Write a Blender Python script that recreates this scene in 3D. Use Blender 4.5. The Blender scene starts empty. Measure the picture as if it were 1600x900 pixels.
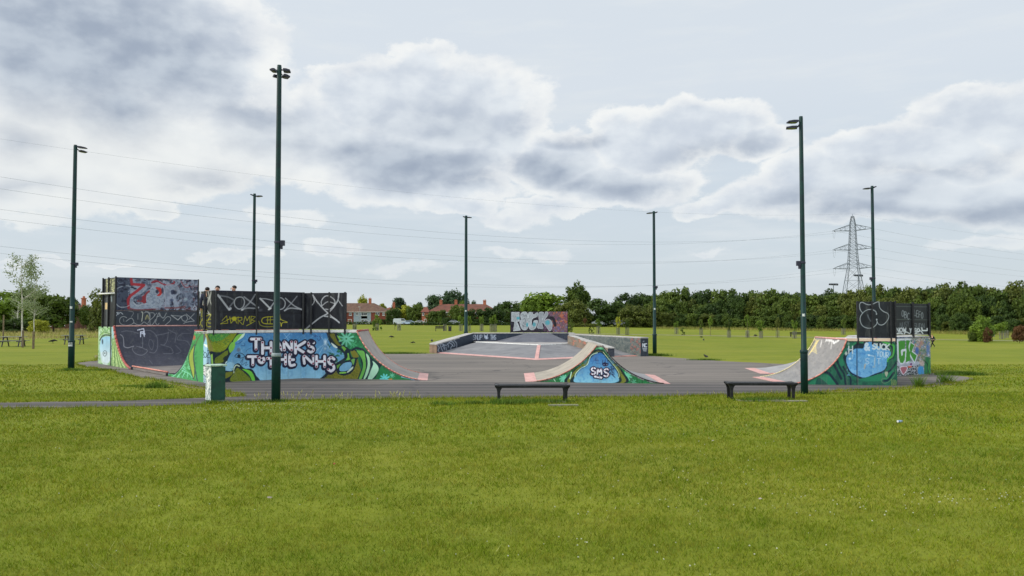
import bpy, bmesh, math, random
import numpy as np
from mathutils import Vector, Matrix

R = math.radians
random.seed(7)
rng = np.random.default_rng(7)
scene = bpy.context.scene
col = scene.collection

# ------------------------------------------------------------------ camera model
F = 1186.0
PITCH = 0.034
EYE = Vector((0.0, 0.0, 2.0))
CY = 450 + (500 - (450 + F * math.tan(PITCH)))
FW = Vector((0, math.cos(PITCH), math.sin(PITCH)))
UPV = Vector((0, -math.sin(PITCH), math.cos(PITCH)))

def ray(px, py):
    return FW + Vector((1, 0, 0)) * ((px - 800) / F) + UPV * ((CY - py) / F)

def V(px, py, d):
    """world point at depth y=d seen at photo pixel"""
    r = ray(px, py)
    return EYE + r * (d / r.y)

def sst(a, b, x):
    t = min(1.0, max(0.0, (x - a) / (b - a)))
    return t * t * (3 - 2 * t)

def sstn(a, b, x):
    t = np.clip((x - a) / (b - a), 0, 1)
    return t * t * (3 - 2 * t)

def terrain(x, y):
    d = math.hypot(x, y)
    r = x / max(y, 1.0)
    k = sst(5, 45, y)
    z = 0.35 * sst(110, 290, d) * k
    z -= k * 1.2 * sst(48, 92, d) * (1 - 0.75 * sst(130, 225, d)) * sst(-0.02, 0.34, r)
    return z

def G(px, py, z=0.0):
    r = ray(px, py)
    t = (z - EYE.z) / r.z
    return EYE + r * t

def GT(px, py):
    """photo pixel -> point on the terrain"""
    r = ray(px, py)
    prev = 3.0
    t = 3.0
    while t < 900:
        p = EYE + r * t
        if p.z <= terrain(p.x, p.y):
            lo, hi = prev, t
            for _ in range(24):
                m = (lo + hi) / 2
                q = EYE + r * m
                if q.z <= terrain(q.x, q.y): hi = m
                else: lo = m
            return EYE + r * hi
        prev = t
        t *= 1.01
    return EYE + r * 300

def project(P):
    """Nx3 array -> photo pixels"""
    P = P - np.array(EYE)
    zf = P @ np.array(FW); u = P @ np.array(UPV); x = P[:, 0]
    return 800 + F * x / zf, CY - F * u / zf

# ------------------------------------------------------------------ materials
def lin(c):
    out = []
    for v in c[:3]:
        v = v / 255.0 if max(c[:3]) > 1.001 else v
        out.append(v / 12.92 if v <= 0.04045 else ((v + 0.055) / 1.055) ** 2.4)
    return (out[0], out[1], out[2], 1.0)

def new_mat(name):
    m = bpy.data.materials.new(name)
    m.use_nodes = True
    nt = m.node_tree
    return m, nt, nt.nodes['Principled BSDF']

def N(nt, t, **kw):
    n = nt.nodes.new(t)
    for k, v in kw.items():
        setattr(n, k, v)
    return n

def mat_noise(name, c1, c2, scale=3.0, rough=0.7, bump=0.0, bscale=None, detail=6, metallic=0.0, c3=None, s3=20, spec=0.4, f3=0.5):
    """two or three colour mottled surface"""
    m, nt, b = new_mat(name)
    L = nt.links
    tc = N(nt, 'ShaderNodeTexCoord')
    n1 = N(nt, 'ShaderNodeTexNoise'); n1.inputs['Scale'].default_value = scale; n1.inputs['Detail'].default_value = detail
    L.new(tc.outputs['Object'], n1.inputs['Vector'])
    r = N(nt, 'ShaderNodeValToRGB')
    r.color_ramp.elements[0].position = 0.35; r.color_ramp.elements[1].position = 0.65
    r.color_ramp.elements[0].color = lin(c1); r.color_ramp.elements[1].color = lin(c2)
    L.new(n1.outputs['Fac'], r.inputs['Fac'])
    out = r.outputs['Color']
    if c3:
        n3 = N(nt, 'ShaderNodeTexNoise'); n3.inputs['Scale'].default_value = s3; n3.inputs['Detail'].default_value = 8
        L.new(tc.outputs['Object'], n3.inputs['Vector'])
        r3 = N(nt, 'ShaderNodeValToRGB'); r3.color_ramp.elements[0].position = 0.5; r3.color_ramp.elements[1].position = 0.66
        r3.color_ramp.elements[0].color = (0, 0, 0, 1); r3.color_ramp.elements[1].color = (f3, f3, f3, 1)
        L.new(n3.outputs['Fac'], r3.inputs['Fac'])
        mx = N(nt, 'ShaderNodeMix', data_type='RGBA')
        L.new(r3.outputs['Color'], mx.inputs[0]); L.new(out, mx.inputs[6]); mx.inputs[7].default_value = lin(c3)
        out = mx.outputs[2]
    L.new(out, b.inputs['Base Color'])
    b.inputs['Roughness'].default_value = rough
    b.inputs['Metallic'].default_value = metallic
    b.inputs['Specular IOR Level'].default_value = spec
    if bump:
        nb = N(nt, 'ShaderNodeTexNoise'); nb.inputs['Scale'].default_value = bscale or scale * 8; nb.inputs['Detail'].default_value = 8
        L.new(tc.outputs['Object'], nb.inputs['Vector'])
        bp = N(nt, 'ShaderNodeBump'); bp.inputs['Strength'].default_value = bump; bp.inputs['Distance'].default_value = 0.02
        L.new(nb.outputs['Fac'], bp.inputs['Height']); L.new(bp.outputs['Normal'], b.inputs['Normal'])
    return m

def mat_paint(name, rough=0.55, k=1.0):
    """paint whose colours are stored on the mesh points (the murals and tags themselves)"""
    m, nt, b = new_mat(name)
    L = nt.links
    a = N(nt, 'ShaderNodeAttribute', attribute_name='Col')
    tc = N(nt, 'ShaderNodeTexCoord')
    n1 = N(nt, 'ShaderNodeTexNoise'); n1.inputs['Scale'].default_value = 1.7; n1.inputs['Detail'].default_value = 9; n1.inputs['Roughness'].default_value = 0.7
    L.new(tc.outputs['Object'], n1.inputs['Vector'])
    mr = N(nt, 'ShaderNodeMapRange'); mr.inputs['From Min'].default_value = 0.3; mr.inputs['From Max'].default_value = 0.7
    mr.inputs['To Min'].default_value = 0.8 * k; mr.inputs['To Max'].default_value = 1.12 * k
    L.new(n1.outputs['Fac'], mr.inputs['Value'])
    vm = N(nt, 'ShaderNodeVectorMath', operation='SCALE')
    L.new(a.outputs['Color'], vm.inputs[0]); L.new(mr.outputs['Result'], vm.inputs['Scale'])
    # rubbed and rain-streaked places
    mp = N(nt, 'ShaderNodeMapping'); mp.inputs['Scale'].default_value = (5, 5, .7); L.new(tc.outputs['Object'], mp.inputs['Vector'])
    n2 = N(nt, 'ShaderNodeTexNoise'); n2.inputs['Scale'].default_value = 1.6; n2.inputs['Detail'].default_value = 8; n2.inputs['Roughness'].default_value = .7; L.new(mp.outputs['Vector'], n2.inputs['Vector'])
    m2 = N(nt, 'ShaderNodeMapRange'); m2.inputs['From Min'].default_value = .54; m2.inputs['From Max'].default_value = .72; m2.inputs['To Max'].default_value = .42; L.new(n2.outputs['Fac'], m2.inputs['Value'])
    mx2 = N(nt, 'ShaderNodeMix', data_type='RGBA'); L.new(m2.outputs['Result'], mx2.inputs[0]); L.new(vm.outputs['Vector'], mx2.inputs[6]); mx2.inputs[7].default_value = lin((104,108,106))
    L.new(mx2.outputs[2], b.inputs['Base Color'])
    b.inputs['Roughness'].default_value = rough
    b.inputs['Specular IOR Level'].default_value = 0.3
    nb = N(nt, 'ShaderNodeTexNoise'); nb.inputs['Scale'].default_value = 30; nb.inputs['Detail'].default_value = 6
    L.new(tc.outputs['Object'], nb.inputs['Vector'])
    bp = N(nt, 'ShaderNodeBump'); bp.inputs['Strength'].default_value = 0.12; bp.inputs['Distance'].default_value = 0.01
    L.new(nb.outputs['Fac'], bp.inputs['Height']); L.new(bp.outputs['Normal'], b.inputs['Normal'])
    return m

def mat_leaf(name, c1, c2, trans=0.35):
    m, nt, b = new_mat(name)
    L = nt.links
    g = N(nt, 'ShaderNodeNewGeometry')
    oi = N(nt, 'ShaderNodeObjectInfo')
    tc = N(nt, 'ShaderNodeTexCoord')
    n1 = N(nt, 'ShaderNodeTexNoise'); n1.inputs['Scale'].default_value = 0.45; n1.inputs['Detail'].default_value = 3
    L.new(g.outputs['Position'], n1.inputs['Vector'])
    ad = N(nt, 'ShaderNodeMath', operation='MULTIPLY_ADD'); ad.inputs[1].default_value = 0.45
    L.new(g.outputs['Random Per Island'], ad.inputs[0])
    ad2 = N(nt, 'ShaderNodeMath', operation='MULTIPLY_ADD'); ad2.inputs[1].default_value = 0.35; 
    L.new(oi.outputs['Random'], ad2.inputs[0])
    mr = N(nt, 'ShaderNodeMapRange'); mr.inputs['From Min'].default_value = 0.3; mr.inputs['From Max'].default_value = 0.7
    mr.inputs['To Min'].default_value = -0.15; mr.inputs['To Max'].default_value = 0.35
    L.new(n1.outputs['Fac'], mr.inputs['Value'])
    L.new(mr.outputs['Result'], ad2.inputs[2]); L.new(ad2.outputs['Value'], ad.inputs[2])
    mx = N(nt, 'ShaderNodeMix', data_type='RGBA')
    mx.inputs[6].default_value = lin(c1); mx.inputs[7].default_value = lin(c2)
    L.new(ad.outputs['Value'], mx.inputs[0])
    L.new(mx.outputs[2], b.inputs['Base Color'])
    b.inputs['Roughness'].default_value = 0.6; b.inputs['Specular IOR Level'].default_value = 0.25
    tr = N(nt, 'ShaderNodeBsdfTranslucent'); L.new(mx.outputs[2], tr.inputs['Color'])
    ms = N(nt, 'ShaderNodeMixShader'); ms.inputs[0].default_value = trans
    L.new(b.outputs['BSDF'], ms.inputs[1]); L.new(tr.outputs['BSDF'], ms.inputs[2])
    L.new(ms.outputs['Shader'], nt.nodes['Material Output'].inputs['Surface'])
    return m

# ------------------------------------------------------------------ objects
def tag(o, label=None, cat=None, group=None, kind=None):
    if label: o['label'] = label
    if cat: o['category'] = cat
    if group: o['group'] = group
    if kind: o['kind'] = kind
    return o

def thing(name, label, cat, loc=(0, 0, 0), rz=0.0, group=None):
    o = bpy.data.objects.new(name, None)
    col.objects.link(o)
    o.empty_display_size = 0.2
    o.location = loc
    o.rotation_euler = (0, 0, rz)
    return tag(o, label, cat, group)

def link_mesh(name, me, mats=None, parent=None, world=True):
    o = bpy.data.objects.new(name, me)
    if mats is not None:
        for m in (mats if isinstance(mats, (list, tuple)) else [mats]):
            me.materials.append(m)
    col.objects.link(o)
    if parent is not None:
        o.parent = parent
        if world:
            M = Matrix.LocRotScale(parent.location, parent.rotation_euler, parent.scale)
            p = parent.parent
            while p is not None:
                M = Matrix.LocRotScale(p.location, p.rotation_euler, p.scale) @ M
                p = p.parent
            o.matrix_parent_inverse = M.inverted()
    return o

class MB:
    """mesh collector"""
    def __init__(s):
        s.v = []; s.f = []; s.mi = []
    def quad_strip(s): pass
    def face(s, pts, mi=0):
        i = len(s.v)
        s.v += [tuple(p) for p in pts]
        s.f.append(tuple(range(i, i + len(pts)))); s.mi.append(mi)
    def box(s, c, size, rz=0.0, mi=0, M=None):
        x, y, z = size[0] / 2, size[1] / 2, size[2] / 2
        m = Matrix.Translation(c) @ Matrix.Rotation(rz, 4, 'Z')
        if M is not None: m = Matrix.Translation(c) @ M
        P = [m @ Vector(p) for p in [(-x,-y,-z),(x,-y,-z),(x,y,-z),(-x,y,-z),(-x,-y,z),(x,-y,z),(x,y,z),(-x,y,z)]]
        i = len(s.v); s.v += [tuple(p) for p in P]
        for q in [(0,3,2,1),(4,5,6,7),(0,1,5,4),(1,2,6,5),(2,3,7,6),(3,0,4,7)]:
            s.f.append(tuple(i + k for k in q)); s.mi.append(mi)
        return s
    def tube(s, a, b, r1, r2=None, n=8, mi=0, caps=True):
        a = Vector(a); b = Vector(b)
        r2 = r1 if r2 is None else r2
        d = (b - a)
        if d.length < 1e-6: return s
        d.normalize()
        up = Vector((0, 0, 1)) if abs(d.z) < 0.95 else Vector((1, 0, 0))
        x = d.cross(up).normalized(); y = d.cross(x)
        i = len(s.v)
        for p, r in ((a, r1), (b, r2)):
            for k in range(n):
                t = 2 * math.pi * k / n
                s.v.append(tuple(p + x * (r * math.cos(t)) + y * (r * math.sin(t))))
        for k in range(n):
            k2 = (k + 1) % n
            s.f.append((i + k, i + k2, i + n + k2, i + n + k)); s.mi.append(mi)
        if caps:
            s.f.append(tuple(i + k for k in reversed(range(n)))); s.mi.append(mi)
            s.f.append(tuple(i + n + k for k in range(n))); s.mi.append(mi)
        return s
    def path(s, pts, r, n=6, mi=0):
        for a, b in zip(pts[:-1], pts[1:]): s.tube(a, b, r, r, n, mi)
        return s
    def lathe(s, prof, c=(0, 0, 0), n=16, mi=0):
        i = len(s.v); c = Vector(c)
        for r, z in prof:
            for k in range(n):
                t = 2 * math.pi * k / n
                s.v.append((c.x + r * math.cos(t), c.y + r * math.sin(t), c.z + z))
        for j in range(len(prof) - 1):
            for k in range(n):
                k2 = (k + 1) % n
                s.f.append((i + j*n + k, i + j*n + k2, i + (j+1)*n + k2, i + (j+1)*n + k)); s.mi.append(mi)
        s.f.append(tuple(i + k for k in reversed(range(n)))); s.mi.append(mi)
        s.f.append(tuple(i + (len(prof)-1)*n + k for k in range(n))); s.mi.append(mi)
        return s
    def prism(s, poly, z0, z1, mi=0):
        """vertical prism over a ground polygon; z may be numbers or per-point lists"""
        n = len(poly)
        za = z0 if isinstance(z0, (list, tuple)) else [z0] * n
        zb = z1 if isinstance(z1, (list, tuple)) else [z1] * n
        i = len(s.v)
        for (p, z) in zip(poly, za): s.v.append((p[0], p[1], z))
        for (p, z) in zip(poly, zb): s.v.append((p[0], p[1], z))
        s.f.append(tuple(i + k for k in reversed(range(n)))); s.mi.append(mi)
        s.f.append(tuple(i + n + k for k in range(n))); s.mi.append(mi)
        for k in range(n):
            k2 = (k + 1) % n
            s.f.append((i + k, i + k2, i + n + k2, i + n + k)); s.mi.append(mi)
        return s
    def extrude_profile(s, prof, a, b, mi=0):
        """prof: (along, z) points as closed polygon in a vertical plane through a,b direction given per point"""
        pass
    def build(s, name, mats, parent=None, smooth=False, bevel=0.0, world=True):
        me = bpy.data.meshes.new(name)
        me.from_pydata(s.v, [], s.f)
        o = link_mesh(name, me, mats, parent, world)
        for p, mi in zip(me.polygons, s.mi):
            p.material_index = mi
        bm = bmesh.new(); bm.from_mesh(me)
        bmesh.ops.recalc_face_normals(bm, faces=bm.faces)
        bm.to_mesh(me); bm.free()
        if smooth:
            for p in me.polygons: p.use_smooth = True
        if bevel:
            md = o.modifiers.new('Bevel', 'BEVEL'); md.width = bevel; md.segments = 2; md.limit_method = 'ANGLE'
        return o

def np_mesh(name, verts, faces_flat, nper, cols=None):
    """fast mesh from numpy arrays; all faces with nper corners"""
    me = bpy.data.meshes.new(name)
    nv = len(verts); nf = len(faces_flat) // nper
    me.vertices.add(nv)
    me.vertices.foreach_set('co', np.asarray(verts, dtype=np.float32).ravel())
    me.loops.add(nf * nper)
    me.loops.foreach_set('vertex_index', np.asarray(faces_flat, dtype=np.int32))
    me.polygons.add(nf)
    me.polygons.foreach_set('loop_start', np.arange(0, nf * nper, nper, dtype=np.int32))
    me.polygons.foreach_set('loop_total', np.full(nf, nper, dtype=np.int32))
    me.update(calc_edges=True)
    if cols is not None:
        at = me.color_attributes.new('Col', 'FLOAT_COLOR', 'POINT')
        c4 = np.ones((nv, 4), dtype=np.float32); c4[:, :3] = cols
        at.data.foreach_set('color', c4.ravel())
    return me

def copy_thing(o):
    c = o.copy(); col.objects.link(c)
    for ch in o.children:
        k = ch.copy(); col.objects.link(k); k.parent = c; k.matrix_parent_inverse = ch.matrix_parent_inverse.copy()
        for g in ch.children:
            q = g.copy(); col.objects.link(q); q.parent = k; q.matrix_parent_inverse = g.matrix_parent_inverse.copy()
    return c
# ------------------------------------------------------------------ painter: colours of murals and tags, sampled onto mesh points
def crom(pts, closed=False, k=6):
    P = [np.array(p, float) for p in pts]
    n = len(P)
    if n < 3: return [tuple(p) for p in P]
    out = []
    rngk = range(n if closed else n - 1)
    for i in rngk:
        if closed:
            p0, p1, p2, p3 = P[(i-1) % n], P[i], P[(i+1) % n], P[(i+2) % n]
        else:
            p0, p1, p2, p3 = P[max(i-1, 0)], P[i], P[i+1], P[min(i+2, n-1)]
        for j in range(k):
            t = j / k
            out.append(tuple(0.5 * ((2*p1) + (-p0+p2)*t + (2*p0-5*p1+4*p2-p3)*t*t + (-p0+3*p1-3*p2+p3)*t**3)))
    if not closed: out.append(tuple(P[-1]))
    return out

def vnoise(h, w, cell, seed=0):
    r = np.random.default_rng(seed)
    gh, gw = int(h / cell) + 3, int(w / cell) + 3
    g = r.random((gh, gw))
    ys = np.linspace(0, gh - 2.001, h); xs = np.linspace(0, gw - 2.001, w)
    y0 = ys.astype(int); x0 = xs.astype(int); fy = (ys - y0)[:, None]; fx = (xs - x0)[None, :]
    fy = fy*fy*(3-2*fy); fx = fx*fx*(3-2*fx)
    a = g[y0][:, x0]; b = g[y0][:, x0+1]; c = g[y0+1][:, x0]; d = g[y0+1][:, x0+1]
    return (a*(1-fx)+b*fx)*(1-fy) + (c*(1-fx)+d*fx)*fy

class Cv:
    def __init__(s, x0, y0, x1, y1, bg, sc=4, T=None):
        s.x0, s.y0, s.sc = x0, y0, sc
        s.w = int((x1 - x0) * sc) + 1; s.h = int((y1 - y0) * sc) + 1
        s.a = np.zeros((s.h, s.w, 3)); s.a[:] = np.array(bg) / 255.0
        s.T = T
        s.ss = 1.0
    def use(s, ox, oy, k):
        """coordinates given from now on are zoom-view ones: photo = (ox + X/k, oy + Y/k)"""
        s.T = (ox, oy, k); return s
    def _p(s, pts):
        if s.T is None: return [((x - s.x0) * s.sc, (y - s.y0) * s.sc) for x, y in pts]
        ox, oy, k = s.T
        return [((ox + x / k - s.x0) * s.sc, (oy + y / k - s.y0) * s.sc) for x, y in pts]
    def _w(s, w):
        return w * s.sc if s.T is None else w / s.T[2] * s.sc
    def _blend(s, sl, m, c, al):
        m = (m * al)[..., None]
        s.a[sl] = s.a[sl] * (1 - m) + np.array(c) / 255.0 * m
    def _bb(s, P, pad):
        xs = [p[0] for p in P]; ys = [p[1] for p in P]
        x0 = max(0, int(min(xs) - pad)); x1 = min(s.w, int(max(xs) + pad) + 2)
        y0 = max(0, int(min(ys) - pad)); y1 = min(s.h, int(max(ys) + pad) + 2)
        return x0, x1, y0, y1
    def poly(s, pts, c, al=1.0, sm=True, c2=None, ol=None, ow=3):
        if sm: pts = crom(pts, True, 5)
        P = s._p(pts)
        x0, x1, y0, y1 = s._bb(P, 1)
        if x1 <= x0 or y1 <= y0: return s
        X, Y = np.meshgrid(np.arange(x0, x1) + .5, np.arange(y0, y1) + .5)
        ins = np.zeros(X.shape, bool)
        n = len(P)
        for i in range(n):
            xa, ya = P[i]; xb, yb = P[(i+1) % n]
            if ya == yb: continue
            cond = ((ya > Y) != (yb > Y)) & (X < (xb - xa) * (Y - ya) / (yb - ya) + xa)
            ins ^= cond
        sl = (slice(y0, y1), slice(x0, x1))
        if c2 is not None:
            t = ((Y - Y.min()) / max(1, (Y.max() - Y.min())))[..., None]
            cc = (np.array(c) * (1 - t) + np.array(c2) * t)
            m = (ins * al)[..., None]
            s.a[sl] = s.a[sl] * (1 - m) + cc / 255.0 * m
        else:
            s._blend(sl, ins.astype(float), c, al)
        if ol is not None:
            s.line(list(pts) + [pts[0]], ow, ol, sm=False)
        return s
    def line(s, pts, w, c, al=1.0, sm=True, soft=0.8):
        if sm: pts = crom(pts, False, 5)
        P = s._p(pts); hw = s._w(w) / 2
        x0, x1, y0, y1 = s._bb(P, hw + 2)
        if x1 <= x0 or y1 <= y0: return s
        D = np.full((y1 - y0, x1 - x0), 1e9)
        for (xa, ya), (xb, yb) in zip(P[:-1], P[1:]):
            bx0, bx1, by0, by1 = s._bb([(xa, ya), (xb, yb)], hw + 2)
            if bx1 <= bx0 or by1 <= by0: continue
            X, Y = np.meshgrid(np.arange(bx0, bx1) + .5, np.arange(by0, by1) + .5)
            dx, dy = xb - xa, yb - ya; L = dx*dx + dy*dy + 1e-9
            t = np.clip(((X - xa)*dx + (Y - ya)*dy) / L, 0, 1)
            d = np.hypot(X - xa - t*dx, Y - ya - t*dy)
            sub = D[by0-y0:by1-y0, bx0-x0:bx1-x0]
            np.minimum(sub, d, out=sub)
        m = np.clip((hw + soft - D) / (2 * soft), 0, 1)
        s._blend((slice(y0, y1), slice(x0, x1)), m, c, al)
        return s
    def blob(s, x, y, rx, ry, c, al=1.0, soft=0.25):
        (cx, cy), = s._p([(x, y)]); a, b = s._w(rx), s._w(ry)
        x0, x1, y0, y1 = s._bb([(cx - a, cy - b), (cx + a, cy + b)], 1)
        if x1 <= x0 or y1 <= y0: return s
        X, Y = np.meshgrid(np.arange(x0, x1) + .5, np.arange(y0, y1) + .5)
        d = np.hypot((X - cx) / a, (Y - cy) / b)
        s._blend((slice(y0, y1), slice(x0, x1)), np.clip((1 - d) / soft, 0, 1), c, al)
        return s
    def flower(s, x, y, r, c, n=8, w=None, al=1.0):
        for k in range(n):
            t = 2 * math.pi * k / n + 0.3
            s.line([(x + .25*r*math.cos(t), y + .25*r*math.sin(t)), (x + r*math.cos(t), y + r*math.sin(t))], w or r * .3, c, al, sm=False)
        return s
    def mottle(s, c, thr, cell, al=1.0, seed=0, box=None, asp=1.0):
        x0, y0, x1, y1 = (0, 0, s.w, s.h)
        if box:
            (x0, y0), (x1, y1) = s._p([(box[0], box[1]), (box[2], box[3])])
            x0, y0, x1, y1 = max(0, int(x0)), max(0, int(y0)), min(s.w, int(x1)), min(s.h, int(y1))
        if x1 <= x0 or y1 <= y0: return s
        n = vnoise(y1-y0, x1-x0, cell*s.sc, seed) * .6 + vnoise(y1-y0, x1-x0, cell*s.sc*.4, seed+1) * .4
        m = np.clip((n - thr) / .08, 0, 1)
        s._blend((slice(y0, y1), slice(x0, x1)), m, c, al)
        return s
    def word(s, text, x, y, h, adv, w, c, al=1.0, slant=0.0, drop=0.0, lw=0.75):
        """a tag written in single strokes"""
        for i, ch in enumerate(text):
            ox, oy = x + i * adv, y + i * drop
            for st in FONT.get(ch, []):
                s.line([(ox + (u * adv * lw) - (v - .5) * slant * h, oy + v * h) for u, v in st], w, c, al, sm=len(st) > 3)
        return s
    def bubble(s, items, fill, out, wf, wo, spots=None, sh=(0, 0)):
        """fat letters: items = (char, x0, y0, x1, y1)"""
        def strokes(it):
            ch, x0, y0, x1, y1 = it
            for st in FONT[ch]:
                yield [(x0 + u * (x1 - x0), y0 + v * (y1 - y0)) for u, v in st]
        for it in items:
            for st in strokes(it):
                if sh != (0, 0): s.line([(a + sh[0], b + sh[1]) for a, b in st], wo, out, sm=len(st) > 3)
                s.line(st, wo, out, sm=len(st) > 3)
        for it in items:
            for st in strokes(it):
                s.line(st, wf + (wo - wf) * .6, out, sm=len(st) > 3)
            for st in strokes(it):
                s.line(st, wf, fill, sm=len(st) > 3)
            if spots:
                r = random.Random(ord(it[0]) + int(it[1]))
                for _ in range(6):
                    st = r.choice(list(strokes(it))); a = r.choice(st)
                    s.blob(a[0] + r.uniform(-4, 4), a[1] + r.uniform(-4, 4), wf * .34, wf * .36, spots)
        return s
    def sample(s, px, py):
        x = np.clip((px - s.x0) * s.sc - .5, 0, s.w - 1.001); y = np.clip((py - s.y0) * s.sc - .5, 0, s.h - 1.001)
        x0 = x.astype(int); y0 = y.astype(int); fx = (x - x0)[:, None]; fy = (y - y0)[:, None]
        a = s.a
        c = (a[y0, x0]*(1-fx)+a[y0, x0+1]*fx)*(1-fy) + (a[y0+1, x0]*(1-fx)+a[y0+1, x0+1]*fx)*fy
        return np.where(c <= .04045, c / 12.92, ((c + .055) / 1.055) ** 2.4)

FONT = {
 'A': [[(0,1),(.5,0),(1,1)], [(.2,.65),(.8,.65)]],
 'B': [[(0,0),(0,1)], [(0,0),(.7,.05),(.75,.4),(.1,.48)], [(.1,.48),(.9,.55),(.85,.95),(0,1)]],
 'C': [[(1,.12),(.55,0),(.08,.3),(.05,.7),(.5,1),(1,.88)]],
 'D': [[(0,0),(0,1)], [(0,0),(.75,.15),(.95,.5),(.7,.88),(0,1)]],
 'E': [[(1,0),(0,.02),(0,1),(1,1)], [(0,.5),(.8,.5)]],
 'F': [[(1,0),(0,0),(0,1)], [(0,.5),(.7,.5)]],
 'G': [[(1,.1),(.5,0),(.05,.35),(.1,.8),(.6,1),(1,.85),(1,.55),(.6,.55)]],
 'H': [[(0,0),(0,1)], [(1,0),(1,1)], [(0,.5),(1,.5)]],
 'I': [[(.5,0),(.5,1)]],
 'K': [[(0,0),(0,1)], [(1,0),(.05,.5)], [(.05,.5),(1,1)]],
 'L': [[(0,0),(0,1),(.9,1)]],
 'M': [[(0,1),(.1,0),(.5,.6),(.9,0),(1,1)]],
 'N': [[(0,1),(0,0),(1,1),(1,0)]],
 'O': [[(.5,0),(.95,.25),(.95,.75),(.5,1),(.05,.75),(.05,.25),(.5,0)]],
 'P': [[(0,1),(0,0)], [(0,0),(.8,.05),(.85,.42),(0,.52)]],
 'R': [[(0,1),(0,0)], [(0,0),(.8,.05),(.85,.42),(0,.52)], [(.2,.52),(1,1)]],
 'S': [[(.95,.12),(.5,0),(.08,.2),(.3,.46),(.75,.54),(.95,.8),(.5,1),(.05,.88)]],
 'T': [[(0,0),(1,0)], [(.5,0),(.5,1)]],
 'U': [[(0,0),(.05,.75),(.5,1),(.95,.75),(1,0)]],
 'V': [[(0,0),(.5,1),(1,0)]],
 'W': [[(0,0),(.2,1),(.5,.3),(.8,1),(1,0)]],
 'X': [[(0,0),(1,1)], [(1,0),(0,1)]],
 'Y': [[(0,0),(.5,.5)], [(1,0),(.5,.5),(.4,1)]],
 'Z': [[(0,0),(1,0),(0,1),(1,1)]],
 '2': [[(0,.2),(.5,0),(.95,.25),(.6,.6),(0,1),(1,1)]],
 '0': [[(.5,0),(.95,.25),(.95,.75),(.5,1),(.05,.75),(.05,.25),(.5,0)]],
 '1': [[(.2,.2),(.5,0),(.5,1)]],
 '&': [[(1,1),(.2,.3),(.4,0),(.7,.2),(.1,.7),(.4,1),(1,.6)]],
 "'": [[(.4,0),(.4,.3)]],
}

PAINT = mat_paint('weathered_spray_paint', k=1.12)

def sheet(mb_unused, fn, nu, nv, cv):
    """grid of points fn(u,v) arrays -> verts, faces, colours"""
    u, v = np.meshgrid(np.linspace(0, 1, nu), np.linspace(0, 1, nv))
    P = fn(u.ravel(), v.ravel())
    px, py = project(P)
    C = cv.sample(px, py)
    i = np.arange(nu * nv).reshape(nv, nu)
    q = np.stack([i[:-1, :-1], i[:-1, 1:], i[1:, 1:], i[1:, :-1]], -1).reshape(-1)
    return P, q, C

def painted(name, sheets, solids, parent, mats=None, edge=(40, 44, 50)):
    """one mesh: painted sheets plus a solid backing (list of 8-corner boxes as point lists)"""
    Vs, Fs, Cs = [], [], []
    off = 0
    for P, q, C in sheets:
        Vs.append(P); Fs.append(q + off); Cs.append(C); off += len(P)
    ec = np.array(lin(edge)[:3])
    for B in solids:
        B = np.array([tuple(b) for b in B], float)
        n = len(B) // 2
        Vs.append(B); Cs.append(np.tile(ec, (len(B), 1)))
        fs = []
        if n == 4:
            fs = [0,3,2,1, 4,5,6,7, 0,1,5,4, 1,2,6,5, 2,3,7,6, 3,0,4,7]
            Fs.append(np.array(fs) + off)
        off += len(B)
    me = np_mesh(name, np.concatenate(Vs), np.concatenate(Fs), 4, np.concatenate(Cs))
    o = link_mesh(name, me, mats or PAINT, parent)
    return o

def vec(p): return np.array([p[0], p[1], p[2] if len(p) > 2 else 0.0], float)

def face_toward_eye(a, b):
    """horizontal normal of the vertical plane through a,b that points at the camera side"""
    d = vec(b) - vec(a); n = np.array([d[1], -d[0], 0.0]); n /= np.linalg.norm(n)
    if n @ (np.array(EYE) - vec(a)) < 0: n = -n
    return n

def panel(name, a, b, z0a, z1a, z0b, z1b, th, cv, parent, res=0.55, edge=(30, 32, 40), extra=0.0):
    """upright painted board between ground points a and b"""
    a = vec(a); b = vec(b); n = face_toward_eye(a, b)
    def fn(u, v):
        z0 = z0a + (z0b - z0a) * u; z1 = z1a + (z1b - z1a) * u
        P = a[None] * (1 - u)[:, None] + b[None] * u[:, None] + n[None] * extra
        P[:, 2] = z0 + (z1 - z0) * v
        return P
    c = fn(np.array([0, 1., 0, 1.]), np.array([0, 0, 1., 1.])); px, py = project(c)
    nu = max(4, int(abs(px[1] - px[0]) / res)); nv = max(4, int(max(abs(py[2]-py[0]), abs(py[3]-py[1])) / res))
    sh = sheet(None, fn, nu, nv, cv)
    f = fn(np.array([0, 1., 1., 0]), np.array([0, 0, 1., 1.])) - n * 0.004
    bk = f - n * th
    return painted(name, [sh], [list(f) + list(bk)], parent, edge=edge)
# ------------------------------------------------------------------ shared surfaces of the skate park
M_ply = mat_noise('worn_skate_board', (138,131,124), (156,148,140), 0.9, 0.6, 0.15, 14, c3=(112,108,106), s3=2.6, f3=0.6)
M_tan = mat_noise('sunbleached_skate_board', (152,144,130), (166,158,144), 1.2, 0.6, 0.15, 14, c3=(122,114,104), s3=3.2, f3=0.6)
M_grey = mat_noise('grey_skate_board', (138,137,138), (158,156,156), 0.8, 0.55, 0.15, 14, c3=(112,110,110), s3=2.2, f3=0.5)
M_pink = mat_noise('faded_pink_steel', (196,142,136), (214,166,158), 2.5, 0.5, 0.1, c3=(150,110,104), s3=9)
M_salmon = mat_noise('salmon_edge_paint', (196,120,108), (214,148,130), 4, 0.5, c3=(120,70,60), s3=12, f3=0.7)
M_redrim = mat_noise('red_edge_paint', (150,62,58), (178,92,80), 4, 0.5, c3=(90,50,50), s3=12)
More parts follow.
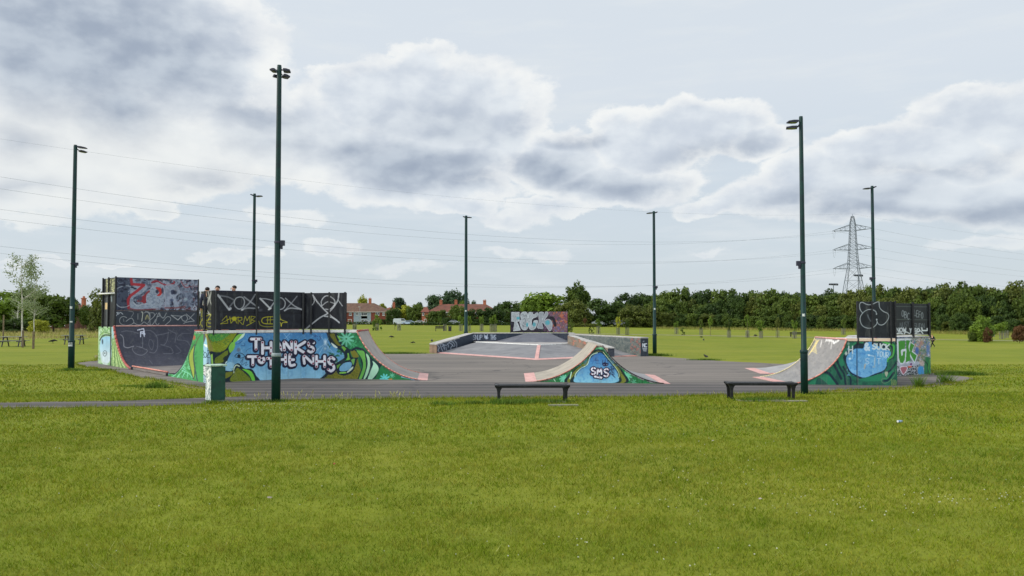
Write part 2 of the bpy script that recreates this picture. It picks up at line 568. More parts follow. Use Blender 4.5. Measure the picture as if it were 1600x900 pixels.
M_deck = mat_noise('pale_platform_deck', (188,190,192), (208,208,206), 1.5, 0.6, c3=(140,138,134), s3=5)
M_black = mat_noise('black_painted_steel', (22,23,28), (34,36,42), 3, 0.5, c3=(52,50,48), s3=25, f3=0.5)
M_dark = mat_noise('dark_navy_paint', (38,44,56), (50,57,68), 2, 0.6, 0.1, c3=(80,84,88), s3=5, f3=0.4)
M_conc = mat_noise('pale_concrete_cap', (158,156,154), (182,180,176), 1.8, 0.8, 0.2, c3=(118,114,110), s3=6)
M_bankg = mat_noise('grey_bank_concrete', (112,112,116), (128,128,130), 0.7, 0.75, 0.15, c3=(92,92,96), s3=2)
M_brick = mat_noise('brown_blockwork', (112,92,80), (140,116,98), 2.2, 0.85, 0.3, c3=(86,72,64), s3=7)
M_white = mat_noise('pale_sheet_steel', (205,206,204), (222,222,218), 3, 0.5, c3=(150,148,146), s3=9)

def on_line(A, B, px, z=0.0):
    """ground point of line AB that the photo shows in column px (at height z)"""
    lo, hi = -0.5, 1.5
    A = vec(A); B = vec(B)
    def f(t):
        p = A + (B - A) * t; p[2] = z
        return project(p[None])[0][0] - px
    sg = 1 if f(hi) > f(lo) else -1
    for _ in range(50):
        m = (lo + hi) / 2
        if f(m) * sg > 0: hi = m
        else: lo = m
    p = A + (B - A) * ((lo + hi) / 2)
    return Vector((p[0], p[1], 0))

def arc(L, H):
    Rr = (L*L + H*H) / (2*H)
    return lambda u: Rr - np.sqrt(np.maximum(Rr*Rr - (np.asarray(u) * L)**2, 0))

def ramp_skin(name, FL, FC, BL, BC, H, mat, parent, u0=0.0, th=0.05, n=26, zoff=0.012):
    """curved riding surface from lip (FL,BL) up to coping (FC,BC)"""
    L = (Vector(FC) - Vector(FL)).length
    z = arc(L, H)
    us = np.linspace(u0, 1, n)
    top, bot = [], []
    V_, F_ = [], []
    for u in us:
        zz = float(z(u)) + zoff
        a = Vector(FL).lerp(Vector(FC), u); b = Vector(BL).lerp(Vector(BC), u)
        V_ += [(a.x, a.y, zz), (b.x, b.y, zz), (b.x, b.y, max(zz - th, -0.02)), (a.x, a.y, max(zz - th, -0.02))]
    for k in range(n - 1):
        i = 4 * k
        for s in range(4):
            t = (s + 1) % 4
            F_.append((i + s, i + t, i + 4 + t, i + 4 + s))
    F_.append((0, 1, 2, 3)); F_.append((4*n-4, 4*n-1, 4*n-2, 4*n-3))
    me = bpy.data.meshes.new(name); me.from_pydata(V_, [], F_)
    bm = bmesh.new(); bm.from_mesh(me); bmesh.ops.recalc_face_normals(bm, faces=bm.faces); bm.to_mesh(me); bm.free()
    return link_mesh(name, me, mat, parent)

def edge_rail(name, FL, FC, H, mat, parent, r=0.022, u0=0.0, dz=0.016, n=22, out=0.0):
    L = (Vector(FC) - Vector(FL)).length; z = arc(L, H)
    mb = MB()
    nrm = Vector(face_toward_eye(FL, FC)) * out
    pts = [Vector((*(Vector(FL).lerp(Vector(FC), u)).xy, float(z(u)) + dz)) + nrm for u in np.linspace(u0, 1, n)]
    mb.path(pts, r, 6)
    return mb.build(name, mat, parent, smooth=True)

def toe_plate(FL, FC, BL, BC, H, u1, parent, mat=None):
    L = (Vector(FC) - Vector(FL)).length; z = arc(L, H)
    mb = MB(); a0, b0 = Vector(FL), Vector(BL); a1 = Vector(FL).lerp(Vector(FC), u1); b1 = Vector(BL).lerp(Vector(BC), u1)
    zz = float(z(u1)) + 0.02
    mb.prism([a0, b0, b1, a1], -0.01, [0.012, 0.012, zz, zz])
    return mb.build('toe_plate', mat or M_pink, parent)

def wall_sheet(name, segs, cv, parent, th=0.04, res=0.55, extra=0.0, edge=(34,40,44)):
    """painted upright face over straight pieces; segs = (A, B, heightfn(t) , basefn(t) or 0)"""
    sheets, V2, F2, off = [], [], [], 0
    for A, B, hf, bf in segs:
        a, b = vec(A), vec(B); n = face_toward_eye(a, b)
        def fn(u, v, a=a, b=b, n=n, hf=hf, bf=bf):
            P = a[None] * (1 - u)[:, None] + b[None] * u[:, None] + n[None] * extra
            h = hf(u); z0 = bf(u) if callable(bf) else np.full(len(u), float(bf))
            P[:, 2] = z0 + (h - z0) * v
            return P
        px, _ = project(np.stack([a, b]))
        nu = max(6, int(abs(px[1] - px[0]) / res)); hm = float(np.max(hf(np.linspace(0, 1, 9))))
        d = min(a[1], b[1]); nv = max(4, int(hm * F / d / res))
        sheets.append(sheet(None, fn, nu, nv, cv))
        # plain back face and top edge
        u = np.linspace(0, 1, 40)
        ft = fn(u, np.ones(40)) - n * .003; fb = fn(u, np.zeros(40)) - n * .003
        bt = ft - n * th; bb = fb - n * th
        P = np.concatenate([ft, bt, bb, fb]); V2.append(P)
        k = np.arange(39)
        for x, y in ((0, 40), (40, 80), (80, 120)):
            F2.append(np.stack([x + k, x + k + 1, y + k + 1, y + k], -1).reshape(-1) + off)
        off += len(P)
    Vs = [s[0] for s in sheets]; Fs, Cs, o = [], [], 0
    for P, q, C in sheets:
        Fs.append(q + o); Cs.append(C); o += len(P)
    ec = np.array(lin(edge)[:3])
    Vs += V2; Fs.append(np.concatenate(F2) + o); Cs.append(np.tile(ec, (sum(len(p) for p in V2), 1)))
    me = np_mesh(name, np.concatenate(Vs), np.concatenate(Fs), 4, np.concatenate(Cs))
    return link_mesh(name, me, PAINT, parent)

# colours used by the mural painters
NAVY = (16,34,46); OLIVE = (112,118,36); LIME = (122,184,72); MINT = (160,206,168); AQUA = (112,192,164); GRN = (30,108,64); DKG = (18,74,58)

# ================================================================== big half pipe and platform on the left
HP = 1.62
P0, P1 = G(153, 568), G(323, 599)
Qc = G(475, 591.2); LipF = G(668, 594.6); LipB = G(669.5, 584.2)
RF = on_line(Qc, LipF, 557.5, HP)
RB = RF + (LipB - LipF) * 1.0 + Vector((0.1, 0.0, 0))
AX = (Qc - P1).normalized()                 # axis of the pipe
EL = (P1 - P0)
s178 = on_line(P0, P1, 178, 1.7); s207 = on_line(P0, P1, 207, 0); s260 = on_line(P0, P1, 262, 0); s305 = on_line(P0, P1, 304, HP)
PW = 3.6                                    # width of the pipe along its axis

cv = Cv(148, 500, 676, 606, (120, 170, 200))
# blue wall between x 380 and 545, top to bottom
for i in range(90):
    t = i / 89.0
    y = 512 + i
    c = (56 + 92*t**1.2, 112 + 82*t, 170 + 42*t)
    cv.use(0, 0, 1); cv.line([(300, y), (680, y)], 1.6, c, sm=False)
cv.mottle((90,140,180), .6, 6, .35, 3); cv.mottle((150,190,215), .62, 3, .3, 9)
for x in (392, 403, 416, 441, 470, 478, 492, 505, 540):
    cv.line([(x, 519), (x, 597)], .35, (50,80,100), .5, sm=False)
# ---- left corner oval and greens
Z = cv.use(300, 510, 9)
Z.poly([(-20,60),(330,60),(330,820),(-20,820)], (96,128,60), sm=False)
Z.poly([(-60,60),(70,60),(40,300),(10,560),(40,800),(-60,800)], (84,150,78), sm=False)
Z.poly([(240,90),(640,85),(600,170),(540,230),(500,300),(420,360),(330,375),(270,350),(240,250)], (124,136,26))
Z.poly([(240,85),(520,85),(440,180),(330,210),(270,200)], (72,146,60)); Z.mottle((150,170,60), .58, 1.6, .6, 5, (190,90,520,340)); Z.mottle((40,96,52), .62, 1.2, .8, 15, (190,80,540,260))
Z.poly([(20,330),(55,200),(120,110),(195,100),(250,200),(268,330),(268,560),(240,800),(110,800),(62,700),(34,550)], (132,178,206), c2=(168,200,212), ol=(34,56,66), ow=16)
Z.poly([(120,110),(195,105),(185,180),(165,240),(150,290),(130,270),(130,180)], (78,84,84)); Z.blob(92,330,16,36,(60,80,90),.8)
Z.poly([(170,250),(235,270),(230,300),(190,285)], (226,232,226))
Z.line([(190,90),(215,180),(230,280),(262,400)], 22, (150,150,60)); Z.poly([(195,110),(215,120),(300,330),(262,380),(238,280)], (136,132,60))
Z.line([(135,330),(150,325),(160,360),(130,430),(170,435)], 8, (30,50,60)); Z.line([(180,360),(165,400),(190,440),(205,390),(182,362)], 8, (30,50,60))
Z.line([(215,345),(240,340),(235,380),(210,430),(250,440)], 8, (30,50,60))
Z.line([(120,460),(150,550),(230,515)], 12, (60,44,52)); Z.line([(125,480),(130,620),(190,690)], 10, (60,44,52)); Z.poly([(120,570),(180,560),(230,600),(245,760),(190,700),(120,630)], (206,208,208), ol=(50,44,56), ow=8)
Z.mottle((60,50,60), .6, .8, .9, 31, (120,560,250,800))
Z.poly([(255,370),(500,360),(480,540),(420,540),(440,640),(470,720),(620,720),(560,800),(290,810)], NAVY, sm=False)
Z.line([(270,370),(380,388),(480,345),(545,262),(600,190),(650,110)], 44, NAVY)
Z.line([(560,300),(500,400),(450,520)], 60, NAVY)
Z.poly([(328,450),(400,400),(485,340),(508,352),(500,400),(440,440),(438,500),(330,520)], (108,122,34)); Z.mottle((70,86,30), .55, .9, .6, 44, (328,340,508,520))
Z.poly([(515,295),(560,222),(608,240),(590,320),(545,368),(528,362)], LIME)
Z.poly([(580,235),(585,190),(640,120),(712,105),(690,140),(620,215)], LIME); Z.poly([(640,195),(715,105),(745,98),(720,150),(660,190)], (196,224,196))
Z.poly([(262,400),(288,385),(300,545),(275,548)], (150,196,90), sm=False); Z.poly([(200,555),(445,555),(430,575),(200,575)], (196,216,190), sm=False)
Z.poly([(452,610),(470,540),(530,500),(600,530),(590,600),(520,625)], (142,190,214)); Z.line([(470,520),(490,495)], 14, (200,224,226))
Z.poly([(440,635),(560,625),(600,540),(660,520),(740,590),(840,600),(900,690),(925,780),(440,800)], NAVY)
Z.poly([(450,660),(560,638),(575,655),(540,700),(450,735)], OLIVE)
Z.line([(590,660),(588,600),(620,545),(665,560)], 15, (196,214,190))
Z.poly([(540,770),(600,640),(625,590),(655,590),(735,650),(820,765)], (112,124,32)); Z.mottle((60,76,26), .56, .8, .7, 45, (540,590,820,770))
Z.poly([(708,600),(800,615),(858,668),(888,765),(848,768),(810,690),(760,640)], (104,186,60))
# character-free scribbles
Z.line([(610,250),(660,240),(700,210)], 6, (30,50,90), .8); Z.line([(690,270),(740,270),(740,240)], 6, (30,50,90), .8)
Z.blob(655,330,34,38,(96,106,120),.8,.5); Z.line([(600,420),(640,380),(700,380),(740,420),(690,445),(610,430)], 8, (22,34,52)); Z.blob(660,418,26,30,(12,22,36),.95)
Z.line([(760,350),(790,320),(820,310)], 6, (40,60,90), .7); Z.line([(680,510),(720,450),(700,540),(770,500),(750,550),(790,530)], 7, (36,60,86), .8)
# ---- THANKS TO THE
Z = cv.use(380, 510, 9)
INK = (20,20,48); WH = (216,216,224); RED = (122,34,58)
row1 = [('T',115,178,245,318), ('H',272,225,392,380), ('A',440,222,545,330), ('N',580,220,680,330), ('K',735,220,868,375)]
row2 = [('T',70,425,200,538), ('O',222,430,292,512), ('T',340,450,440,560), ('H',500,400,595,530), ('E',658,395,722,540)]
Z.bubble(row2, WH, INK, 38, 78, RED, sh=(-9, 14))
Z.bubble(row1, WH, INK, 40, 80, RED, sh=(-9, 14))
Z = cv.use(460, 510, 9)
# ---- right of the blue
Z.poly([(455,60),(1500,60),(1500,840),(370,840),(370,750),(470,650),(585,545),(700,470),(722,405),(670,335),(590,290),(520,215),(478,120)], GRN, sm=False)
Z.mottle((24,84,50), .55, 3, .8, 6, (470,90,1400,760)); Z.mottle((44,132,84), .6, 2.4, .7, 66, (600,90,1000,400))
Z.poly([(380,740),(470,680),(600,560),(720,500),(860,430),(900,500),(905,760)], (112,112,34)); Z.mottle((66,72,26), .55, .8, .7, 46, (430,480,900,760)); Z.mottle((160,150,40), .64, .7, .8, 47, (560,500,900,760))
Z.poly([(482,100),(592,100),(650,215),(668,275),(600,275),(535,200)], (116,112,36), ol=NAVY, ow=20); Z.mottle((66,70,28), .55, .7, .7, 48, (500,100,640,260))
Z.line([(470,95),(505,200),(560,270),(640,310),(700,365),(722,405),(712,455),(640,505),(585,545),(480,650),(380,745)], 36, NAVY)
Z.poly([(515,230),(545,245),(605,292),(590,305),(545,280)], (206,222,216))
Z.line([(585,120),(640,225),(760,330),(900,350)], 34, NAVY); Z.poly([(598,130),(625,140),(660,200),(640,205)], LIME)
Z.poly([(665,285),(705,288),(748,340),(735,362),(700,345)], (110,164,56))
Z.line([(745,350),(760,420),(800,480),(860,440)], 70, NAVY); Z.poly([(745,380),(765,380),(775,440),(790,465),(730,470),(750,430)], (110,170,66))
Z.poly([(790,345),(850,340),(905,420),(860,440),(820,430)], (118,116,38))
Z.poly([(570,560),(640,505),(740,480),(860,440),(872,500),(840,600),(780,670),(680,690),(610,660)], NAVY)
Z.poly([(632,600),(650,555),(710,512),(790,502),(806,540),(780,600),(720,628),(650,630)], (112,164,196))
Z.poly([(585,560),(650,525),(610,590),(590,585)], (96,146,60)); Z.poly([(800,470),(850,455),(830,540),(812,510)], (104,160,80)); Z.poly([(820,565),(820,595),(760,645),(740,640)], (196,216,196)); Z.line([(640,655),(720,650)], 22, LIME, sm=False)
Z.flower(730,175,100,AQUA,10,26,.85); Z.flower(820,250,60,(70,160,110),7,16,.7)
Z = cv.use(530, 505, 9)
Z.poly([(230,380),(360,380),(470,500),(600,590),(560,650),(500,800),(250,800),(320,620),(300,480)], (16,44,50), sm=False)
Z.poly([(245,390),(280,385),(350,400),(372,540),(368,650),(310,790),(275,790),(335,610),(312,490)], (98,166,72))
Z.poly([(378,430),(425,482),(432,610),(392,740),(338,800),(372,690),(402,560)], MINT)
Z.poly([(470,530),(542,600),(545,680),(455,795),(398,798),(450,650),(478,580)], (164,210,180))
Z.poly([(590,640),(700,700),(820,750),(1010,800),(500,800),(560,740)], (26,112,60))
Z.flower(640,780,62,(96,196,196),9,22,.95); Z.flower(745,735,34,AQUA,7,10,.8); Z.line([(700,790),(740,785)], 14, (190,130,50))
Z.line([(180,380),(240,350),(330,370)], 30, NAVY); 
cv.use(0, 0, 1)
cv.line([(345,599),(430,595.5),(475,592.5),(640,594.5)], 1.1, (26,40,46), .75)
Z = cv.use(460, 510, 9)
Z.bubble([('S',190,212,275,362)], WH, INK, 36, 76, RED, sh=(-8, 12))
Z.bubble([('N',140,418,265,520), ('H',312,420,425,565), ('S',472,438,562,628)], WH, INK, 38, 80, RED, sh=(-10, 14))
Z.blob(240,215,42,26,(20,18,44),.95)
Z.line([(-150,100),(-85,185)], 6, (160,200,226), .8, sm=False); Z.line([(-60,95),(-140,180)], 6, (160,200,226), .8, sm=False)
Z.blob(435,220,34,64,(226,236,242),.85,.9); Z.blob(430,310,26,30,(190,214,228),.8,.9)
for q in ((300,345),(350,385),(560,390),(500,330),(380,150),(480,160)): Z.line([(435,235), q], 5, (184,212,230), .7, sm=False)
Z.line([(270,130),(300,150),(290,120),(330,150)], 6, (34,40,90), .8); Z.line([(320,170),(345,200),(370,160),(350,140)], 7, (34,40,90), .8)
# ---- face of the half pipe (U shape)
Z = cv.use(145, 500, 8.572)
Z.poly([(60,60),(250,60),(250,660),(60,660)], (150,180,140), sm=False); Z.mottle((90,140,80), .55, 2.2, .8, 7, (60,60,250,660)); Z.mottle((196,214,200), .62, 1.6, .7, 8, (60,60,250,300))
Z.poly([(95,320),(130,235),(235,225),(275,320),(262,450),(215,565),(140,555),(98,430)], (132,178,206), c2=(190,206,212))
Z.poly([(100,440),(225,440),(205,590),(130,585)], (184,200,206), .7)
Z.line([(95,270),(130,215),(180,200),(245,215),(275,260)], 16, (36,60,50)); Z.line([(100,200),(150,160),(240,190)], 9, (70,110,40)); Z.blob(130,290,14,44,(40,60,80),.9,.5); Z.line([(120,120),(140,160),(125,200)],8,(110,160,60)); Z.line([(190,150),(215,110),(238,150)], 9, (90,150,60))
Z.line([(160,408),(182,425),(184,460),(162,486),(142,468),(140,430),(160,408)], 6, (26,36,50)); Z.blob(161,444,9,12,(26,36,50))
Z.poly([(250,60),(300,60),(345,350),(420,560),(470,660),(250,660)], (128,156,96), sm=False); Z.mottle((70,110,56), .55, 1.4, .8, 17, (250,90,470,660)); Z.mottle((184,204,150), .6, 1.2, .7, 18, (250,90,470,660))
Z.poly([(252,100),(290,100),(280,200),(262,300)], (150,190,214), .8)
for k in range(8): Z.line([(262+10*k, 250+20*k), (255+18*k, 420+20*k), (250+26*k, 640)], 9, [(64,104,44),(170,196,130)][k % 2], .8)
Z.line([(242,80),(236,625)], 14, (10,12,16), sm=False)
Z.poly([(1340,140),(1480,140),(1480,860),(960,760),(1010,730),(1180,640),(1290,430)], (62,142,78), sm=False); Z.mottle((40,112,60), .55, 2.2, .8, 27, (1000,150,1400,840)); Z.mottle((120,196,150), .6, 1.5, .8, 28, (1050,480,1330,800))
for k in range(9): Z.line([(1240 - 6*k, 560 + 14*k), (1200 + 12*k - 8, 640 + 10*k), (1060 + 34*k, 770)], 10, [(132,206,176),(44,120,66)][k % 2], .8)
Z.poly([(1290,470),(1330,380),(1372,330),(1350,470),(1365,640),(1352,790),(1310,650),(1290,560)], (140,160,62), ol=NAVY, ow=8)
Z.line([(1290,400),(1320,420),(1310,450),(1290,440)], 8, (120,160,40)); Z.blob(1355,235,26,40,(176,84,56),.9,.4); Z.poly([(1345,150),(1400,150),(1370,190)], (96,180,100), sm=False)
Z.line([(1372,330),(1420,230),(1480,170)], 16, (70,100,60))
Z.line([(1370,330),(1350,470),(1365,640),(1405,830)], 14, (44,66,70))

park = thing('half_pipe', 'big half pipe with THANKS TO THE NHS mural and dark screens, behind the litter bin', 'skate ramp', tuple(P1))
H0 = 1.70
def uface():
    tot = EL.length
    def pos(p): return (Vector(p) - P0).length / tot
    a, b, c, d = pos(s178), pos(s207), pos(s260), pos(s305)
    L1 = (b - a) * tot; L2 = (d - c) * tot
    z1 = arc(L1, H0); z2 = arc(L2, HP)
    def h(u):
        u = np.asarray(u, float); o = np.full(u.shape, 0.10)
        o = np.where(u < a, H0, o)
        o = np.where((u >= a) & (u < b), z1(np.clip((b - u) / (b - a), 0, 1)), o)
        o = np.where((u >= c) & (u < d), z2(np.clip((u - c) / (d - c), 0, 1)), o)
        o = np.where(u >= d, HP, o)
        return np.maximum(o, 0.10)
    return h, a, b, c, d
hU, ua, ub, uc, ud = uface()
# the flat part between the curves is a low threshold with its own look
def seg(u0, u1):
    A = P0.lerp(P1, u0); B = P0.lerp(P1, u1)
    return (A, B, lambda u: hU(u0 + (u1 - u0) * u), 0.0)
wall_sheet('mural_wall', [seg(0, ub)], cv, park); wall_sheet('mural_wall', [seg(uc, 1)], cv, park)
mb = MB(); A = P0.lerp(P1, ub); B = P0.lerp(P1, uc); nn = Vector(face_toward_eye(A, B))
mb.tube(A + Vector((0,0,.15)), B + Vector((0,0,.15)), .03, n=8)
mb.build('threshold_pipe', M_salmon, park, smooth=True)
mb = MB(); mb.prism([A - nn*.12, B - nn*.12, B - nn*.2, A - nn*.2], 0, .1)
for q in (A, B): mb.box(q + Vector((0,0,.05)), (.1,.1,.12), rz=0)
mb.build('threshold_board', M_black, park)
hc = lambda u: np.full(np.shape(u), HP)
wall_sheet('mural_wall', [(P1, Qc, hc, 0.0)], cv, park)
LA = (LipF - RF).length; tR = (RF - Qc).length / (LipF - Qc).length
zA = arc(LA, HP)
hA = lambda u: np.where(np.asarray(u) < tR, HP, zA(np.clip((1 - np.asarray(u)) / (1 - tR), 0, 1)))
wall_sheet('mural_wall', [(Qc, LipF, hA, 0.0)], cv, park)
nA = Vector(face_toward_eye(RF, LipF))
ramp_skin('riding_surface', LipF, RF, LipB, RB, HP, M_ply, park, u0=.14)
toe_plate(LipF, RF, LipB, RB, HP, .14, park)
edge_rail('edge_rail', LipF, RF, HP, M_salmon, park, .02, .14, out=.005); edge_rail('edge_rail', LipB, RB, HP, M_salmon, park, .02, .14)
mb = MB(); mb.tube(RF + Vector((0,0,HP+.01)), RB + Vector((0,0,HP+.01)), .035, n=10); mb.build('coping', M_redrim, park, smooth=True)
# platform decks
A2 = s305 + AX * PW
mb = MB(); mb.prism([s305 - nn*0, P1, Qc, RF, RB, RB + (A2 - RB) * .5 + Vector((0, 1.0, 0)), A2], HP - .06, HP + .012)
mb.build('platform_deck', M_deck, park)
mb = MB()
for a_, b_ in ((RB, RB + (A2 - RB) * .5 + Vector((0, 1.0, 0))), (RB + (A2 - RB) * .5 + Vector((0, 1.0, 0)), A2)):
    d_ = (b_ - a_).normalized(); n_ = Vector((d_.y, -d_.x, 0)) * .03
    mb.prism([a_ - n_, b_ - n_, b_ + n_, a_ + n_], 0, HP - .07)
mb.build('rear_wall', M_dark, park)
def deck_edge(A_, B_, z, mat, parent):
    n_ = Vector(face_toward_eye(A_, B_)) * .03; m = MB(); m.prism([A_ + n_*.2, B_ + n_*.2, B_ - n_, A_ - n_], z - .035, z + .05); m.build('deck_edge', mat, parent)
deck_edge(P1, Qc, HP, M_white, park); deck_edge(Qc, RF, HP, M_white, park)
# right hand curve of the pipe
ramp_skin('riding_surface', s260, s305, s260 + AX * PW, A2, HP, M_dark, park, u0=0.0, zoff=.05)
mb = MB(); mb.tube(s305 + Vector((0,0,HP+.02)), A2 + Vector((0,0,HP+.02)), .035, n=10); mb.build('coping', M_redrim, park, smooth=True)
# flat floor of the pipe
mb = MB(); mb.prism([s207, s260, s260 + AX * PW, s207 + AX * PW], .02, .11); mb.build('pipe_floor', mat_noise('brown_grey_floor', (104,98,96), (122,116,112), 1, .7, c3=(84,80,80), s3=3), park)

# left hand curve, painted dark with white tags
cl = Cv(170, 430, 330, 600, (56, 58, 70))
cl.use(0,0,1)
cl.mottle((50,52,64), .5, 8, .6, 70); cl.mottle((74,76,86), .66, 2.5, .35, 71)
Z = cl.use(145, 500, 8.572); GW = (132,134,140)
Z.line([(370,195),(405,230),(415,310),(420,355),(470,372),(520,358),(548,350)], 11, (150,150,156), .8)
Z.line([(385,160),(450,145),(540,158),(610,180)], 9, GW, .55)
Z.line([(548,350),(530,390),(560,440),(620,468),(680,465),(730,420),(715,390)], 9, GW, .6); Z.line([(665,230),(668,330),(655,370),(585,350)], 9, GW, .55)
Z.line([(715,400),(620,350)], 8, GW, .5); Z.line([(700,140),(780,145),(850,210),(870,300),(860,390),(820,440),(760,430)], 9, GW, .5)
Z.line([(760,260),(750,330),(790,400),(815,330),(790,270),(760,262)], 8, GW, .45); Z.line([(850,205),(930,190),(1015,170)], 9, GW, .5)
Z.line([(1010,130),(1070,160),(1115,190),(1100,300)], 9, GW, .5); Z.line([(1010,160),(1000,260),(960,330),(910,330),(1040,370),(1075,430),(1050,450),(950,450)], 8, GW, .5)
Z.line([(1310,180),(1190,185),(1130,260),(1250,280),(1310,350)], 8, GW, .4); Z.line([(1110,340),(1180,420),(1110,455)], 8, GW, .4)
Z.line([(600,135),(680,115),(690,160),(640,160),(640,225)], 13, (206,210,224), .95, sm=False); Z.line([(640,175),(700,190),(680,160),(690,220)], 12, (206,210,224), .95, sm=False)
Z.line([(760,540),(800,590)], 6, GW, .5); Z.line([(580,600),(1040,640)], 6, (100,98,100), .5)
def qfn(FL, FC, BL, BC, H, zoff=.03):
    L = (Vector(FC) - Vector(FL)).length; z = arc(L, H)
    FL, FC, BL, BC = map(vec, (FL, FC, BL, BC))
    def fn(u, v):
        a = FL[None]*(1-v)[:,None] + FC[None]*v[:,None]; b = BL[None]*(1-v)[:,None] + BC[None]*v[:,None]
        P = a*(1-u)[:,None] + b*u[:,None]; P[:,2] = z(v) + zoff
        return P
    return fn
s178b = s178 + AX * PW; s207b = s207 + AX * PW
fn = qfn(s207, s178, s207b, s178b, H0)
sh = sheet(None, fn, 260, 170, cl)
k = 20; vv = np.linspace(0, 1, k)
back = np.concatenate([fn(np.zeros(k), vv) - [0,0,.03], fn(np.ones(k), vv) - [0,0,.03]])
i = np.arange(k - 1)
qb = np.stack([i, i+1, k+i+1, k+i], -1).reshape(-1)
me = np_mesh('riding_surface', np.concatenate([sh[0], back]), np.concatenate([sh[1], qb + len(sh[0])]), 4, np.concatenate([sh[2], np.tile(lin((50,50,60))[:3], (2*k, 1))]))
link_mesh('riding_surface', me, mat_paint('dark_skate_board_paint', .65), park)
mb = MB()
pts = [Vector((*(s207.lerp(s178, u)).xy, float(arc((s207-s178).length, H0)(u)) + .03)) for u in np.linspace(0, 1, 22)]
mb.path(pts, .05, 6); mb.build('edge_rail', M_redrim, park, smooth=True)
mb = MB(); mb.tube(s178 + Vector((0,0,H0+.04)), s178b + Vector((0,0,H0+.04)), .03, n=8); mb.build('coping', M_pink, park, smooth=True)
outb = P0 + AX * PW
mb = MB(); mb.prism([P0 + AX*.05, s178 + AX*.05, s178b, outb], H0 - .06, H0 - .005); mb.build('platform_deck', M_deck, park)
mb = MB(); d_ = (outb - P0).normalized(); n_ = Vector((-d_.y, d_.x, 0)) * .03
mb.prism([P0 + AX*.06 - n_, outb - n_, outb + n_, P0 + AX*.06 + n_], 0, H0 - .065); mb.prism([outb, s178b, s178b + AX*.05, outb + AX*.05], 0, H0 - .065)
mb.build('rear_wall', M_dark, park)
# tall screens above the left curve
cz = Cv(150, 428, 320, 514, (48, 54, 66))
cz.use(0,0,1)
cz.poly([(176,430),(312,430),(312,486),(176,486)], (62,70,88), sm=False)
cz.mottle((112,122,140), .48, 7, .8, 1, (200,435,310,485)); cz.mottle((36,38,58), .56, 4, .9, 2, (176,433,312,486)); cz.mottle((160,168,184), .52, 5, .7, 3, (200,436,310,484)); cz.mottle((120,74,80), .66, 3, .6, 4, (215,436,312,484)); cz.mottle((24,26,44), .64, 2, .9, 5, (260,436,312,480)); cz.mottle((88,50,54), .56, 3, .8, 6, (200,480,312,486))
Z = cz.use(145, 425, 10)
RD = (156,42,52); LG = (150,160,176)
Z.poly([(600,230),(860,220),(760,340),(640,400),(640,470),(720,520),(900,480),(1000,500),(960,570),(600,580),(575,500),(590,400)], (146,156,172), .9); Z.mottle((104,114,134), .55, 2, .6, 7, (560,220,1000,580))
Z.line([(600,110),(610,190),(800,205),(700,290),(590,370),(550,430),(560,560)], 42, RD, .95, sm=False); Z.line([(560,560),(700,590),(1000,575)], 16, (120,50,60), .8); Z.line([(940,230),(760,400),(690,440)], 12, (190,196,206), .8); Z.poly([(800,360),(840,340),(830,480),(760,470),(690,450)], (140,40,48)); Z.blob(735,410,50,60,(64,66,90),.8,.4)
Z.line([(640,480),(700,530),(790,500),(880,500)], 20, (170,176,186), .8); Z.line([(350,480),(420,545),(520,545),(570,520)], 12, (176,182,190), .8)
Z.line([(360,270),(440,230),(520,215),(590,230)], 10, (170,176,186), .8); Z.line([(380,140),(420,180),(470,170)], 8, (130,140,160), .8)
for q in ((490,210),(620,240),(520,270),(450,300),(660,260)): Z.blob(q[0], q[1], 34, 18, (22,28,46), .9, .5)
Z.line([(660,150),(720,160),(780,140),(840,160)], 20, (112,124,148), .7); Z.line([(920,165),(1010,145)], 24, (120,34,48))
Z = cz.use(225, 425, 10)
Z.poly([(150,180),(260,150),(310,220),(320,420),(250,560),(120,560),(40,470),(40,360),(120,230)], (152,162,176), .9); Z.mottle((96,106,126), .56, 2, .6, 8, (40,160,320,560))
Z.poly([(180,240),(260,250),(290,310),(250,370),(200,365),(240,320)], (176,48,44)); Z.blob(205,305,30,36,(40,44,66),.95,.4); Z.blob(290,290,26,60,(40,46,70),.8,.5)
Z.line([(140,150),(200,140),(330,200),(460,180),(470,150)], 22, (146,44,56), .9); Z.line([(0,480),(20,360),(80,300)], 30, (128,44,54), .9); Z.line([(310,230),(330,400),(330,560)], 14, (176,172,186), .8); Z.line([(400,340),(460,390),(485,480),(480,580)], 12, (176,180,190), .9)
Z.poly([(340,210),(440,190),(540,230),(560,330),(500,400),(560,560),(490,575),(440,430),(410,430),(400,575),(335,570)], (150,158,174), .75); Z.poly([(420,290),(470,280),(480,330),(430,350)], (50,56,80), .9); Z.poly([(560,250),(700,250),(760,330),(740,520),(600,540),(620,400)], (112,122,140), .6); Z.line([(580,150),(640,235),(720,230)], 16, (130,60,66), .9); Z.blob(480,320,44,40,(34,38,58),.9,.5); Z.blob(650,425,40,26,(150,168,176),.8,.5); Z.blob(430,440,36,30,(50,60,90),.8,.6)
Z.line([(770,560),(790,530),(820,560),(810,600),(770,600),(765,560)], 10, (170,174,182)); Z.line([(330,560),(500,560),(640,540)], 26, (110,50,52), .6)
cz.use(0,0,1); cz.poly([(150,485.8),(312,486.3),(312,514),(150,514)], (50,56,66), sm=False); cz.mottle((60,66,74), .6, 2.5, .5, 12, (150,487,312,511))
cz.line([(176,485.2),(310,486)], .7, (120,100,100), sm=False)
Z = cz.use(145, 425, 10); WG = (150,154,156)
Z.line([(300,690),(340,650),(400,630),(360,690),(320,705),(300,690)], 9, (176,182,190)); Z.line([(380,640),(400,660),(430,630),(470,660)], 9, (176,182,190)); 
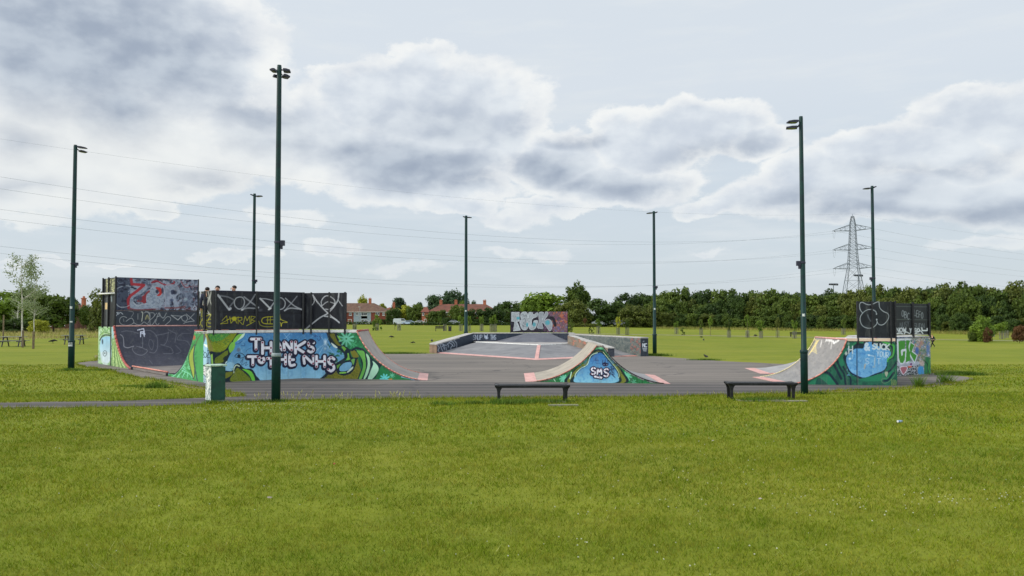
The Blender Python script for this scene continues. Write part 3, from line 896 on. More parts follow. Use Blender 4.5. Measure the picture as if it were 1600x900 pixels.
Z.line([(530,715),(480,695),(430,720),(420,780),(460,820),(540,835),(620,810),(640,770),(600,720),(520,770)], 9, WG); Z.line([(480,730),(485,775)], 7, WG, .8); Z.line([(560,610),(620,620),(635,650),(600,700)], 7, WG, .8)
Z.line([(640,790),(700,825),(760,815),(800,780),(860,820),(900,830)], 9, WG); Z.line([(705,650),(705,740)], 7, WG); Z.line([(760,625),(780,640),(765,770)], 12, (190,192,180)); Z.line([(800,640),(850,620),(890,650),(890,740),(860,800)], 8, WG)
Z.line([(820,740),(850,670),(890,740)], 8, (170,166,120)); Z.line([(950,700),(1000,640)], 8, WG)
Z = cz.use(225, 425, 10)
Z.line([(20,620),(70,640),(90,700),(100,830),(150,800),(180,740)], 9, WG); Z.line([(80,640),(150,640),(160,690),(100,745)], 9, WG); Z.line([(180,780),(230,640),(250,680),(200,700)], 9, WG); Z.line([(180,790),(210,830),(235,800)], 8, WG)
Z.line([(240,660),(300,720),(350,640)], 9, WG); Z.line([(300,765),(360,700),(410,710),(410,760),(330,830)], 9, WG); Z.line([(30,740),(45,680),(70,740)], 8, (166,160,110))
Z.line([(425,675),(530,750),(590,690)], 12, (170,172,174), sm=False); Z.line([(440,680),(580,690)], 9, WG, sm=False); Z.line([(640,670),(590,700),(600,750),(650,770),(680,730),(665,685),(640,670)], 10, WG)
Z.line([(660,655),(780,760)], 10, WG, sm=False); Z.line([(785,650),(700,740)], 12, WG, .8, sm=False); Z.line([(620,805),(660,785),(790,765)], 9, WG)
cz.use(0,0,1); cz.line([(160,510.6),(310,510.8)], .7, (176,150,140), sm=False)
# handle side screen colours (same canvas, columns 160-181)
Z = cz.use(145, 425, 10)
Z.poly([(140,60),(352,60),(345,860),(120,860)], (16,18,26), sm=False); Z.poly([(210,120),(278,110),(270,315),(205,320)], (120,120,84), sm=False); Z.poly([(296,110),(345,100),(340,310),(290,315)], (122,124,88), sm=False); Z.mottle((190,188,150), .55, 1.2, .9, 21, (205,100,345,320)); Z.mottle((50,50,50), .66, 1.5, .9, 22, (205,100,345,320))
Z.poly([(205,380),(235,380),(228,830),(200,830)], (60,64,70), sm=False); Z.poly([(192,480),(225,480),(225,585),(190,585)], (190,164,120), sm=False); Z.poly([(280,380),(300,350),(300,480),(285,450)], (110,124,132), sm=False)
fA = on_line(s178, s178b, 182, 3.0); fB = on_line(s178, s178b, 308.3, 3.0)
panel('lower_screen', s178, fB, H0 + .05, 2.43, H0 + .05, 2.43, .06, cz, park)
panel('upper_screen', fA, fB, 2.44, 3.86, 2.44, 3.86, .06, cz, park, extra=.03)
fC = on_line(P0, P1, 162, 3.0)
panel('side_screen', fC, fA, H0, 3.86, H0, 3.86, .05, cz, park)
mb = MB(); a_ = fC + Vector((-.15, 0, 0)); nS = Vector(face_toward_eye(fC, fA)) * .06
mb.tube(a_ + nS + Vector((0,0,3.18)), fA + nS + Vector((0,0,3.16)), .035, n=8); mb.build('handrail', M_white, park, smooth=True)
for q in (fC, fC.lerp(fA, .45), fA):
    mb = MB(); mb.tube(q + nS*.6 + Vector((0,0,H0-.05)), q + nS*.6 + Vector((0,0,3.9)), .035, n=6); mb.build('screen_post', M_black, park)
mb = MB(); mb.tube(fB + Vector((0.04,0,H0)), fB + Vector((0.04,0,3.88)), .03, n=6); mb.build('screen_post', M_black, park)

# black screens on the platform
cf = Cv(298, 448, 548, 522, (26, 28, 36))
cf.use(0,0,1); cf.mottle((34,37,46), .55, 6, .7, 1); cf.mottle((20,21,30), .6, 10, .7, 2)
for y in (455.5, 515.5): cf.line([(300, y-1), (478, y+1), (545, y+1.5)], 2.2, (18,18,44), .9, sm=False)
cf.line([(338,487.5),(478,489.5)], 1, (12,13,18), sm=False); cf.line([(338,460),(478,463)], .8, (40,44,50), sm=False)
for x in (403, 475, 487): cf.line([(x, 455), (x, 518)], .9, (12,13,17), sm=False)
Z = cf.use(300, 435, 10); SV = (172,174,178)
Z.line([(415,270),(580,490)], 30, SV, .85, sm=False); Z.line([(405,260),(430,290)], 34, SV, .8); Z.line([(590,480),(600,470)], 40, (190,192,196), .8); Z.line([(420,270),(560,290),(650,335)], 22, (140,142,148), .6); Z.line([(590,440),(655,360)], 22, (110,112,118), .8)
Z.line([(740,290),(690,310),(660,370),(680,440),(740,480),(800,440),(820,360),(790,300),(740,290)], 16, SV, .85)
Z.line([(815,290),(1000,430)], 24, SV, .7, sm=False); Z.line([(990,250),(900,380),(780,490)], 22, (150,152,158), .75); Z.line([(775,495),(860,465),(1010,470)], 22, SV, .7); Z.blob(785,490,26,18,(196,198,202),.8,.5)
YL = (170,164,30)
Z.line([(560,700),(445,710),(575,640)], 8, YL, sm=False); Z.line([(470,660),(540,585),(560,690)], 8, YL, sm=False); Z.line([(590,600),(610,700)], 10, YL, sm=False); Z.line([(540,650),(620,620)], 8, YL, sm=False); Z.blob(660,630,52,44,YL,.95,.4); Z.line([(610,700),(670,630),(700,700)], 9, YL, sm=False); Z.line([(720,600),(720,710)], 9, YL, sm=False); Z.line([(700,610),(780,610),(780,650),(730,660),(790,720)], 8, YL, sm=False)
Z.line([(800,720),(830,590),(860,660),(900,590),(905,690)], 8, YL, sm=False); Z.line([(920,590),(995,600),(930,650),(990,665),(910,710),(850,740)], 8, YL, sm=False); Z.line([(925,590),(920,710)], 8, YL, sm=False)
Z = cf.use(390, 445, 10)
Z.line([(165,215),(320,370)], 26, (196,198,200), .9, sm=False); Z.line([(300,385),(330,365)], 28, (206,208,208), .9); Z.line([(170,215),(260,220),(360,245)], 16, SV, .8); Z.line([(330,350),(380,280)], 20, SV, .8)
Z.line([(430,210),(500,205),(555,270),(540,350),(480,385),(430,360)], 15, SV, .9); Z.line([(560,210),(700,330),(820,385)], 18, SV, .85); Z.line([(740,180),(650,290),(545,405)], 16, (150,152,158), .8); Z.line([(545,405),(640,365),(820,385)], 20, SV, .85); Z.blob(815,385,20,16,(200,202,206),.9,.5)
Z.blob(140,355,14,22,(190,192,196),.8,.5); Z.blob(170,395,50,26,(90,92,98),.7,.8); Z.line([(80,150),(100,160)], 12, SV, .6)
Z.line([(360,500),(290,500),(210,520),(190,570),(230,605),(360,610)], 12, YL); Z.line([(285,500),(280,600)], 9, YL); Z.line([(325,500),(322,610)], 9, YL); Z.line([(260,550),(370,545)], 9, YL); Z.line([(145,570),(170,630),(260,655),(370,650)], 12, (130,128,40))
Z.line([(470,460),(490,540),(590,585),(510,595),(495,650),(480,590),(430,575),(490,540)], 9, (196,186,50))
Z.line([(990,160),(1060,270),(1220,440),(1400,590)], 20, (184,186,190), .9); Z.line([(990,160),(1010,260),(970,325)], 14, SV); Z.line([(1395,130),(1370,260),(1240,430),(1090,520),(880,690)], 20, (184,186,190), .9); Z.line([(1395,130),(1385,230),(1450,330)], 12, SV)
Z.line([(1130,330),(1120,260),(1170,185),(1240,175),(1320,230),(1330,300),(1260,380),(1190,380)], 16, (184,186,190), .9); Z.line([(1140,320),(1220,265),(1320,290)], 14, SV, .9); Z.line([(1170,490),(1250,500),(1330,530),(1400,590)], 22, (184,186,190), .9); Z.line([(870,700),(960,620)], 26, (120,122,126), .8)
Z.line([(860,130),(865,740)], 10, (10,11,15), sm=False); Z.line([(1500,130),(1500,720)], 18, (10,11,16), sm=False)
Z = cf.use(300, 435, 10)
Z.poly([(100,190),(330,190),(330,820),(100,820)], (36,38,40), sm=False); Z.mottle((52,56,50), .55, 2, .6, 30, (100,190,330,820))
for a_ in ([(140,220),(200,380)], [(210,170),(160,440)], [(250,200),(270,300),(240,420)], [(300,210),(280,330),(310,430)], [(215,330),(255,300),(230,480),(320,600)], [(225,540),(320,590)]): Z.line(a_, 13, (170,172,166), .85)
for a_ in ([(110,570),(160,480),(150,600),(190,540)], [(120,730),(190,560),(170,640),(130,690),(180,780)], [(220,590),(300,560),(240,680),(310,700)], [(220,660),(300,640),(310,740),(240,750),(225,690)]): Z.line(a_, 12, (150,148,36), .85)
Z.line([(205,190),(205,820)], 22, (10,11,15), sm=False); Z.line([(330,190),(340,820)], 34, (14,15,20), sm=False); Z.line([(375,200),(372,830)], 12, (80,84,84), .8, sm=False); Z.line([(390,200),(388,830)], 10, (10,11,15), sm=False)
off = Vector(face_toward_eye(P1, Qc)) * -.06
fP = on_line(P1 + off, Qc + off, 337, 2.9); fQ = on_line(P1 + off, Qc + off, 476, 2.9)
offE = Vector(face_toward_eye(P0, P1)) * -.06
zb, zt = HP + .07, 2.95
panel('screen', fP, fQ, zb, zt, zb, zt, .05, cf, park, edge=(18,19,26))
fL = on_line(P0, P1, 308.5, 2.9) - Vector(face_toward_eye(P0, P1)) * .06
fL = fP + (P0 - P1).normalized() * 1.42
panel('screen', fL, fP, zb, zt, zb, zt, .05, cf, park, edge=(18,19,26))
off2 = Vector(face_toward_eye(Qc, LipF)) * -.06
fR = on_line(fQ, RF + off2, 541, 2.9)
panel('screen', fQ, fR, zb, zt - .02, zb, 2.93, .05, cf, park, edge=(18,19,26))
for q, k_ in ((fL, 1), (fL.lerp(fP, .42), 1), (fP.lerp(fL, .1), 1), (fP, 1), (on_line(fP, fQ, 403, 2), 1), (fQ, 1.4), (on_line(fQ, fR, 488, 2), 1), (on_line(fQ, fR, 516, 2), 1), (fR, 1.2)):
    mb = MB(); nq = Vector((-.02, -.09, 0)); mb.box(Vector((q.x, q.y, 0)) + nq + Vector((0, 0, (HP - .1 + zt) / 2)), (.05 * k_, .034, zt - HP + .1))
    mb.build('screen_post', M_black, park)

# ================================================================== spine ramp in the middle
sFL, sFR, sBL, sBR = G(821, 596.8), G(1048, 600.3), G(818.6, 583.6), G(1023, 586.4)
SH = 1.18
u1 = (on_line(sFL, sFR, 932.5, SH) - sFL).length / (sFR - sFL).length; u2 = (on_line(sFL, sFR, 941.5, SH) - sFL).length / (sFR - sFL).length
sA1, sA2 = sFL.lerp(sFR, u1), sFL.lerp(sFR, u2); sB1, sB2 = sBL.lerp(sBR, u1), sBL.lerp(sBR, u2)
spine = thing('spine_ramp', 'small two-sided spine ramp with SMS painted on a blue triangular mural', 'skate ramp', tuple(sA1))
cs = Cv(815, 530, 1055, 606, (34, 112, 62))
Z = cs.use(860, 530, 12)
cs.use(0,0,1); cs.mottle((24,88,48), .55, 4, .7, 1); cs.mottle((60,140,80), .64, 2, .6, 2); Z = cs.use(860, 530, 12)
Z.flower(250,740,70,AQUA,9,30,.9); Z.flower(940,165,40,(110,190,140),7,18,.9); Z.flower(1440,690,80,(110,196,160),8,30,.9); Z.line([(60,740),(90,790)], 14, (170,210,180)); Z.flower(870,190,26,(110,190,140),6,12,.8); Z.flower(1560,800,50,(120,190,170),6,12,.7)
Z.poly([(330,830),(370,640),(520,520),(660,440),(760,270),(870,190),(990,210),(1080,310),(1240,460),(1370,620),(1400,830)], (14,40,44))
Z.poly([(380,830),(410,650),(560,500),(680,420),(760,300),(880,225),(985,235),(1060,320),(1210,470),(1330,620),(1350,830)], (112,118,44)); Z.mottle((64,74,34), .55, 1, .7, 3, (380,230,1350,830))
Z.poly([(425,830),(440,680),(560,560),(680,480),(750,310),(880,240),(980,240),(1080,360),(1240,560),(1310,680),(1250,830)], (16,44,50))
Z.line([(460,800),(470,660),(570,550),(690,480),(760,310),(880,255)], 16, (186,216,200)); Z.line([(990,240),(1090,370),(1250,570),(1290,690),(1230,800)], 12, (186,206,160)); Z.line([(365,740),(395,620)], 20, (176,212,190))
Z.poly([(485,815),(490,670),(570,570),(690,500),(760,350),(890,265),(970,270),(1080,400),(1230,590),(1270,690),(1210,815)], (46,104,168), c2=(128,186,204))
Z.mottle((70,130,184), .56, 3, .5, 5, (490,300,1260,800)); Z.mottle((30,84,140), .64, 2, .5, 6, (760,300,1080,480))
Z.line([(830,380),(860,350),(840,400),(900,390),(810,400)], 7, (30,60,110), .9); Z.line([(850,450),(930,450)], 6, (34,70,120), .9)
Z.line([(985,390),(975,460),(1000,500),(1060,500),(1085,460),(1070,390)], 9, (24,26,60)); Z.line([(1030,370),(1030,470)], 9, (24,26,60)); Z.poly([(975,460),(1020,430),(1085,465),(1060,505),(990,500)], (24,24,58)); Z.blob(1005,478,9,9,(150,170,200)); Z.blob(1060,478,9,9,(150,170,200))
Z.mottle((20,30,66), .5, .7, .85, 9, (1090,510,1200,680)); Z.line([(1130,640),(1210,715)], 13, (22,28,60)); Z.line([(1110,580),(1190,560)], 9, (22,28,60)); Z.line([(1140,500),(1160,620)], 9, (22,28,60))
Z.bubble([('S',765,535,845,660), ('M',880,560,960,655), ('S',1005,555,1090,700)], (228,228,236), (18,16,48), 27, 62, (120,40,70), sh=(-4, 8)); Z.bubble([('I',890,705,890,706)], (228,228,236), (18,16,48), 40, 76)
Z.line([(830,705),(960,725)], 70, (18,16,48), sm=False); Z.line([(835,700),(955,722)], 36, (226,226,234), sm=False); Z.line([(860,710),(900,700),(930,725)], 7, (60,30,60))
cs.use(0,0,1)
W = (sFR - sFL).length
zl = arc(W * u1, SH); zr = arc(W * (1 - u2), SH)
hS = lambda u: np.where(u < u1, zl(np.clip(u / u1, 0, 1)), np.where(u > u2, zr(np.clip((1 - u) / (1 - u2), 0, 1)), SH))
wall_sheet('mural_wall', [(sFL, sFR, hS, 0.0)], cs, spine)
ramp_skin('riding_surface', sFL, sA1, sBL, sB1, SH, M_tan, spine, u0=.16); ramp_skin('riding_surface', sFR, sA2, sBR, sB2, SH, M_grey, spine, u0=.16)
toe_plate(sFL, sA1, sBL, sB1, SH, .16, spine); toe_plate(sFR, sA2, sBR, sB2, SH, .16, spine)
mb = MB(); mb.prism([sA1, sA2, sB2, sB1], SH - .05, SH + .012); mb.build('ridge_plate', M_tan, spine)
edge_rail('edge_rail', sFL, sA1, SH, M_salmon, spine, .016, .16, out=.004); edge_rail('edge_rail', sFR, sA2, SH, M_black, spine, .014, .1, out=.004)
bk = MB(); 
for k_ in range(24):
    ua_, ub_ = k_/24, (k_+1)/24
    a_, b_ = sBL.lerp(sBR, ua_), sBL.lerp(sBR, ub_); za_, zb_ = float(hS(np.array(ua_))), float(hS(np.array(ub_)))
    bk.face([(a_.x, a_.y, 0), (b_.x, b_.y, 0), (b_.x, b_.y, zb_), (a_.x, a_.y, za_)])
bk.build('rear_panel', M_dark, spine)

# ================================================================== quarter pipe on the right
HR = 1.39
qFL, qFE = G(1226, 600.8), G(1401.5, 603)
qFC = on_line(qFL, qFE, 1323, HR); qBL = G(1176, 590); qBC = on_line(qBL, qBL + (qFE - qFL), 1274, HR)
if (qBC - qBL).length > 4: qBC = qBL + (qFC - qFL)
qEB = qFE + (qBC - qFC)
qp = thing('quarter_pipe', 'quarter pipe with dark green mural and blue pond shape, behind the right-hand bench', 'skate ramp', tuple(qFC))
cr = Cv(1220, 518, 1410, 608, (28, 92, 70))
cr.use(0,0,1); cr.mottle((22,70,60), .52, 6, .7, 1); cr.mottle((36,112,78), .6, 3, .5, 2)
Z = cr.use(1230, 515, 8.889); NV = (14,38,52)
Z.poly([(330,720),(420,660),(500,620),(580,640),(680,760),(330,760)], (30,116,82)); Z.line([(470,590),(570,600),(640,680),(700,760)], 34, NV); Z.poly([(430,670),(520,720),(560,780),(400,780)], (20,74,62))
Z.line([(645,480),(690,560),(730,640),(750,680)], 34, NV); Z.line([(690,430),(740,540),(790,620),(810,760)], 26, NV); Z.line([(730,400),(780,520),(840,620),(880,680),(880,770)], 22, NV)
Z.line([(700,400),(720,300),(780,200),(900,170)], 30, (24,76,62)); Z.line([(760,480),(740,360),(800,300)], 60, (34,112,82))
Z.poly([(780,380),(830,300),(930,215),(1050,150),(1200,135),(1350,170),(1470,200),(1505,300),(1470,400),(1400,440),(1380,540),(1280,610),(1150,640),(1050,690),(960,660),(860,590),(810,480)], NV)
Z.line([(880,250),(960,180),(1050,180)], 26, (38,110,76)); Z.line([(1240,160),(1300,150),(1370,185),(1470,215),(1480,300),(1460,370),(1400,410),(1390,440)], 26, (66,156,66)); Z.line([(1300,165),(1420,230),(1440,330),(1410,400)], 12, (44,120,60))
Z.poly([(820,400),(850,340),(950,265),(1050,262),(1080,200),(1160,165),(1200,200),(1330,260),(1430,300),(1432,360),(1390,400),(1375,510),(1330,570),(1200,620),(1120,655),(1050,665),(960,630),(880,580),(830,480)], (76,140,196), c2=(104,160,200))
Z.mottle((120,172,208), .58, 4, .6, 5, (830,260,1400,640)); Z.mottle((50,112,176), .62, 3, .5, 6, (830,260,1400,640)); Z.line([(968,140),(970,770)], 11, (10,24,34), sm=False)
Z.line([(820,480),(870,590),(960,640),(1050,680),(1120,668),(1200,630),(1330,585)], 14, (14,30,60)); Z.poly([(1000,690),(1200,640),(1350,600),(1480,560),(1450,680),(1200,720),(1040,710)], (32,112,80))
WT = (188,200,204)
Z.word('H', 855, 230, 100, 70, 15, WT); Z.line([(905,300),(905,400)], 7, WT, .6); Z.blob(818,330,24,32,(180,196,190),.95,.4); Z.blob(850,195,22,26,(150,170,160),.8,.5); Z.blob(870,405,26,20,(220,232,240),.9,.8)
Z.word('&', 1075, 190, 95, 85, 26, (176,196,214)); Z.word('SUCK', 1185, 195, 75, 62, 20, WT, .95, drop=4); Z.word('YOUR', 1245, 295, 72, 44, 12, (170,192,210), .9, drop=8)
Z.word('S', 1085, 400, 80, 70, 12, (150,180,206)); Z.word('IT', 1190, 400, 80, 60, 12, (160,186,208), .9); Z.line([(1220,360),(1215,490),(1190,520),(1220,520)], 12, (140,160,170), .8); Z.line([(1120,350),(1200,370)], 12, (170,196,214), .9); Z.poly([(1065,540),(1070,480),(1095,490),(1075,550)], (150,160,160)); Z.blob(1135,355,18,18,(220,232,240),.9,.8)
Z.line([(1520,450),(1440,560),(1400,590),(1370,650)], 24, NV); Z.line([(1510,550),(1490,640),(1400,730),(1330,740),(1310,690),(1400,670)], 9, (80,120,90)); Z.poly([(1355,590),(1400,590),(1385,650),(1370,650)], (150,160,140)); Z.line([(1340,710),(1400,700),(1480,600)], 28, NV)
for k_ in range(6): Z.line([(1450+12*k_, 780), (1455+12*k_+(k_%3-1)*8, 690+10*(k_ % 3))], 6, (150,150,80), .9)
L_ = (qFC - qFL).length; tq = (qFC - qFL).length / (qFE - qFL).length; zq = arc(L_, HR)
hq = lambda u: np.where(np.asarray(u) < tq, zq(np.clip(np.asarray(u) / tq, 0, 1)), HR)
wall_sheet('mural_wall', [(qFL, qFE, hq, 0.0)], cr, qp)
# grey riding surface with drips of yellow and white paint near the top
cq = Cv(1160, 515, 1340, 606, (134,132,130))
cq.use(0,0,1); cq.mottle((124,122,122), .52, 8, .7, 1); cq.mottle((146,142,138), .6, 4, .5, 2); cq.mottle((108,104,102), .68, 2, .5, 3)
Z = cq.use(1230, 515, 8.889)
for k_ in range(9): Z.line([(380+4*k_, 140+24*k_),(425-12*k_+20, 140+20*k_),(395-12*k_, 175+22*k_)], 9, (214,196,130), .9)
for x_, y_, l_ in ((480,150,60),(545,140,30),(590,140,60),(640,160,26),(620,145,120),(475,170,70)): Z.line([(x_, y_), (x_ - 12, y_ + l_)], 12, (214,212,208), .6)
Z.line([(650,185),(715,150)], 26, (226,226,224), .95); Z.line([(540,145),(620,150)], 22, (220,220,218), .9); Z.line([(590,150),(640,165)], 22, (220,220,218), .9)
fn = qfn(qFL, qFC, qBL, qBC, HR, .012)
sh = sheet(None, fn, 160, 150, cq); k = 20; vv = np.linspace(0, 1, k)
back = np.concatenate([fn(np.zeros(k), vv) - [0,0,.03], fn(np.ones(k), vv) - [0,0,.03]]); i = np.arange(k - 1)
qb = np.stack([i, i+1, k+i+1, k+i], -1).reshape(-1)
me = np_mesh('riding_surface', np.concatenate([sh[0], back]), np.concatenate([sh[1], qb + len(sh[0])]), 4, np.concatenate([sh[2], np.tile(lin((90,88,86))[:3], (2*k, 1))]))
link_mesh('riding_surface', me, mat_paint('grey_skate_board_paint', .5), qp)
def toe2(FL, FC, BL, BC, H, u1, parent):
    L = (Vector(FC) - Vector(FL)).length; z = arc(L, H)
    a1, b1 = Vector(FL).lerp(Vector(FC), u1), Vector(BL).lerp(Vector(BC), u1); zz = float(z(u1)) + .022
    m = MB(); m.prism([FL, BL, b1, a1], [.0,.0,.0,.0], [.024,.024,zz,zz]); m.build('toe_plate', M_pink, parent)
toe2(qFL, qFC, qBL, qBC, HR, .15, qp)
edge_rail('edge_rail', qFL, qFC, HR, M_salmon, qp, .022, .12, out=.004); edge_rail('edge_rail', qBL, qBC, HR, mat_noise('cream_edge_paint', (206,196,150), (220,206,170), 3), qp, .02, .12)
mb = MB(); mb.tube(qFC + Vector((0,0,HR+.02)), qBC + Vector((0,0,HR+.02)), .03, n=8); mb.build('coping', M_pink, qp, smooth=True)
mb = MB(); mb.prism([qFC, qFE, qEB, qBC], HR - .06, HR + .012); mb.build('platform_deck', M_deck, qp)
deck_edge(qFC, qFE, HR, mat_noise('peach_steel', (206,180,158), (222,200,180), 3), qp)
mb = MB(); dB = (qEB - qFE).normalized(); nB = Vector((dB.y, -dB.x, 0)) * .04
mb.prism([qFE + dB*.06 - nB, qEB - nB, qEB + nB, qFE + dB*.06 + nB], 0, HR - .065); mb.build('end_wall', mat_noise('teal_wall_paint', (28,84,70), (40,104,84), 2, c3=(20,50,50), s3=6), qp)
mb = MB()
for k_ in range(16):
    a_, b_ = qBL.lerp(qBC, k_/16), qBL.lerp(qBC, (k_+1)/16); z0_, z1_ = float(zq(k_/16)), float(zq((k_+1)/16))
    mb.face([(a_.x, a_.y, 0), (b_.x, b_.y, 0), (b_.x, b_.y, z1_), (a_.x, a_.y, z0_)])
mb.face([(qBC.x, qBC.y, 0), (qEB.x, qEB.y, 0), (qEB.x, qEB.y, HR-.07), (qBC.x, qBC.y, HR-.07)])
mb.build('rear_panel', M_dark, qp)
ck = Cv(1330, 464, 1462, 534, (28, 32, 38))
ck.use(0,0,1); ck.mottle((35,40,46), .55, 6, .6, 1)
Z = ck.use(1330, 460, 11.25); SW = (160,168,174)
Z.poly([(690,110),(780,110),(780,790),(690,790)], (20,23,28), sm=False); Z.line([(110,750),(780,770)], 26, (22,28,52), sm=False); Z.line([(100,110),(780,125)], 12, (44,48,50), sm=False); Z.line([(362,100),(362,790)], 8, (14,16,20), sm=False)
Z.line([(200,325),(155,260),(150,170),(190,138),(260,170),(310,182),(370,172),(430,145),(485,132),(500,230),(560,295),(640,335),(660,385),(640,450),(580,520),(520,538),(470,510),(445,440)], 13, SW, .95)
Z.line([(445,345),(430,300),(370,268),(290,270),(210,320),(160,400),(165,490),(210,560),(300,595),(380,580),(440,530),(455,480)], 13, SW, .95)
Z.line([(290,360),(310,420),(345,470)], 20, (90,98,104), .9); 
for q in ((366,170),(366,268),(372,578)): Z.blob(q[0], q[1], 13, 16, (220,224,226))
Z.blob(445,345,14,16,SW); Z.blob(448,440,16,16,SW)
Z.poly([(785,140),(1380,160),(1380,720),(785,720)], (34,38,44), sm=False)
for y_ in (150, 210, 440): Z.line([(785,y_),(1345,y_+8)], 13, (78,86,84), .9, sm=False)
Z.line([(1080,150),(1085,720)], 30, (12,14,18), sm=False); Z.line([(1352,160),(1352,720)], 24, (12,14,18), sm=False)
Z.word('OBC', 890, 280, 110, 48, 10, SW, .8, drop=24); Z.word('LEFO', 1105, 270, 105, 42, 10, SW, .8, drop=16); Z.word('NUSY', 860, 500, 90, 42, 8, (110,118,124), .8, drop=-10); Z.word('SUDN', 1105, 510, 80, 48, 9, (120,128,134), .8)
Z.word('NOW', 795, 590, 70, 60, 17, (196,202,206)); Z.line([(800,690),(860,680),(900,690)], 24, (200,206,208)); Z.line([(930,700),(960,660),(1030,690)], 20, (200,206,208)); Z.word('Y', 1030, 600, 70, 40, 18, (196,202,206)); Z.word('SO', 1105, 600, 60, 55, 18, (196,202,206)); Z.line([(1240,590),(1250,635),(1335,635),(1335,600)], 22, (204,210,212), sm=False); Z.line([(1110,700),(1210,640),(1260,690)], 18, (196,202,206)); Z.line([(1120,690),(1230,700)], 14, (196,202,206))
Z.line([(790,715),(1340,710)], 22, (150,146,130), sm=False)
oq = Vector(face_toward_eye(qFL, qFE)) * -.05
r1, r2 = on_line(qFL + oq, qFE + oq, 1339, 2.2), on_line(qFL + oq, qFE + oq, 1398.5, 2.2)
panel('screen', r1, r2, HR + .06, 2.57, HR + .06, 2.56, .05, ck, qp, edge=(16,18,22))
for px_ in (1339.5, 1362, 1391, 1398.5):
    q = on_line(r1, r2, px_, 1.5); mb = MB(); mb.box(Vector((q.x, q.y - .05, (HR - .13 + 2.58) / 2)), (.04, .03, 2.71 - HR)); mb.build('screen_post', M_black, qp)

# ---- the next ramp of the ring, mostly hidden behind
g1, g2 = G(1402, 588), G(1454.5, 584.2)
qp2 = thing('quarter_pipe', 'quarter pipe with large green GK letters, half hidden behind the dark green mural ramp', 'skate ramp', tuple(g1))
cg = Cv(1395, 518, 1462, 592, (120, 132, 138))
cg.use(0,0,1); cg.mottle((168,150,146), .5, 4, .8, 1, (1425,520,1460,590)); cg.mottle((60,106,90), .6, 2.5, .8, 2); cg.mottle((70,110,170), .62, 3, .9, 3, (1425,530,1460,590)); cg.mottle((206,196,196), .64, 2, .8, 4); cg.mottle((180,110,90), .64, 2, .7, 14, (1425,520,1452,570))
Z = cg.use(1390, 515, 10)
Z.poly([(560,420),(640,440),(640,700),(540,700),(540,560)], (34,110,66), sm=False); Z.line([(540,480),(600,560),(600,690)], 16, (14,50,40)); Z.line([(630,470),(610,600),(640,690)], 12, (80,160,70)); Z.blob(500,210,60,60,(176,120,96),.7,.8); Z.blob(430,330,34,70,(60,96,170),.9,.4); Z.blob(600,300,34,110,(70,110,180),.7,.6); Z.blob(605,390,12,40,(180,186,220),.8,.6)
Z.poly([(450,590),(520,580),(530,690),(450,690)], (60,140,196)); Z.line([(110,120),(330,105)], 34, (34,70,150), sm=False); Z.blob(500,520,40,60,(190,166,160),.9,.5); Z.mottle((90,120,70), .55, 1.2, .8, 33, (440,300,560,540))
WL = (206,214,222); GG = (60,138,46)
Z.poly([(120,560),(440,540),(440,720),(120,720)], (20,26,34), sm=False); Z.mottle((200,206,212), .5, .9, .95, 23, (120,560,440,720)); Z.poly([(165,590),(270,580),(265,640),(215,700),(185,660)], (168,98,110), ol=(220,210,220), ow=12); Z.poly([(290,560),(350,540),(340,590),(290,590)], (206,96,66)); Z.poly([(120,510),(440,500),(420,560),(120,570)], (176,180,196), .9); Z.poly([(310,540),(350,520),(345,560)], (110,60,120))
Z.line([(135,160),(145,480),(190,520),(235,500),(250,320),(180,320),(188,400)], 44, WL, sm=False); Z.line([(140,150),(320,150)], 34, WL, sm=False); Z.line([(260,150),(300,160),(275,500)], 56, WL, sm=False); Z.poly([(300,150),(330,190),(395,240),(360,330),(440,405),(390,530),(320,420),(300,400)], WL, sm=False)
Z.poly([(138,180),(244,175),(240,300),(190,310),(175,330),(185,410),(205,400),(205,345),(245,335),(238,470),(205,525),(165,515),(145,440)], GG, sm=False)
Z.poly([(258,165),(322,170),(300,250),(318,330),(322,480),(250,515),(262,350)], GG, sm=False); Z.poly([(330,205),(388,245),(345,345),(425,405),(388,505),(325,385),(310,300)], GG, sm=False)
Z.line([(318,200),(300,270),(318,340)], 9, WL)
G3 = g1 + (g1 - g2).normalized() * 1.2; G4 = g2 + Vector((-.3, 3.2, 0)); G5 = G3 + Vector((.4, 3.2, 0))
wall_sheet('mural_wall', [(g1 + (g1 - g2) * .1, g2, lambda u: np.full(np.shape(u), HR), 0.0)], cg, qp2)
mb = MB(); mb.prism([G3, g2, G4, G5], HR - .06, HR + .012); mb.build('platform_deck', M_deck, qp2)
mb = MB(); e = .05
mb.prism([g2 + Vector((-.06,.04,0)), g2 + Vector((0,.04,0)), G4, G4 - Vector((.06,0,0))], 0, HR - .065); mb.prism([G5, G4, G4 + Vector((0,.05,0)), G5 + Vector((0,.05,0))], 0, HR - .065); mb.build('rear_wall', M_dark, qp2)
l1, l2 = G(1188, 584.2), G(1215, 580.6)
l2 = l1 + (G5 - G3)
ramp_skin('riding_surface', l1, G3, l2, G5, HR, M_grey, qp2, u0=.1); toe_plate(l1, G3, l2, G5, HR, .1, qp2); edge_rail('edge_rail', l1, G3, HR, M_salmon, qp2, .02, .1)
mb = MB()
Lq = (G3 - l1).length; z_ = arc(Lq, HR)
for k_ in range(16):
    a_, b_ = l1.lerp(G3, k_/16), l1.lerp(G3, (k_+1)/16)
    mb.face([(a_.x, a_.y, 0), (b_.x, b_.y, 0), (b_.x, b_.y, float(z_((k_+1)/16))), (a_.x, a_.y, float(z_(k_/16)))])
mb.build('side_panel', M_dark, qp2)
og = Vector(face_toward_eye(g1, g2)) * -.05
r1, r2 = on_line(g1 + og, g2 + og, 1400, 2.2), on_line(g1 + og, g2 + og, 1451.5, 2.2)
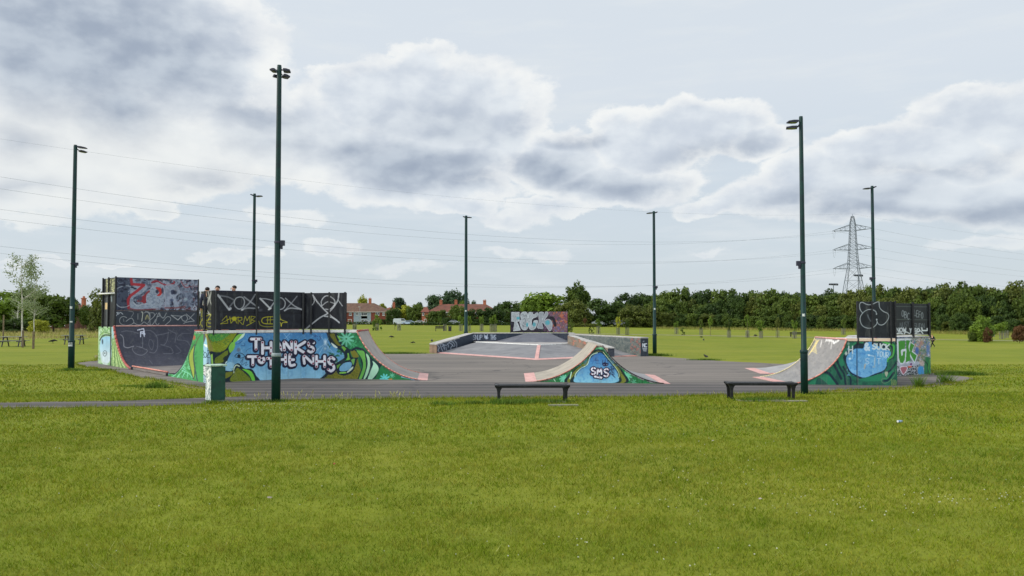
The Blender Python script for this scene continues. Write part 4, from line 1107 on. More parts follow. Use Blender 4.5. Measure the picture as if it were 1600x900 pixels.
panel('screen', r1, r2, HR + .05, 2.6, HR + .05, 2.6, .05, ck, qp2, edge=(16,18,22))
for px_ in (1426, 1451.5):
    q = on_line(r1, r2, px_, 1.5); mb = MB(); mb.box(Vector((q.x, q.y - .05, 2.0)), (.07, .04, 1.3)); mb.build('screen_post', M_black, qp2)

# ================================================================== low pyramid with ledges at the back
DZ = .52
fun = thing('funbox', 'low grey pyramid bank with navy ledge walls and TOCK board, at the back', 'skate ramp', tuple(G(838, 545)))
Hb = G(838, 563); Ab = G(683, 552.2); Cb = G(952, 557.8)
def D(px, d, z=0): 
    p = V(px, 500, d); return Vector((p.x, d, z))
Ht = D(842, (2 - DZ) * F / 39.3); RL = D(744, (2 - DZ) * F / 34.6); Mf = D(887, 47.0); BLk = D(738, 53.2); BRk = D(888, 53.2)
def Z3(p, z): return (p.x, p.y, z)
mb = MB()
mb.face([Z3(Ab, .006), Z3(Hb, .006), Z3(Ht, DZ), Z3(RL, DZ)]); mb.build('left_bank', M_bankg, fun)
mb = MB(); mb.face([Z3(Hb, .006), Z3(Cb, .006), Z3(Mf, DZ), Z3(Ht, DZ)]); mb.build('right_bank', M_bankg, fun)
mb = MB(); mb.face([Z3(Ht, DZ), Z3(Mf, DZ), Z3(BRk, DZ), Z3(BLk, DZ), Z3(RL, DZ)]); mb.build('deck', mat_noise('pale_deck_concrete', (150,146,144), (164,160,158), 1, .7, c3=(120,118,116), s3=3), fun)
def strip(name, a, za, b, zb, w, mat, dz=.006, perp=None):
    d = (b - a).normalized(); n_ = perp or Vector((d.y, -d.x, 0)); m = MB()
    A_, B_ = Vector((a.x, a.y, za + dz)), Vector((b.x, b.y, zb + dz)); n_ = n_.normalized() * w
    sl = 0
    m.face([A_, B_, B_ + n_, A_ + n_]); return m.build(name, mat, fun)
for A_, B_, C_, D_ in ((Ab, Hb, Ht, RL), (Hb, Cb, Mf, Ht)):
    mb = MB(); e0 = Vector((0, 0, .012)); f_ = .085
    A3, B3, C3, D3 = Vector(Z3(A_, .006)), Vector(Z3(B_, .006)), Vector(Z3(C_, DZ)), Vector(Z3(D_, DZ))
    mb.face([A3 + e0, B3 + e0, B3.lerp(C3, f_) + e0, A3.lerp(D3, f_) + e0]); mb.build('toe_line', M_pink, fun)
mb = MB(); hv = (Ht - Hb).normalized(); pv = Vector((hv.y, -hv.x, 0)) * .10
mb.face([Vector(Z3(Hb, .016)) - pv + hv*.05, Vector(Z3(Hb, .016)) + pv + hv*.05, Vector(Z3(Ht, DZ + .012)) + pv, Vector(Z3(Ht, DZ + .012)) - pv]); mb.build('hip_plate', M_pink, fun)
mb = MB(); mb.tube(Z3(RL, DZ + .01), Z3(Ht, DZ + .01), .035); mb.tube(Z3(Ht, DZ + .01), Z3(Mf, DZ + .01), .035); mb.build('ridge_rail', M_white, fun)
ZT = 2 - 20.6 / F * 53.2
cw = Cv(664, 512, 900, 560, (40, 50, 64))
cw.use(0,0,1); cw.mottle((50,62,74), .52, 4, .6, 1, (664,512,800,560)); cw.poly([(820,512),(900,512),(900,545),(820,545)], (64,68,80), sm=False); cw.mottle((30,38,60), .6, 3, .6, 2); cw.mottle((110,60,64), .64, 2, .6, 3, (740,530,900,536))
Z = cw.use(660, 505, 11.43); SW = (190,200,214)
for st in ([(270,390),(300,440),(280,480),(300,510)], [(315,370),(340,450),(370,510)], [(330,370),(380,380),(350,420)], [(385,450),(390,390),(430,400)], [(400,480),(390,440)], [(440,380),(510,320),(530,340)], [(480,350),(540,390),(510,430),(510,470)], [(540,330),(580,390),(560,415),(530,390)], [(560,300),(610,360),(612,430)], [(460,380),(465,430)], [(420,430),(430,480)]): Z.line(st, 9, SW, .95)
Z.word('SNUP', 905, 210, 85, 42, 10, SW, .9, lw=.9); Z.word('W', 1105, 200, 60, 75, 11, SW); Z.blob(1145,262,38,30,SW,.9,.4); Z.blob(1130,262,7,9,(40,50,64)); Z.blob(1160,262,7,9,(40,50,64)); Z.word('THS', 1215, 210, 80, 36, 10, SW, .9)
Ab2 = Ab; zn = .58
LfI = D(740, 52.9)
zbase = lambda t, L=(LfI - Ab).length: 0.0
# left ledge, inner face painted
hL = lambda u: zn + (ZT - zn) * np.asarray(u)
wall_sheet('ledge_face', [(Ab, LfI, hL, 0.0)], cw, fun, th=.03, extra=.004)
Ao = G(671, 551.2); LfO = LfI + (Ao - Ab) * 1.0
mb = MB(); mb.prism([Ab, Ao, LfO, LfI], 0, [zn - .07, zn - .07, ZT - .07, ZT - .07]); mb.build('ledge_wall', M_brick, fun)
mb = MB(); o_ = Vector((0, -.04, 0)); mb.prism([Ab + o_, Ao + o_, LfO, LfI], [zn - .069, zn - .069, ZT - .069, ZT - .069], [zn, zn, ZT, ZT]); mb.build('ledge_cap', M_conc, fun)
# back wall and platform
wall_sheet('back_wall', [(BLk, BRk, lambda u: np.full(np.shape(u), ZT - .03), 0.0)], cw, fun, th=.03)
mb = MB(); mb.prism([BLk + Vector((-.1,.04,0)), BRk + Vector((.5,.04,0)), BRk + Vector((.5, 2.6, 0)), BLk + Vector((-.1, 2.6, 0))], 0, ZT); mb.build('platform', M_conc, fun)
mb = MB(); mb.tube((BLk.x, BLk.y, ZT), (BRk.x, BRk.y, ZT), .03); mb.build('coping', M_conc, fun, smooth=True)
b1, b2, t1, t2 = D(800, 50.6), D(886, 50.6), D(822, 53.15), D(860, 53.15)
mb = MB(); mb.face([Z3(b1, DZ + .004), Z3(b2, DZ + .004), Z3(t2, ZT - .01), Z3(t1, ZT - .01)])
mb.face([Z3(b1, DZ + .004), Z3(t1, ZT - .01), Z3(D(775, 53.15), DZ + .004)]); mb.face([Z3(b2, DZ + .004), Z3(D(888, 53.15), DZ + .004), Z3(t2, ZT - .01)])
mb.build('upper_bank', mat_noise('blue_grey_bank', (86,88,98), (98,100,108), 1, .7, c3=(72,72,84), s3=3), fun)
# ledge pointing at the camera, right of the pyramid
cm = Cv(880, 518, 965, 562, (122, 104, 90)); cm.use(0,0,1); cm.mottle((112,112,102), .5, 5, .7, 1); cm.mottle((176,110,90), .58, 4, .8, 2, (895,525,930,555)); cm.mottle((90,78,70), .62, 2, .5, 3)
Mn1, Mn2 = G(950, 557.6), G(960, 557.6); zM0, zM1 = .52, 1.05
Mf2 = Mf + Vector((.42, .05, 0))
wall_sheet('ledge_face', [(Mn1, Mf, lambda u: zM0 + (zM1 - zM0) * np.asarray(u), 0.0)], cm, fun, th=.03, extra=.004)
mb = MB(); mb.prism([Mn1, Mn2, Mf2, Mf], 0, [zM0 - .06, zM0 - .06, zM1 - .06, zM1 - .06]); mb.build('ledge_wall', M_dark, fun)
mb = MB(); mb.prism([Mn1 + o_, Mn2 + o_, Mf2, Mf], [zM0 - .059, zM0 - .059, zM1 - .059, zM1 - .059], [zM0, zM0, zM1, zM1]); mb.build('ledge_cap', M_conc, fun)
# long right hand wall
Rn1, Rn2 = G(1001, 557), G(1013, 557); Rf = D(889, 51.4); RH = 1.06
ct = Cv(886, 514, 1020, 562, (92, 98, 96)); ct.use(0,0,1); ct.mottle((70,80,80), .5, 4, .7, 1); ct.mottle((116,120,112), .6, 2.5, .6, 2); ct.mottle((150,84,76), .58, 4, .7, 3, (985,524,1001,552)); ct.mottle((52,64,66), .6, 1.5, .6, 5, (940,530,1000,555))
wall_sheet('ledge_face', [(Rn1, Rf, lambda u: np.full(np.shape(u), RH - .05), 0.0)], ct, fun, th=.03, extra=.004)
ce = Cv(1000, 520, 1016, 560, (42, 50, 60)); Z = ce.use(880, 510, 10.667)
Z.word('NC', 1325, 285, 60, 36, 12, (200,208,216), lw=.9); Z.blob(1345,310,22,30,(190,198,206),.7,.5); Z.line([(1325,365),(1395,370)], 9, (200,208,216)); Z.line([(1330,385),(1390,390)], 9, (190,198,206)); Z.line([(1335,405),(1385,410)], 9, (190,198,206)); Z.line([(1330,250),(1350,245)], 8, (160,170,180))
wall_sheet('end_face', [(Rn1, Rn2, lambda u: np.full(np.shape(u), RH - .05), 0.0)], ce, fun, th=.03, extra=.004, res=.3)
mb = MB(); mb.prism([Rn1, Rn2, Rf + Vector((.5,.1,0)), Rf], 0, RH - .06); mb.build('ledge_wall', M_dark, fun)
mb = MB(); mb.prism([Rn1 + o_, Rn2 + o_, Rf + Vector((.5,.1,0)), Rf], RH - .059, RH); mb.build('ledge_cap', M_conc, fun)
Rm = Rn1.lerp(Rf, .66); R0 = Rn1.lerp(Rf, .03)
mb = MB(); mb.face([Z3(Mn2, .006), Z3(R0, .006), Z3(Rm, DZ + .1), Z3(Mf2, DZ)]); mb.face([Z3(Mf2, DZ), Z3(Rm, DZ + .1), Z3(Rf, DZ + .1), Z3(BRk, DZ)]); mb.build('rear_bank', M_bankg, fun)
mb = MB(); mb.face([Z3(Mn2 + Vector((0,-.05,0)), .016), Z3(R0 + Vector((0,-.05,0)), .016), Z3(R0 + Vector((-.1,.3,0)), .04), Z3(Mn2 + Vector((0,.3,0)), .04)]); mb.build('toe_line', M_salmon, fun)
# TOCK board
cb = Cv(792, 484, 892, 522, (26, 22, 34)); cb.use(0,0,1); cb.mottle((60,30,50), .6, 3, .7, 1)
cb.poly([(855,487),(890,487),(890,521),(864,521),(866,505)], (104,80,84), sm=False); cb.mottle((176,96,62), .48, 4, .85, 2, (862,487,888,512)); cb.mottle((104,64,96), .5, 4, .7, 3, (850,487,888,520)); cb.mottle((170,140,146), .66, 2, .6, 4, (855,487,888,520)); cb.mottle((80,90,140), .6, 4, .6, 5, (866,508,888,520)); cb.mottle((60,70,70), .62, 2, .8, 6, (858,487,876,508))
Z = cb.use(780, 475, 12); SLV = (160,166,170); INK2 = (18,16,26)
Z.line([(880,250),(1010,270),(1050,400)], 50, (24,20,30), .95)
def fat(polys, c=SLV):
    for p in polys: Z.poly(p, c, ol=(205,212,214), ow=7, sm=False)
fat([[(232,155),(375,155),(378,320),(332,330),(400,490),(268,505),(290,330),(232,325)]])
Z.poly([(400,200),(440,155),(510,155),(540,230),(530,300),(548,380),(520,470),(460,485),(410,440),(385,330),(410,290)], SLV, ol=(205,212,214), ow=7)
Z.poly([(550,170),(620,160),(640,200),(720,160),(715,230),(620,280),(610,380),(640,390),(650,320),(715,310),(715,370),(670,460),(600,485),(555,430),(545,300)], SLV, ol=(205,212,214), ow=7)
Z.poly([(745,170),(825,155),(830,200),(810,310),(870,150),(915,170),(905,220),(850,300),(930,285),(985,340),(990,430),(950,505),(880,420),(810,340),(810,400),(820,460),(720,450),(720,410),(745,330)], (140,146,152), ol=(200,206,210), ow=7)
for st in ([(420,210),(450,190),(470,230),(500,200),(520,240)], [(440,300),(480,270),(490,330),(450,350),(490,380),(450,410),(500,430)], [(430,390),(460,440)]): Z.line(st, 6, (60,64,70), .9)
for q in ((355,265,40,34),(525,390,26,50),(655,385,40,50),(905,350,56,56)): Z.blob(*q, (60,150,164), .9, .5)
Z.mottle((120,126,130), .6, 1.5, .5, 9, (232,155,990,500))
bA, bB = D(798, 55.2), D(886.5, 55.2)
panel('graffiti_board', bA, bB, ZT + .03, 2.62, ZT + .03, 2.62, .06, cb, fun, edge=(26,26,32), res=.4)
for px_ in (798, 818, 845, 865, 886.5):
    q = D(px_, 55.25); mb = MB(); mb.box((q.x, q.y, (ZT - .02 + 2.6) / 2), (.07, .05, 2.62 - ZT)); mb.build('board_post', M_black, fun)
# ------------------------------------------------------------------ ground
def ground_mat():
    m, nt, b = new_mat('mown_grass_ground'); L = nt.links
    g = N(nt, 'ShaderNodeNewGeometry')
    def noise(scale, det=5, vec=None, rough=.6):
        n = N(nt, 'ShaderNodeTexNoise'); n.inputs['Scale'].default_value = scale; n.inputs['Detail'].default_value = det; n.inputs['Roughness'].default_value = rough
        L.new(vec or g.outputs['Position'], n.inputs['Vector']); return n.outputs['Fac']
    def ramp(f, p0, c0, p1, c1):
        r = N(nt, 'ShaderNodeValToRGB'); e = r.color_ramp.elements
        e[0].position = p0; e[0].color = c0; e[1].position = p1; e[1].color = c1
        L.new(f, r.inputs['Fac']); return r.outputs['Color']
    def mix(f, a, c):
        x = N(nt, 'ShaderNodeMix', data_type='RGBA'); L.new(f, x.inputs[0]); L.new(a, x.inputs[6])
        if isinstance(c, tuple): x.inputs[7].default_value = c
        else: L.new(c, x.inputs[7])
        return x.outputs[2]
    c = ramp(noise(.35, 6), .38, lin(GC['a']), .62, lin(GC['b']))
    sc = N(nt, 'ShaderNodeMapping'); sc.inputs['Scale'].default_value = (.25, 1.0, 1); L.new(g.outputs['Position'], sc.inputs['Vector'])
    st = ramp(noise(.16, 3, sc.outputs['Vector']), .45, (0,0,0,1), .6, (.55,.55,.55,1)); c = mix(st, c, lin(GC['y']))
    p2 = ramp(noise(1.3, 7), .55, (0,0,0,1), .7, (.6,.6,.6,1)); c = mix(p2, c, lin(GC['d']))
    p3 = ramp(noise(14, 5), .5, (0,0,0,1), .72, (.5,.5,.5,1)); c = mix(p3, c, lin(GC['d']))
    p4 = ramp(noise(70, 4), .48, (0,0,0,1), .75, (.55,.55,.55,1)); c = mix(p4, c, lin(GC['y']))
    L.new(c, b.inputs['Base Color']); b.inputs['Roughness'].default_value = .9; b.inputs['Specular IOR Level'].default_value = .15
    bp = N(nt, 'ShaderNodeBump'); bp.inputs['Strength'].default_value = .6; bp.inputs['Distance'].default_value = .04
    L.new(noise(22, 6), bp.inputs['Height']); L.new(bp.outputs['Normal'], b.inputs['Normal'])
    return m
GC = dict(a=(102,116,26), b=(116,126,32), y=(134,134,48), d=(82,98,22))
radii = np.concatenate([[0.4], np.geomspace(1.0, 1600, 210)])
na = 300
ang = np.linspace(0, 2*math.pi, na, endpoint=False)
GV = []
for r in radii:
    for a in ang:
        x, y = r * math.sin(a), r * math.cos(a)
        GV.append((x, y, terrain(x, y)))
GV.append((0, 0, 0)); ci = len(GV) - 1
GF = []
for j in range(len(radii) - 1):
    for k in range(na):
        k2 = (k + 1) % na
        GF.append((j*na + k, (j+1)*na + k, (j+1)*na + k2, j*na + k2))
for k in range(na): GF.append((ci, k, (k + 1) % na))
me = bpy.data.meshes.new('ground'); me.from_pydata(GV, [], GF)
bm = bmesh.new(); bm.from_mesh(me); bmesh.ops.recalc_face_normals(bm, faces=bm.faces)
if sum(f.normal.z for f in list(bm.faces)[:50]) < 0: bmesh.ops.reverse_faces(bm, faces=bm.faces)
bm.to_mesh(me); bm.free()
for p in me.polygons: p.use_smooth = True
tag(link_mesh('ground', me, ground_mat()), kind='structure')

def asphalt_mat(name, c1, c2, dark, band=None):
    m, nt, b = new_mat(name); L = nt.links
    g = N(nt, 'ShaderNodeNewGeometry')
    mp = N(nt, 'ShaderNodeMapping'); mp.inputs['Scale'].default_value = (.22, 1, 1); L.new(g.outputs['Position'], mp.inputs['Vector'])
    def noise(scale, v, det=6):
        n = N(nt, 'ShaderNodeTexNoise'); n.inputs['Scale'].default_value = scale; n.inputs['Detail'].default_value = det; L.new(v, n.inputs['Vector']); return n.outputs['Fac']
    r = N(nt, 'ShaderNodeValToRGB'); e = r.color_ramp.elements; e[0].position = .35; e[1].position = .65; e[0].color = lin(c1); e[1].color = lin(c2)
    L.new(noise(.5, mp.outputs['Vector'], 8), r.inputs['Fac']); c = r.outputs['Color']
    if band:
        sx = N(nt, 'ShaderNodeSeparateXYZ'); L.new(g.outputs['Position'], sx.inputs['Vector'])
        ad = N(nt, 'ShaderNodeMath', operation='MULTIPLY_ADD'); ad.inputs[1].default_value = 2.2; L.new(noise(.35, g.outputs['Position'], 5), ad.inputs[0]); L.new(sx.outputs['Y'], ad.inputs[2])
        mr = N(nt, 'ShaderNodeMapRange'); mr.inputs['From Min'].default_value = band[0]; mr.inputs['From Max'].default_value = band[1]; mr.inputs['To Min'].default_value = .75; mr.inputs['To Max'].default_value = 0
        L.new(ad.outputs['Value'], mr.inputs['Value'])
        x = N(nt, 'ShaderNodeMix', data_type='RGBA'); L.new(mr.outputs['Result'], x.inputs[0]); L.new(c, x.inputs[6]); x.inputs[7].default_value = lin(dark); c = x.outputs[2]
    r2 = N(nt, 'ShaderNodeValToRGB'); e = r2.color_ramp.elements; e[0].position = .5; e[1].position = .75; e[0].color = (0,0,0,1); e[1].color = (.4,.4,.4,1)
    L.new(noise(60, g.outputs['Position'], 3), r2.inputs['Fac'])
    x = N(nt, 'ShaderNodeMix', data_type='RGBA'); L.new(r2.outputs['Color'], x.inputs[0]); L.new(c, x.inputs[6]); x.inputs[7].default_value = lin(dark)
    r3 = N(nt, 'ShaderNodeValToRGB'); e = r3.color_ramp.elements; e[0].position = .56; e[1].position = .66; e[0].color = (0,0,0,1); e[1].color = (.35,.35,.35,1)
    L.new(noise(.9, mp.outputs['Vector'], 4), r3.inputs['Fac'])
    x2 = N(nt, 'ShaderNodeMix', data_type='RGBA'); L.new(r3.outputs['Color'], x2.inputs[0]); L.new(x.outputs[2], x2.inputs[6]); x2.inputs[7].default_value = lin(dark)
    wq = N(nt, 'ShaderNodeMix', data_type='VECTOR'); wq.inputs[0].default_value = .12; L.new(g.outputs['Position'], wq.inputs[4])
    nz = N(nt, 'ShaderNodeTexNoise'); nz.inputs['Scale'].default_value = .8; nz.inputs['Detail'].default_value = 6; L.new(g.outputs['Position'], nz.inputs['Vector'])
    sc_ = N(nt, 'ShaderNodeVectorMath', operation='MULTIPLY_ADD'); sc_.inputs[1].default_value = (2.2, 2.2, 0); L.new(nz.outputs['Color'], sc_.inputs[0]); L.new(g.outputs['Position'], sc_.inputs[2])
    vo = N(nt, 'ShaderNodeTexVoronoi', feature='DISTANCE_TO_EDGE'); vo.inputs['Scale'].default_value = .16; L.new(sc_.outputs['Vector'], vo.inputs['Vector'])
    cr_ = N(nt, 'ShaderNodeMapRange'); cr_.inputs['From Min'].default_value = .002; cr_.inputs['From Max'].default_value = .010; cr_.inputs['To Min'].default_value = .6; cr_.inputs['To Max'].default_value = 0; L.new(vo.outputs['Distance'], cr_.inputs['Value'])
    x3 = N(nt, 'ShaderNodeMix', data_type='RGBA'); L.new(cr_.outputs['Result'], x3.inputs[0]); L.new(x2.outputs[2], x3.inputs[6]); x3.inputs[7].default_value = lin((58,56,58))
    wv = N(nt, 'ShaderNodeTexWave'); wv.wave_type = 'RINGS'; wv.inputs['Scale'].default_value = .35; wv.inputs['Distortion'].default_value = 6; wv.inputs['Detail'].default_value = 3; wv.inputs['Detail Scale'].default_value = .4; L.new(mp.outputs['Vector'], wv.inputs['Vector'])
    wr = N(nt, 'ShaderNodeMapRange'); wr.inputs['From Min'].default_value = .75; wr.inputs['From Max'].default_value = 1.0; wr.inputs['To Max'].default_value = .22; L.new(wv.outputs['Fac'], wr.inputs['Value'])
    x4 = N(nt, 'ShaderNodeMix', data_type='RGBA'); L.new(wr.outputs['Result'], x4.inputs[0]); L.new(x3.outputs[2], x4.inputs[6]); x4.inputs[7].default_value = lin((158,150,144))
    L.new(x4.outputs[2], b.inputs['Base Color']); b.inputs['Roughness'].default_value = .85; b.inputs['Specular IOR Level'].default_value = .3
    bp = N(nt, 'ShaderNodeBump'); bp.inputs['Strength'].default_value = .35; bp.inputs['Distance'].default_value = .008; L.new(noise(90, g.outputs['Position'], 3), bp.inputs['Height']); L.new(bp.outputs['Normal'], b.inputs['Normal'])
    return m

def wob(pts, amp, step=.5, seed=1):
    """roughen an outline so edges of tarmac look worn"""
    r = random.Random(seed); out = []
    n = len(pts)
    for i in range(n):
        a, b = Vector(pts[i]), Vector(pts[(i+1) % n]); L = (b - a).length; k = max(1, int(L / step)); nn = Vector((-(b-a).y, (b-a).x, 0)).normalized() if L > 0 else Vector((0,0,0))
        for j in range(k):
            out.append(a.lerp(b, j / k) + nn * r.uniform(-amp, amp) * (1 if j else .3))
    return out
edge_px = [(1524,592.5),(1500,597),(1450,602.5),(1400,606.5),(1330,609.5),(1255,613),(1180,615),(1050,618.5),(900,620.5),(780,621.5),(640,622.5),(520,623.5),(430,625.5),(385,627.5),(352,630),(320,632),(250,634),(100,637),(0,638.5),(-150,640),(-150,631),(0,630),(170,627.5),(250,624.5),(320,622),(385,620),(380,617),(352,609.5),(310,605),(260,595.5),(210,588),(160,577),(124,571),(117,568),(135,565.5),(152,564),(160,555),(330,549),(450,550),(560,553.3),(682,552.5),(700,546),(742,540),(890,540),(1015,556.4),(1060,559.7),(1135,565),(1240,570),(1300,573.5),(1400,580),(1456,583.5),(1500,588)]
asph = wob([G(x, y) for x, y in edge_px], .07, .4, 3)
asph2 = [(p.x, p.y) for p in asph]
mb = MB(); mb.face([(p.x, p.y, .010) for p in asph])
soil = MB(); na_ = len(asph); rs = random.Random(4); wv_ = [abs(math.sin(i_*.11) * math.sin(i_*.043 + 1)) * .28 + rs.uniform(.0, .10) for i_ in range(na_)]
cen = []
sgn = 1 if sum((asph[i_].x * asph[(i_+1) % na_].y - asph[(i_+1) % na_].x * asph[i_].y) for i_ in range(na_)) > 0 else -1
for i_ in range(na_):
    d_ = asph[(i_+1) % na_] - asph[i_-1]; n_ = Vector((d_.y, -d_.x, 0)).normalized() * sgn; cen.append((asph[i_] - n_*.08, asph[i_] + n_*wv_[i_]))
for i_ in range(na_):
    (a_, b_), (c_, d_) = cen[i_], cen[(i_+1) % na_]
    if (a_ - c_).length > 2: continue
    soil.face([(a_.x, a_.y, .005), (b_.x, b_.y, .005), (d_.x, d_.y, .005), (c_.x, c_.y, .005)])
so_ = soil.build('soil_edge', mat_noise('trodden_soil', (112,100,72), (134,124,84), 3, .95, .3, c3=(92,104,40), s3=7, f3=.8)); tag(so_, kind='structure')
o = mb.build('asphalt', asphalt_mat('weathered_asphalt', (100,95,90), (119,112,106), (64,62,64), (24.4, 26.0)))
bm = bmesh.new(); bm.from_mesh(o.data); bmesh.ops.triangulate(bm, faces=bm.faces)
if sum(f.normal.z for f in bm.faces) < 0: bmesh.ops.reverse_faces(bm, faces=bm.faces)
bm.to_mesh(o.data); bm.free(); tag(o, kind='structure')

# far footpath across the field
top = [(880,521.2),(976,522.4),(1060,523.8),(1160,525.3),(1280,527.3),(1400,529.6),(1500,531.2),(1600,532.6),(1720,534.5)]
mb = MB(); Pt = []
tt = crom(top, False, 5)
for x, y in tt:
    p = GT(x, y); q = Vector((p.x, p.y - 2.0, 0)); Pt.append((p, q))
for (a, b_), (c_, d_) in zip(Pt[:-1], Pt[1:]):
    mb.face([(q.x, q.y, terrain(q.x, q.y) + .035) for q in (a, c_, d_, b_)])
tag(mb.build('footpath', mat_noise('pale_gravel_path', (140,138,116), (156,152,130), .5, .9)), kind='structure')

# ------------------------------------------------------------------ vegetation on the ground, in numpy
def in_poly(x, y, poly):
    ins = np.zeros(x.shape, bool); n = len(poly)
    for i in range(n):
        xa, ya = poly[i]; xb, yb = poly[(i+1) % n]
        if ya == yb: continue
        ins ^= ((ya > y) != (yb > y)) & (x < (xb - xa) * (y - ya) / (yb - ya) + xa)
    return ins

def terr_np(x, y):
    d = np.hypot(x, y); r = x / np.maximum(y, 1); k = sstn(5, 45, y)
    z = .35 * sstn(110, 290, d) * k
    return z - k * 1.2 * sstn(48, 92, d) * (1 - .75 * sstn(130, 225, d)) * sstn(-.02, .34, r)

def blades(name, x, y, h, w, lean, mat, kindlabel, cols=None, segs=1):
    n = len(x); z = terr_np(x, y)
    a = rng.uniform(0, 2*np.pi, n); ca, sa = np.cos(a), np.sin(a)
    la = rng.uniform(0, 2*np.pi, n); lx, ly = np.cos(la) * lean * h, np.sin(la) * lean * h
    P = np.empty((n, 3, 3))
    P[:, 0] = np.stack([x - ca*w/2, y - sa*w/2, z - .003], -1); P[:, 1] = np.stack([x + ca*w/2, y + sa*w/2, z - .003], -1)
    P[:, 2] = np.stack([x + lx, y + ly, z + h], -1)
    me = np_mesh(name, P.reshape(-1, 3), np.arange(3 * n), 3)
    return tag(link_mesh(name, me, mat), kind='stuff')

def grass_mat(name, c1, c2, c3, patch=.35, trans=.35):
    m, nt, b = new_mat(name); L = nt.links
    g = N(nt, 'ShaderNodeNewGeometry')
    n = N(nt, 'ShaderNodeTexNoise'); n.inputs['Scale'].default_value = patch; n.inputs['Detail'].default_value = 6; L.new(g.outputs['Position'], n.inputs['Vector'])
    r = N(nt, 'ShaderNodeValToRGB'); e = r.color_ramp.elements; e[0].position = .38; e[1].position = .62; e[0].color = lin(c1); e[1].color = lin(c2); L.new(n.outputs['Fac'], r.inputs['Fac'])
    n2 = N(nt, 'ShaderNodeTexNoise'); n2.inputs['Scale'].default_value = 2.6; n2.inputs['Detail'].default_value = 6; L.new(g.outputs['Position'], n2.inputs['Vector'])
    ad = N(nt, 'ShaderNodeMath', operation='MULTIPLY_ADD'); ad.inputs[1].default_value = .55; L.new(g.outputs['Random Per Island'], ad.inputs[0]); L.new(n2.outputs['Fac'], ad.inputs[2])
    mr = N(nt, 'ShaderNodeMapRange'); mr.inputs['From Min'].default_value = .62; mr.inputs['From Max'].default_value = 1.15; L.new(ad.outputs['Value'], mr.inputs['Value'])
    x0 = N(nt, 'ShaderNodeMix', data_type='RGBA'); L.new(mr.outputs['Result'], x0.inputs[0]); L.new(r.outputs['Color'], x0.inputs[6]); x0.inputs[7].default_value = lin(c3)
    # a share of dark and of bleached blades
    wn = N(nt, 'ShaderNodeTexWhiteNoise', noise_dimensions='1D'); L.new(g.outputs['Random Per Island'], wn.inputs['W'])
    v = N(nt, 'ShaderNodeMapRange'); v.inputs['To Min'].default_value = .62; v.inputs['To Max'].default_value = 1.35; L.new(wn.outputs['Value'], v.inputs['Value'])
    x = N(nt, 'ShaderNodeMix', data_type='RGBA', blend_type='MULTIPLY'); x.inputs[0].default_value = 1.0; L.new(x0.outputs[2], x.inputs[6]); L.new(v.outputs['Result'], x.inputs[7])
    L.new(x.outputs[2], b.inputs['Base Color']); b.inputs['Roughness'].default_value = .6; b.inputs['Specular IOR Level'].default_value = .12
    tr = N(nt, 'ShaderNodeBsdfTranslucent'); L.new(x.outputs[2], tr.inputs['Color'])
    ms = N(nt, 'ShaderNodeMixShader'); ms.inputs[0].default_value = trans; L.new(b.outputs['BSDF'], ms.inputs[1]); L.new(tr.outputs['BSDF'], ms.inputs[2])
    L.new(ms.outputs['Shader'], nt.nodes['Material Output'].inputs['Surface'])
    return m
M_grass = grass_mat('lawn_blades', (88,114,10), (109,128,16), (146,142,50))
M_long = grass_mat('long_dry_grass', (128,130,62), (156,146,92), (176,160,112), .12)
M_weed = grass_mat('rank_green_weeds', (54,84,24), (84,118,36), (120,140,60), 1.2)
M_seed = grass_mat('pale_seed_heads', (150,150,90), (172,168,114), (186,180,130), 1.0)

def scatter(d0, d1, dens, spread=.83):
    area = spread * 2 * .5 * (d1*d1 - d0*d0)
    n = int(area * dens)
    d = np.sqrt(rng.uniform(d0*d0, d1*d1, n)); u = rng.uniform(-spread, spread, n)
    return u * d, d
X, Y, Hh, Ww = [], [], [], []
for d0, d1, dens, h0, h1, w in ((4.6, 8, 3200, .020, .050, .006), (8, 13, 1700, .022, .055, .009), (13, 21, 560, .03, .07, .017), (21, 34, 130, .03, .07, .03)):
    x, y = scatter(d0, d1, dens, 1.15 if d0 < 12 else .95); X.append(x); Y.append(y); Hh.append(rng.uniform(h0, h1, len(x))); Ww.append(rng.uniform(.6, 1.3, len(x)) * w)
X, Y, Hh, Ww = map(np.concatenate, (X, Y, Hh, Ww))
def wn2(x, y, cell, seed):
    g_ = np.random.default_rng(seed).random((512, 512)); u = (x / cell + 200) % 511; v = (y / cell + 50) % 511
    i_, j_ = u.astype(int) % 511, v.astype(int) % 511; fu, fv = u - u.astype(int), v - v.astype(int); fu = fu*fu*(3-2*fu); fv = fv*fv*(3-2*fv)
    return (g_[i_, j_]*(1-fu) + g_[i_+1, j_]*fu)*(1-fv) + (g_[i_, j_+1]*(1-fu) + g_[i_+1, j_+1]*fu)*fv
clump = .45*wn2(X, Y, .16, 1) + .35*wn2(X, Y, .6, 2) + .2*wn2(X, Y, 2.2, 3)
keep = rng.random(len(X)) < (.35 + 1.1 * clump); X, Y, Hh, Ww, clump = X[keep], Y[keep], Hh[keep], Ww[keep], clump[keep]
Hh = Hh * (.55 + .95 * clump**1.3)
k = ~in_poly(X, Y, asph2)
blades('lawn_grass', X[k], Y[k], Hh[k], Ww[k], rng.uniform(.2, 1.4, k.sum()), M_grass, '')
# stray long blades and flattened stalks
lx_, ly_ = scatter(4.8, 15, 26); kk = wn2(lx_, ly_, 1.4, 9) > .42; lx_, ly_ = lx_[kk], ly_[kk]; k = ~in_poly(lx_, ly_, asph2)
blades('stray_grass', lx_[k], ly_[k], rng.uniform(.035, .07, k.sum()), rng.uniform(.004, .007, k.sum()), rng.uniform(1.0, 2.4, k.sum()), grass_mat('pale_stalks', (124,140,50), (156,160,84), (176,170,116)), '')
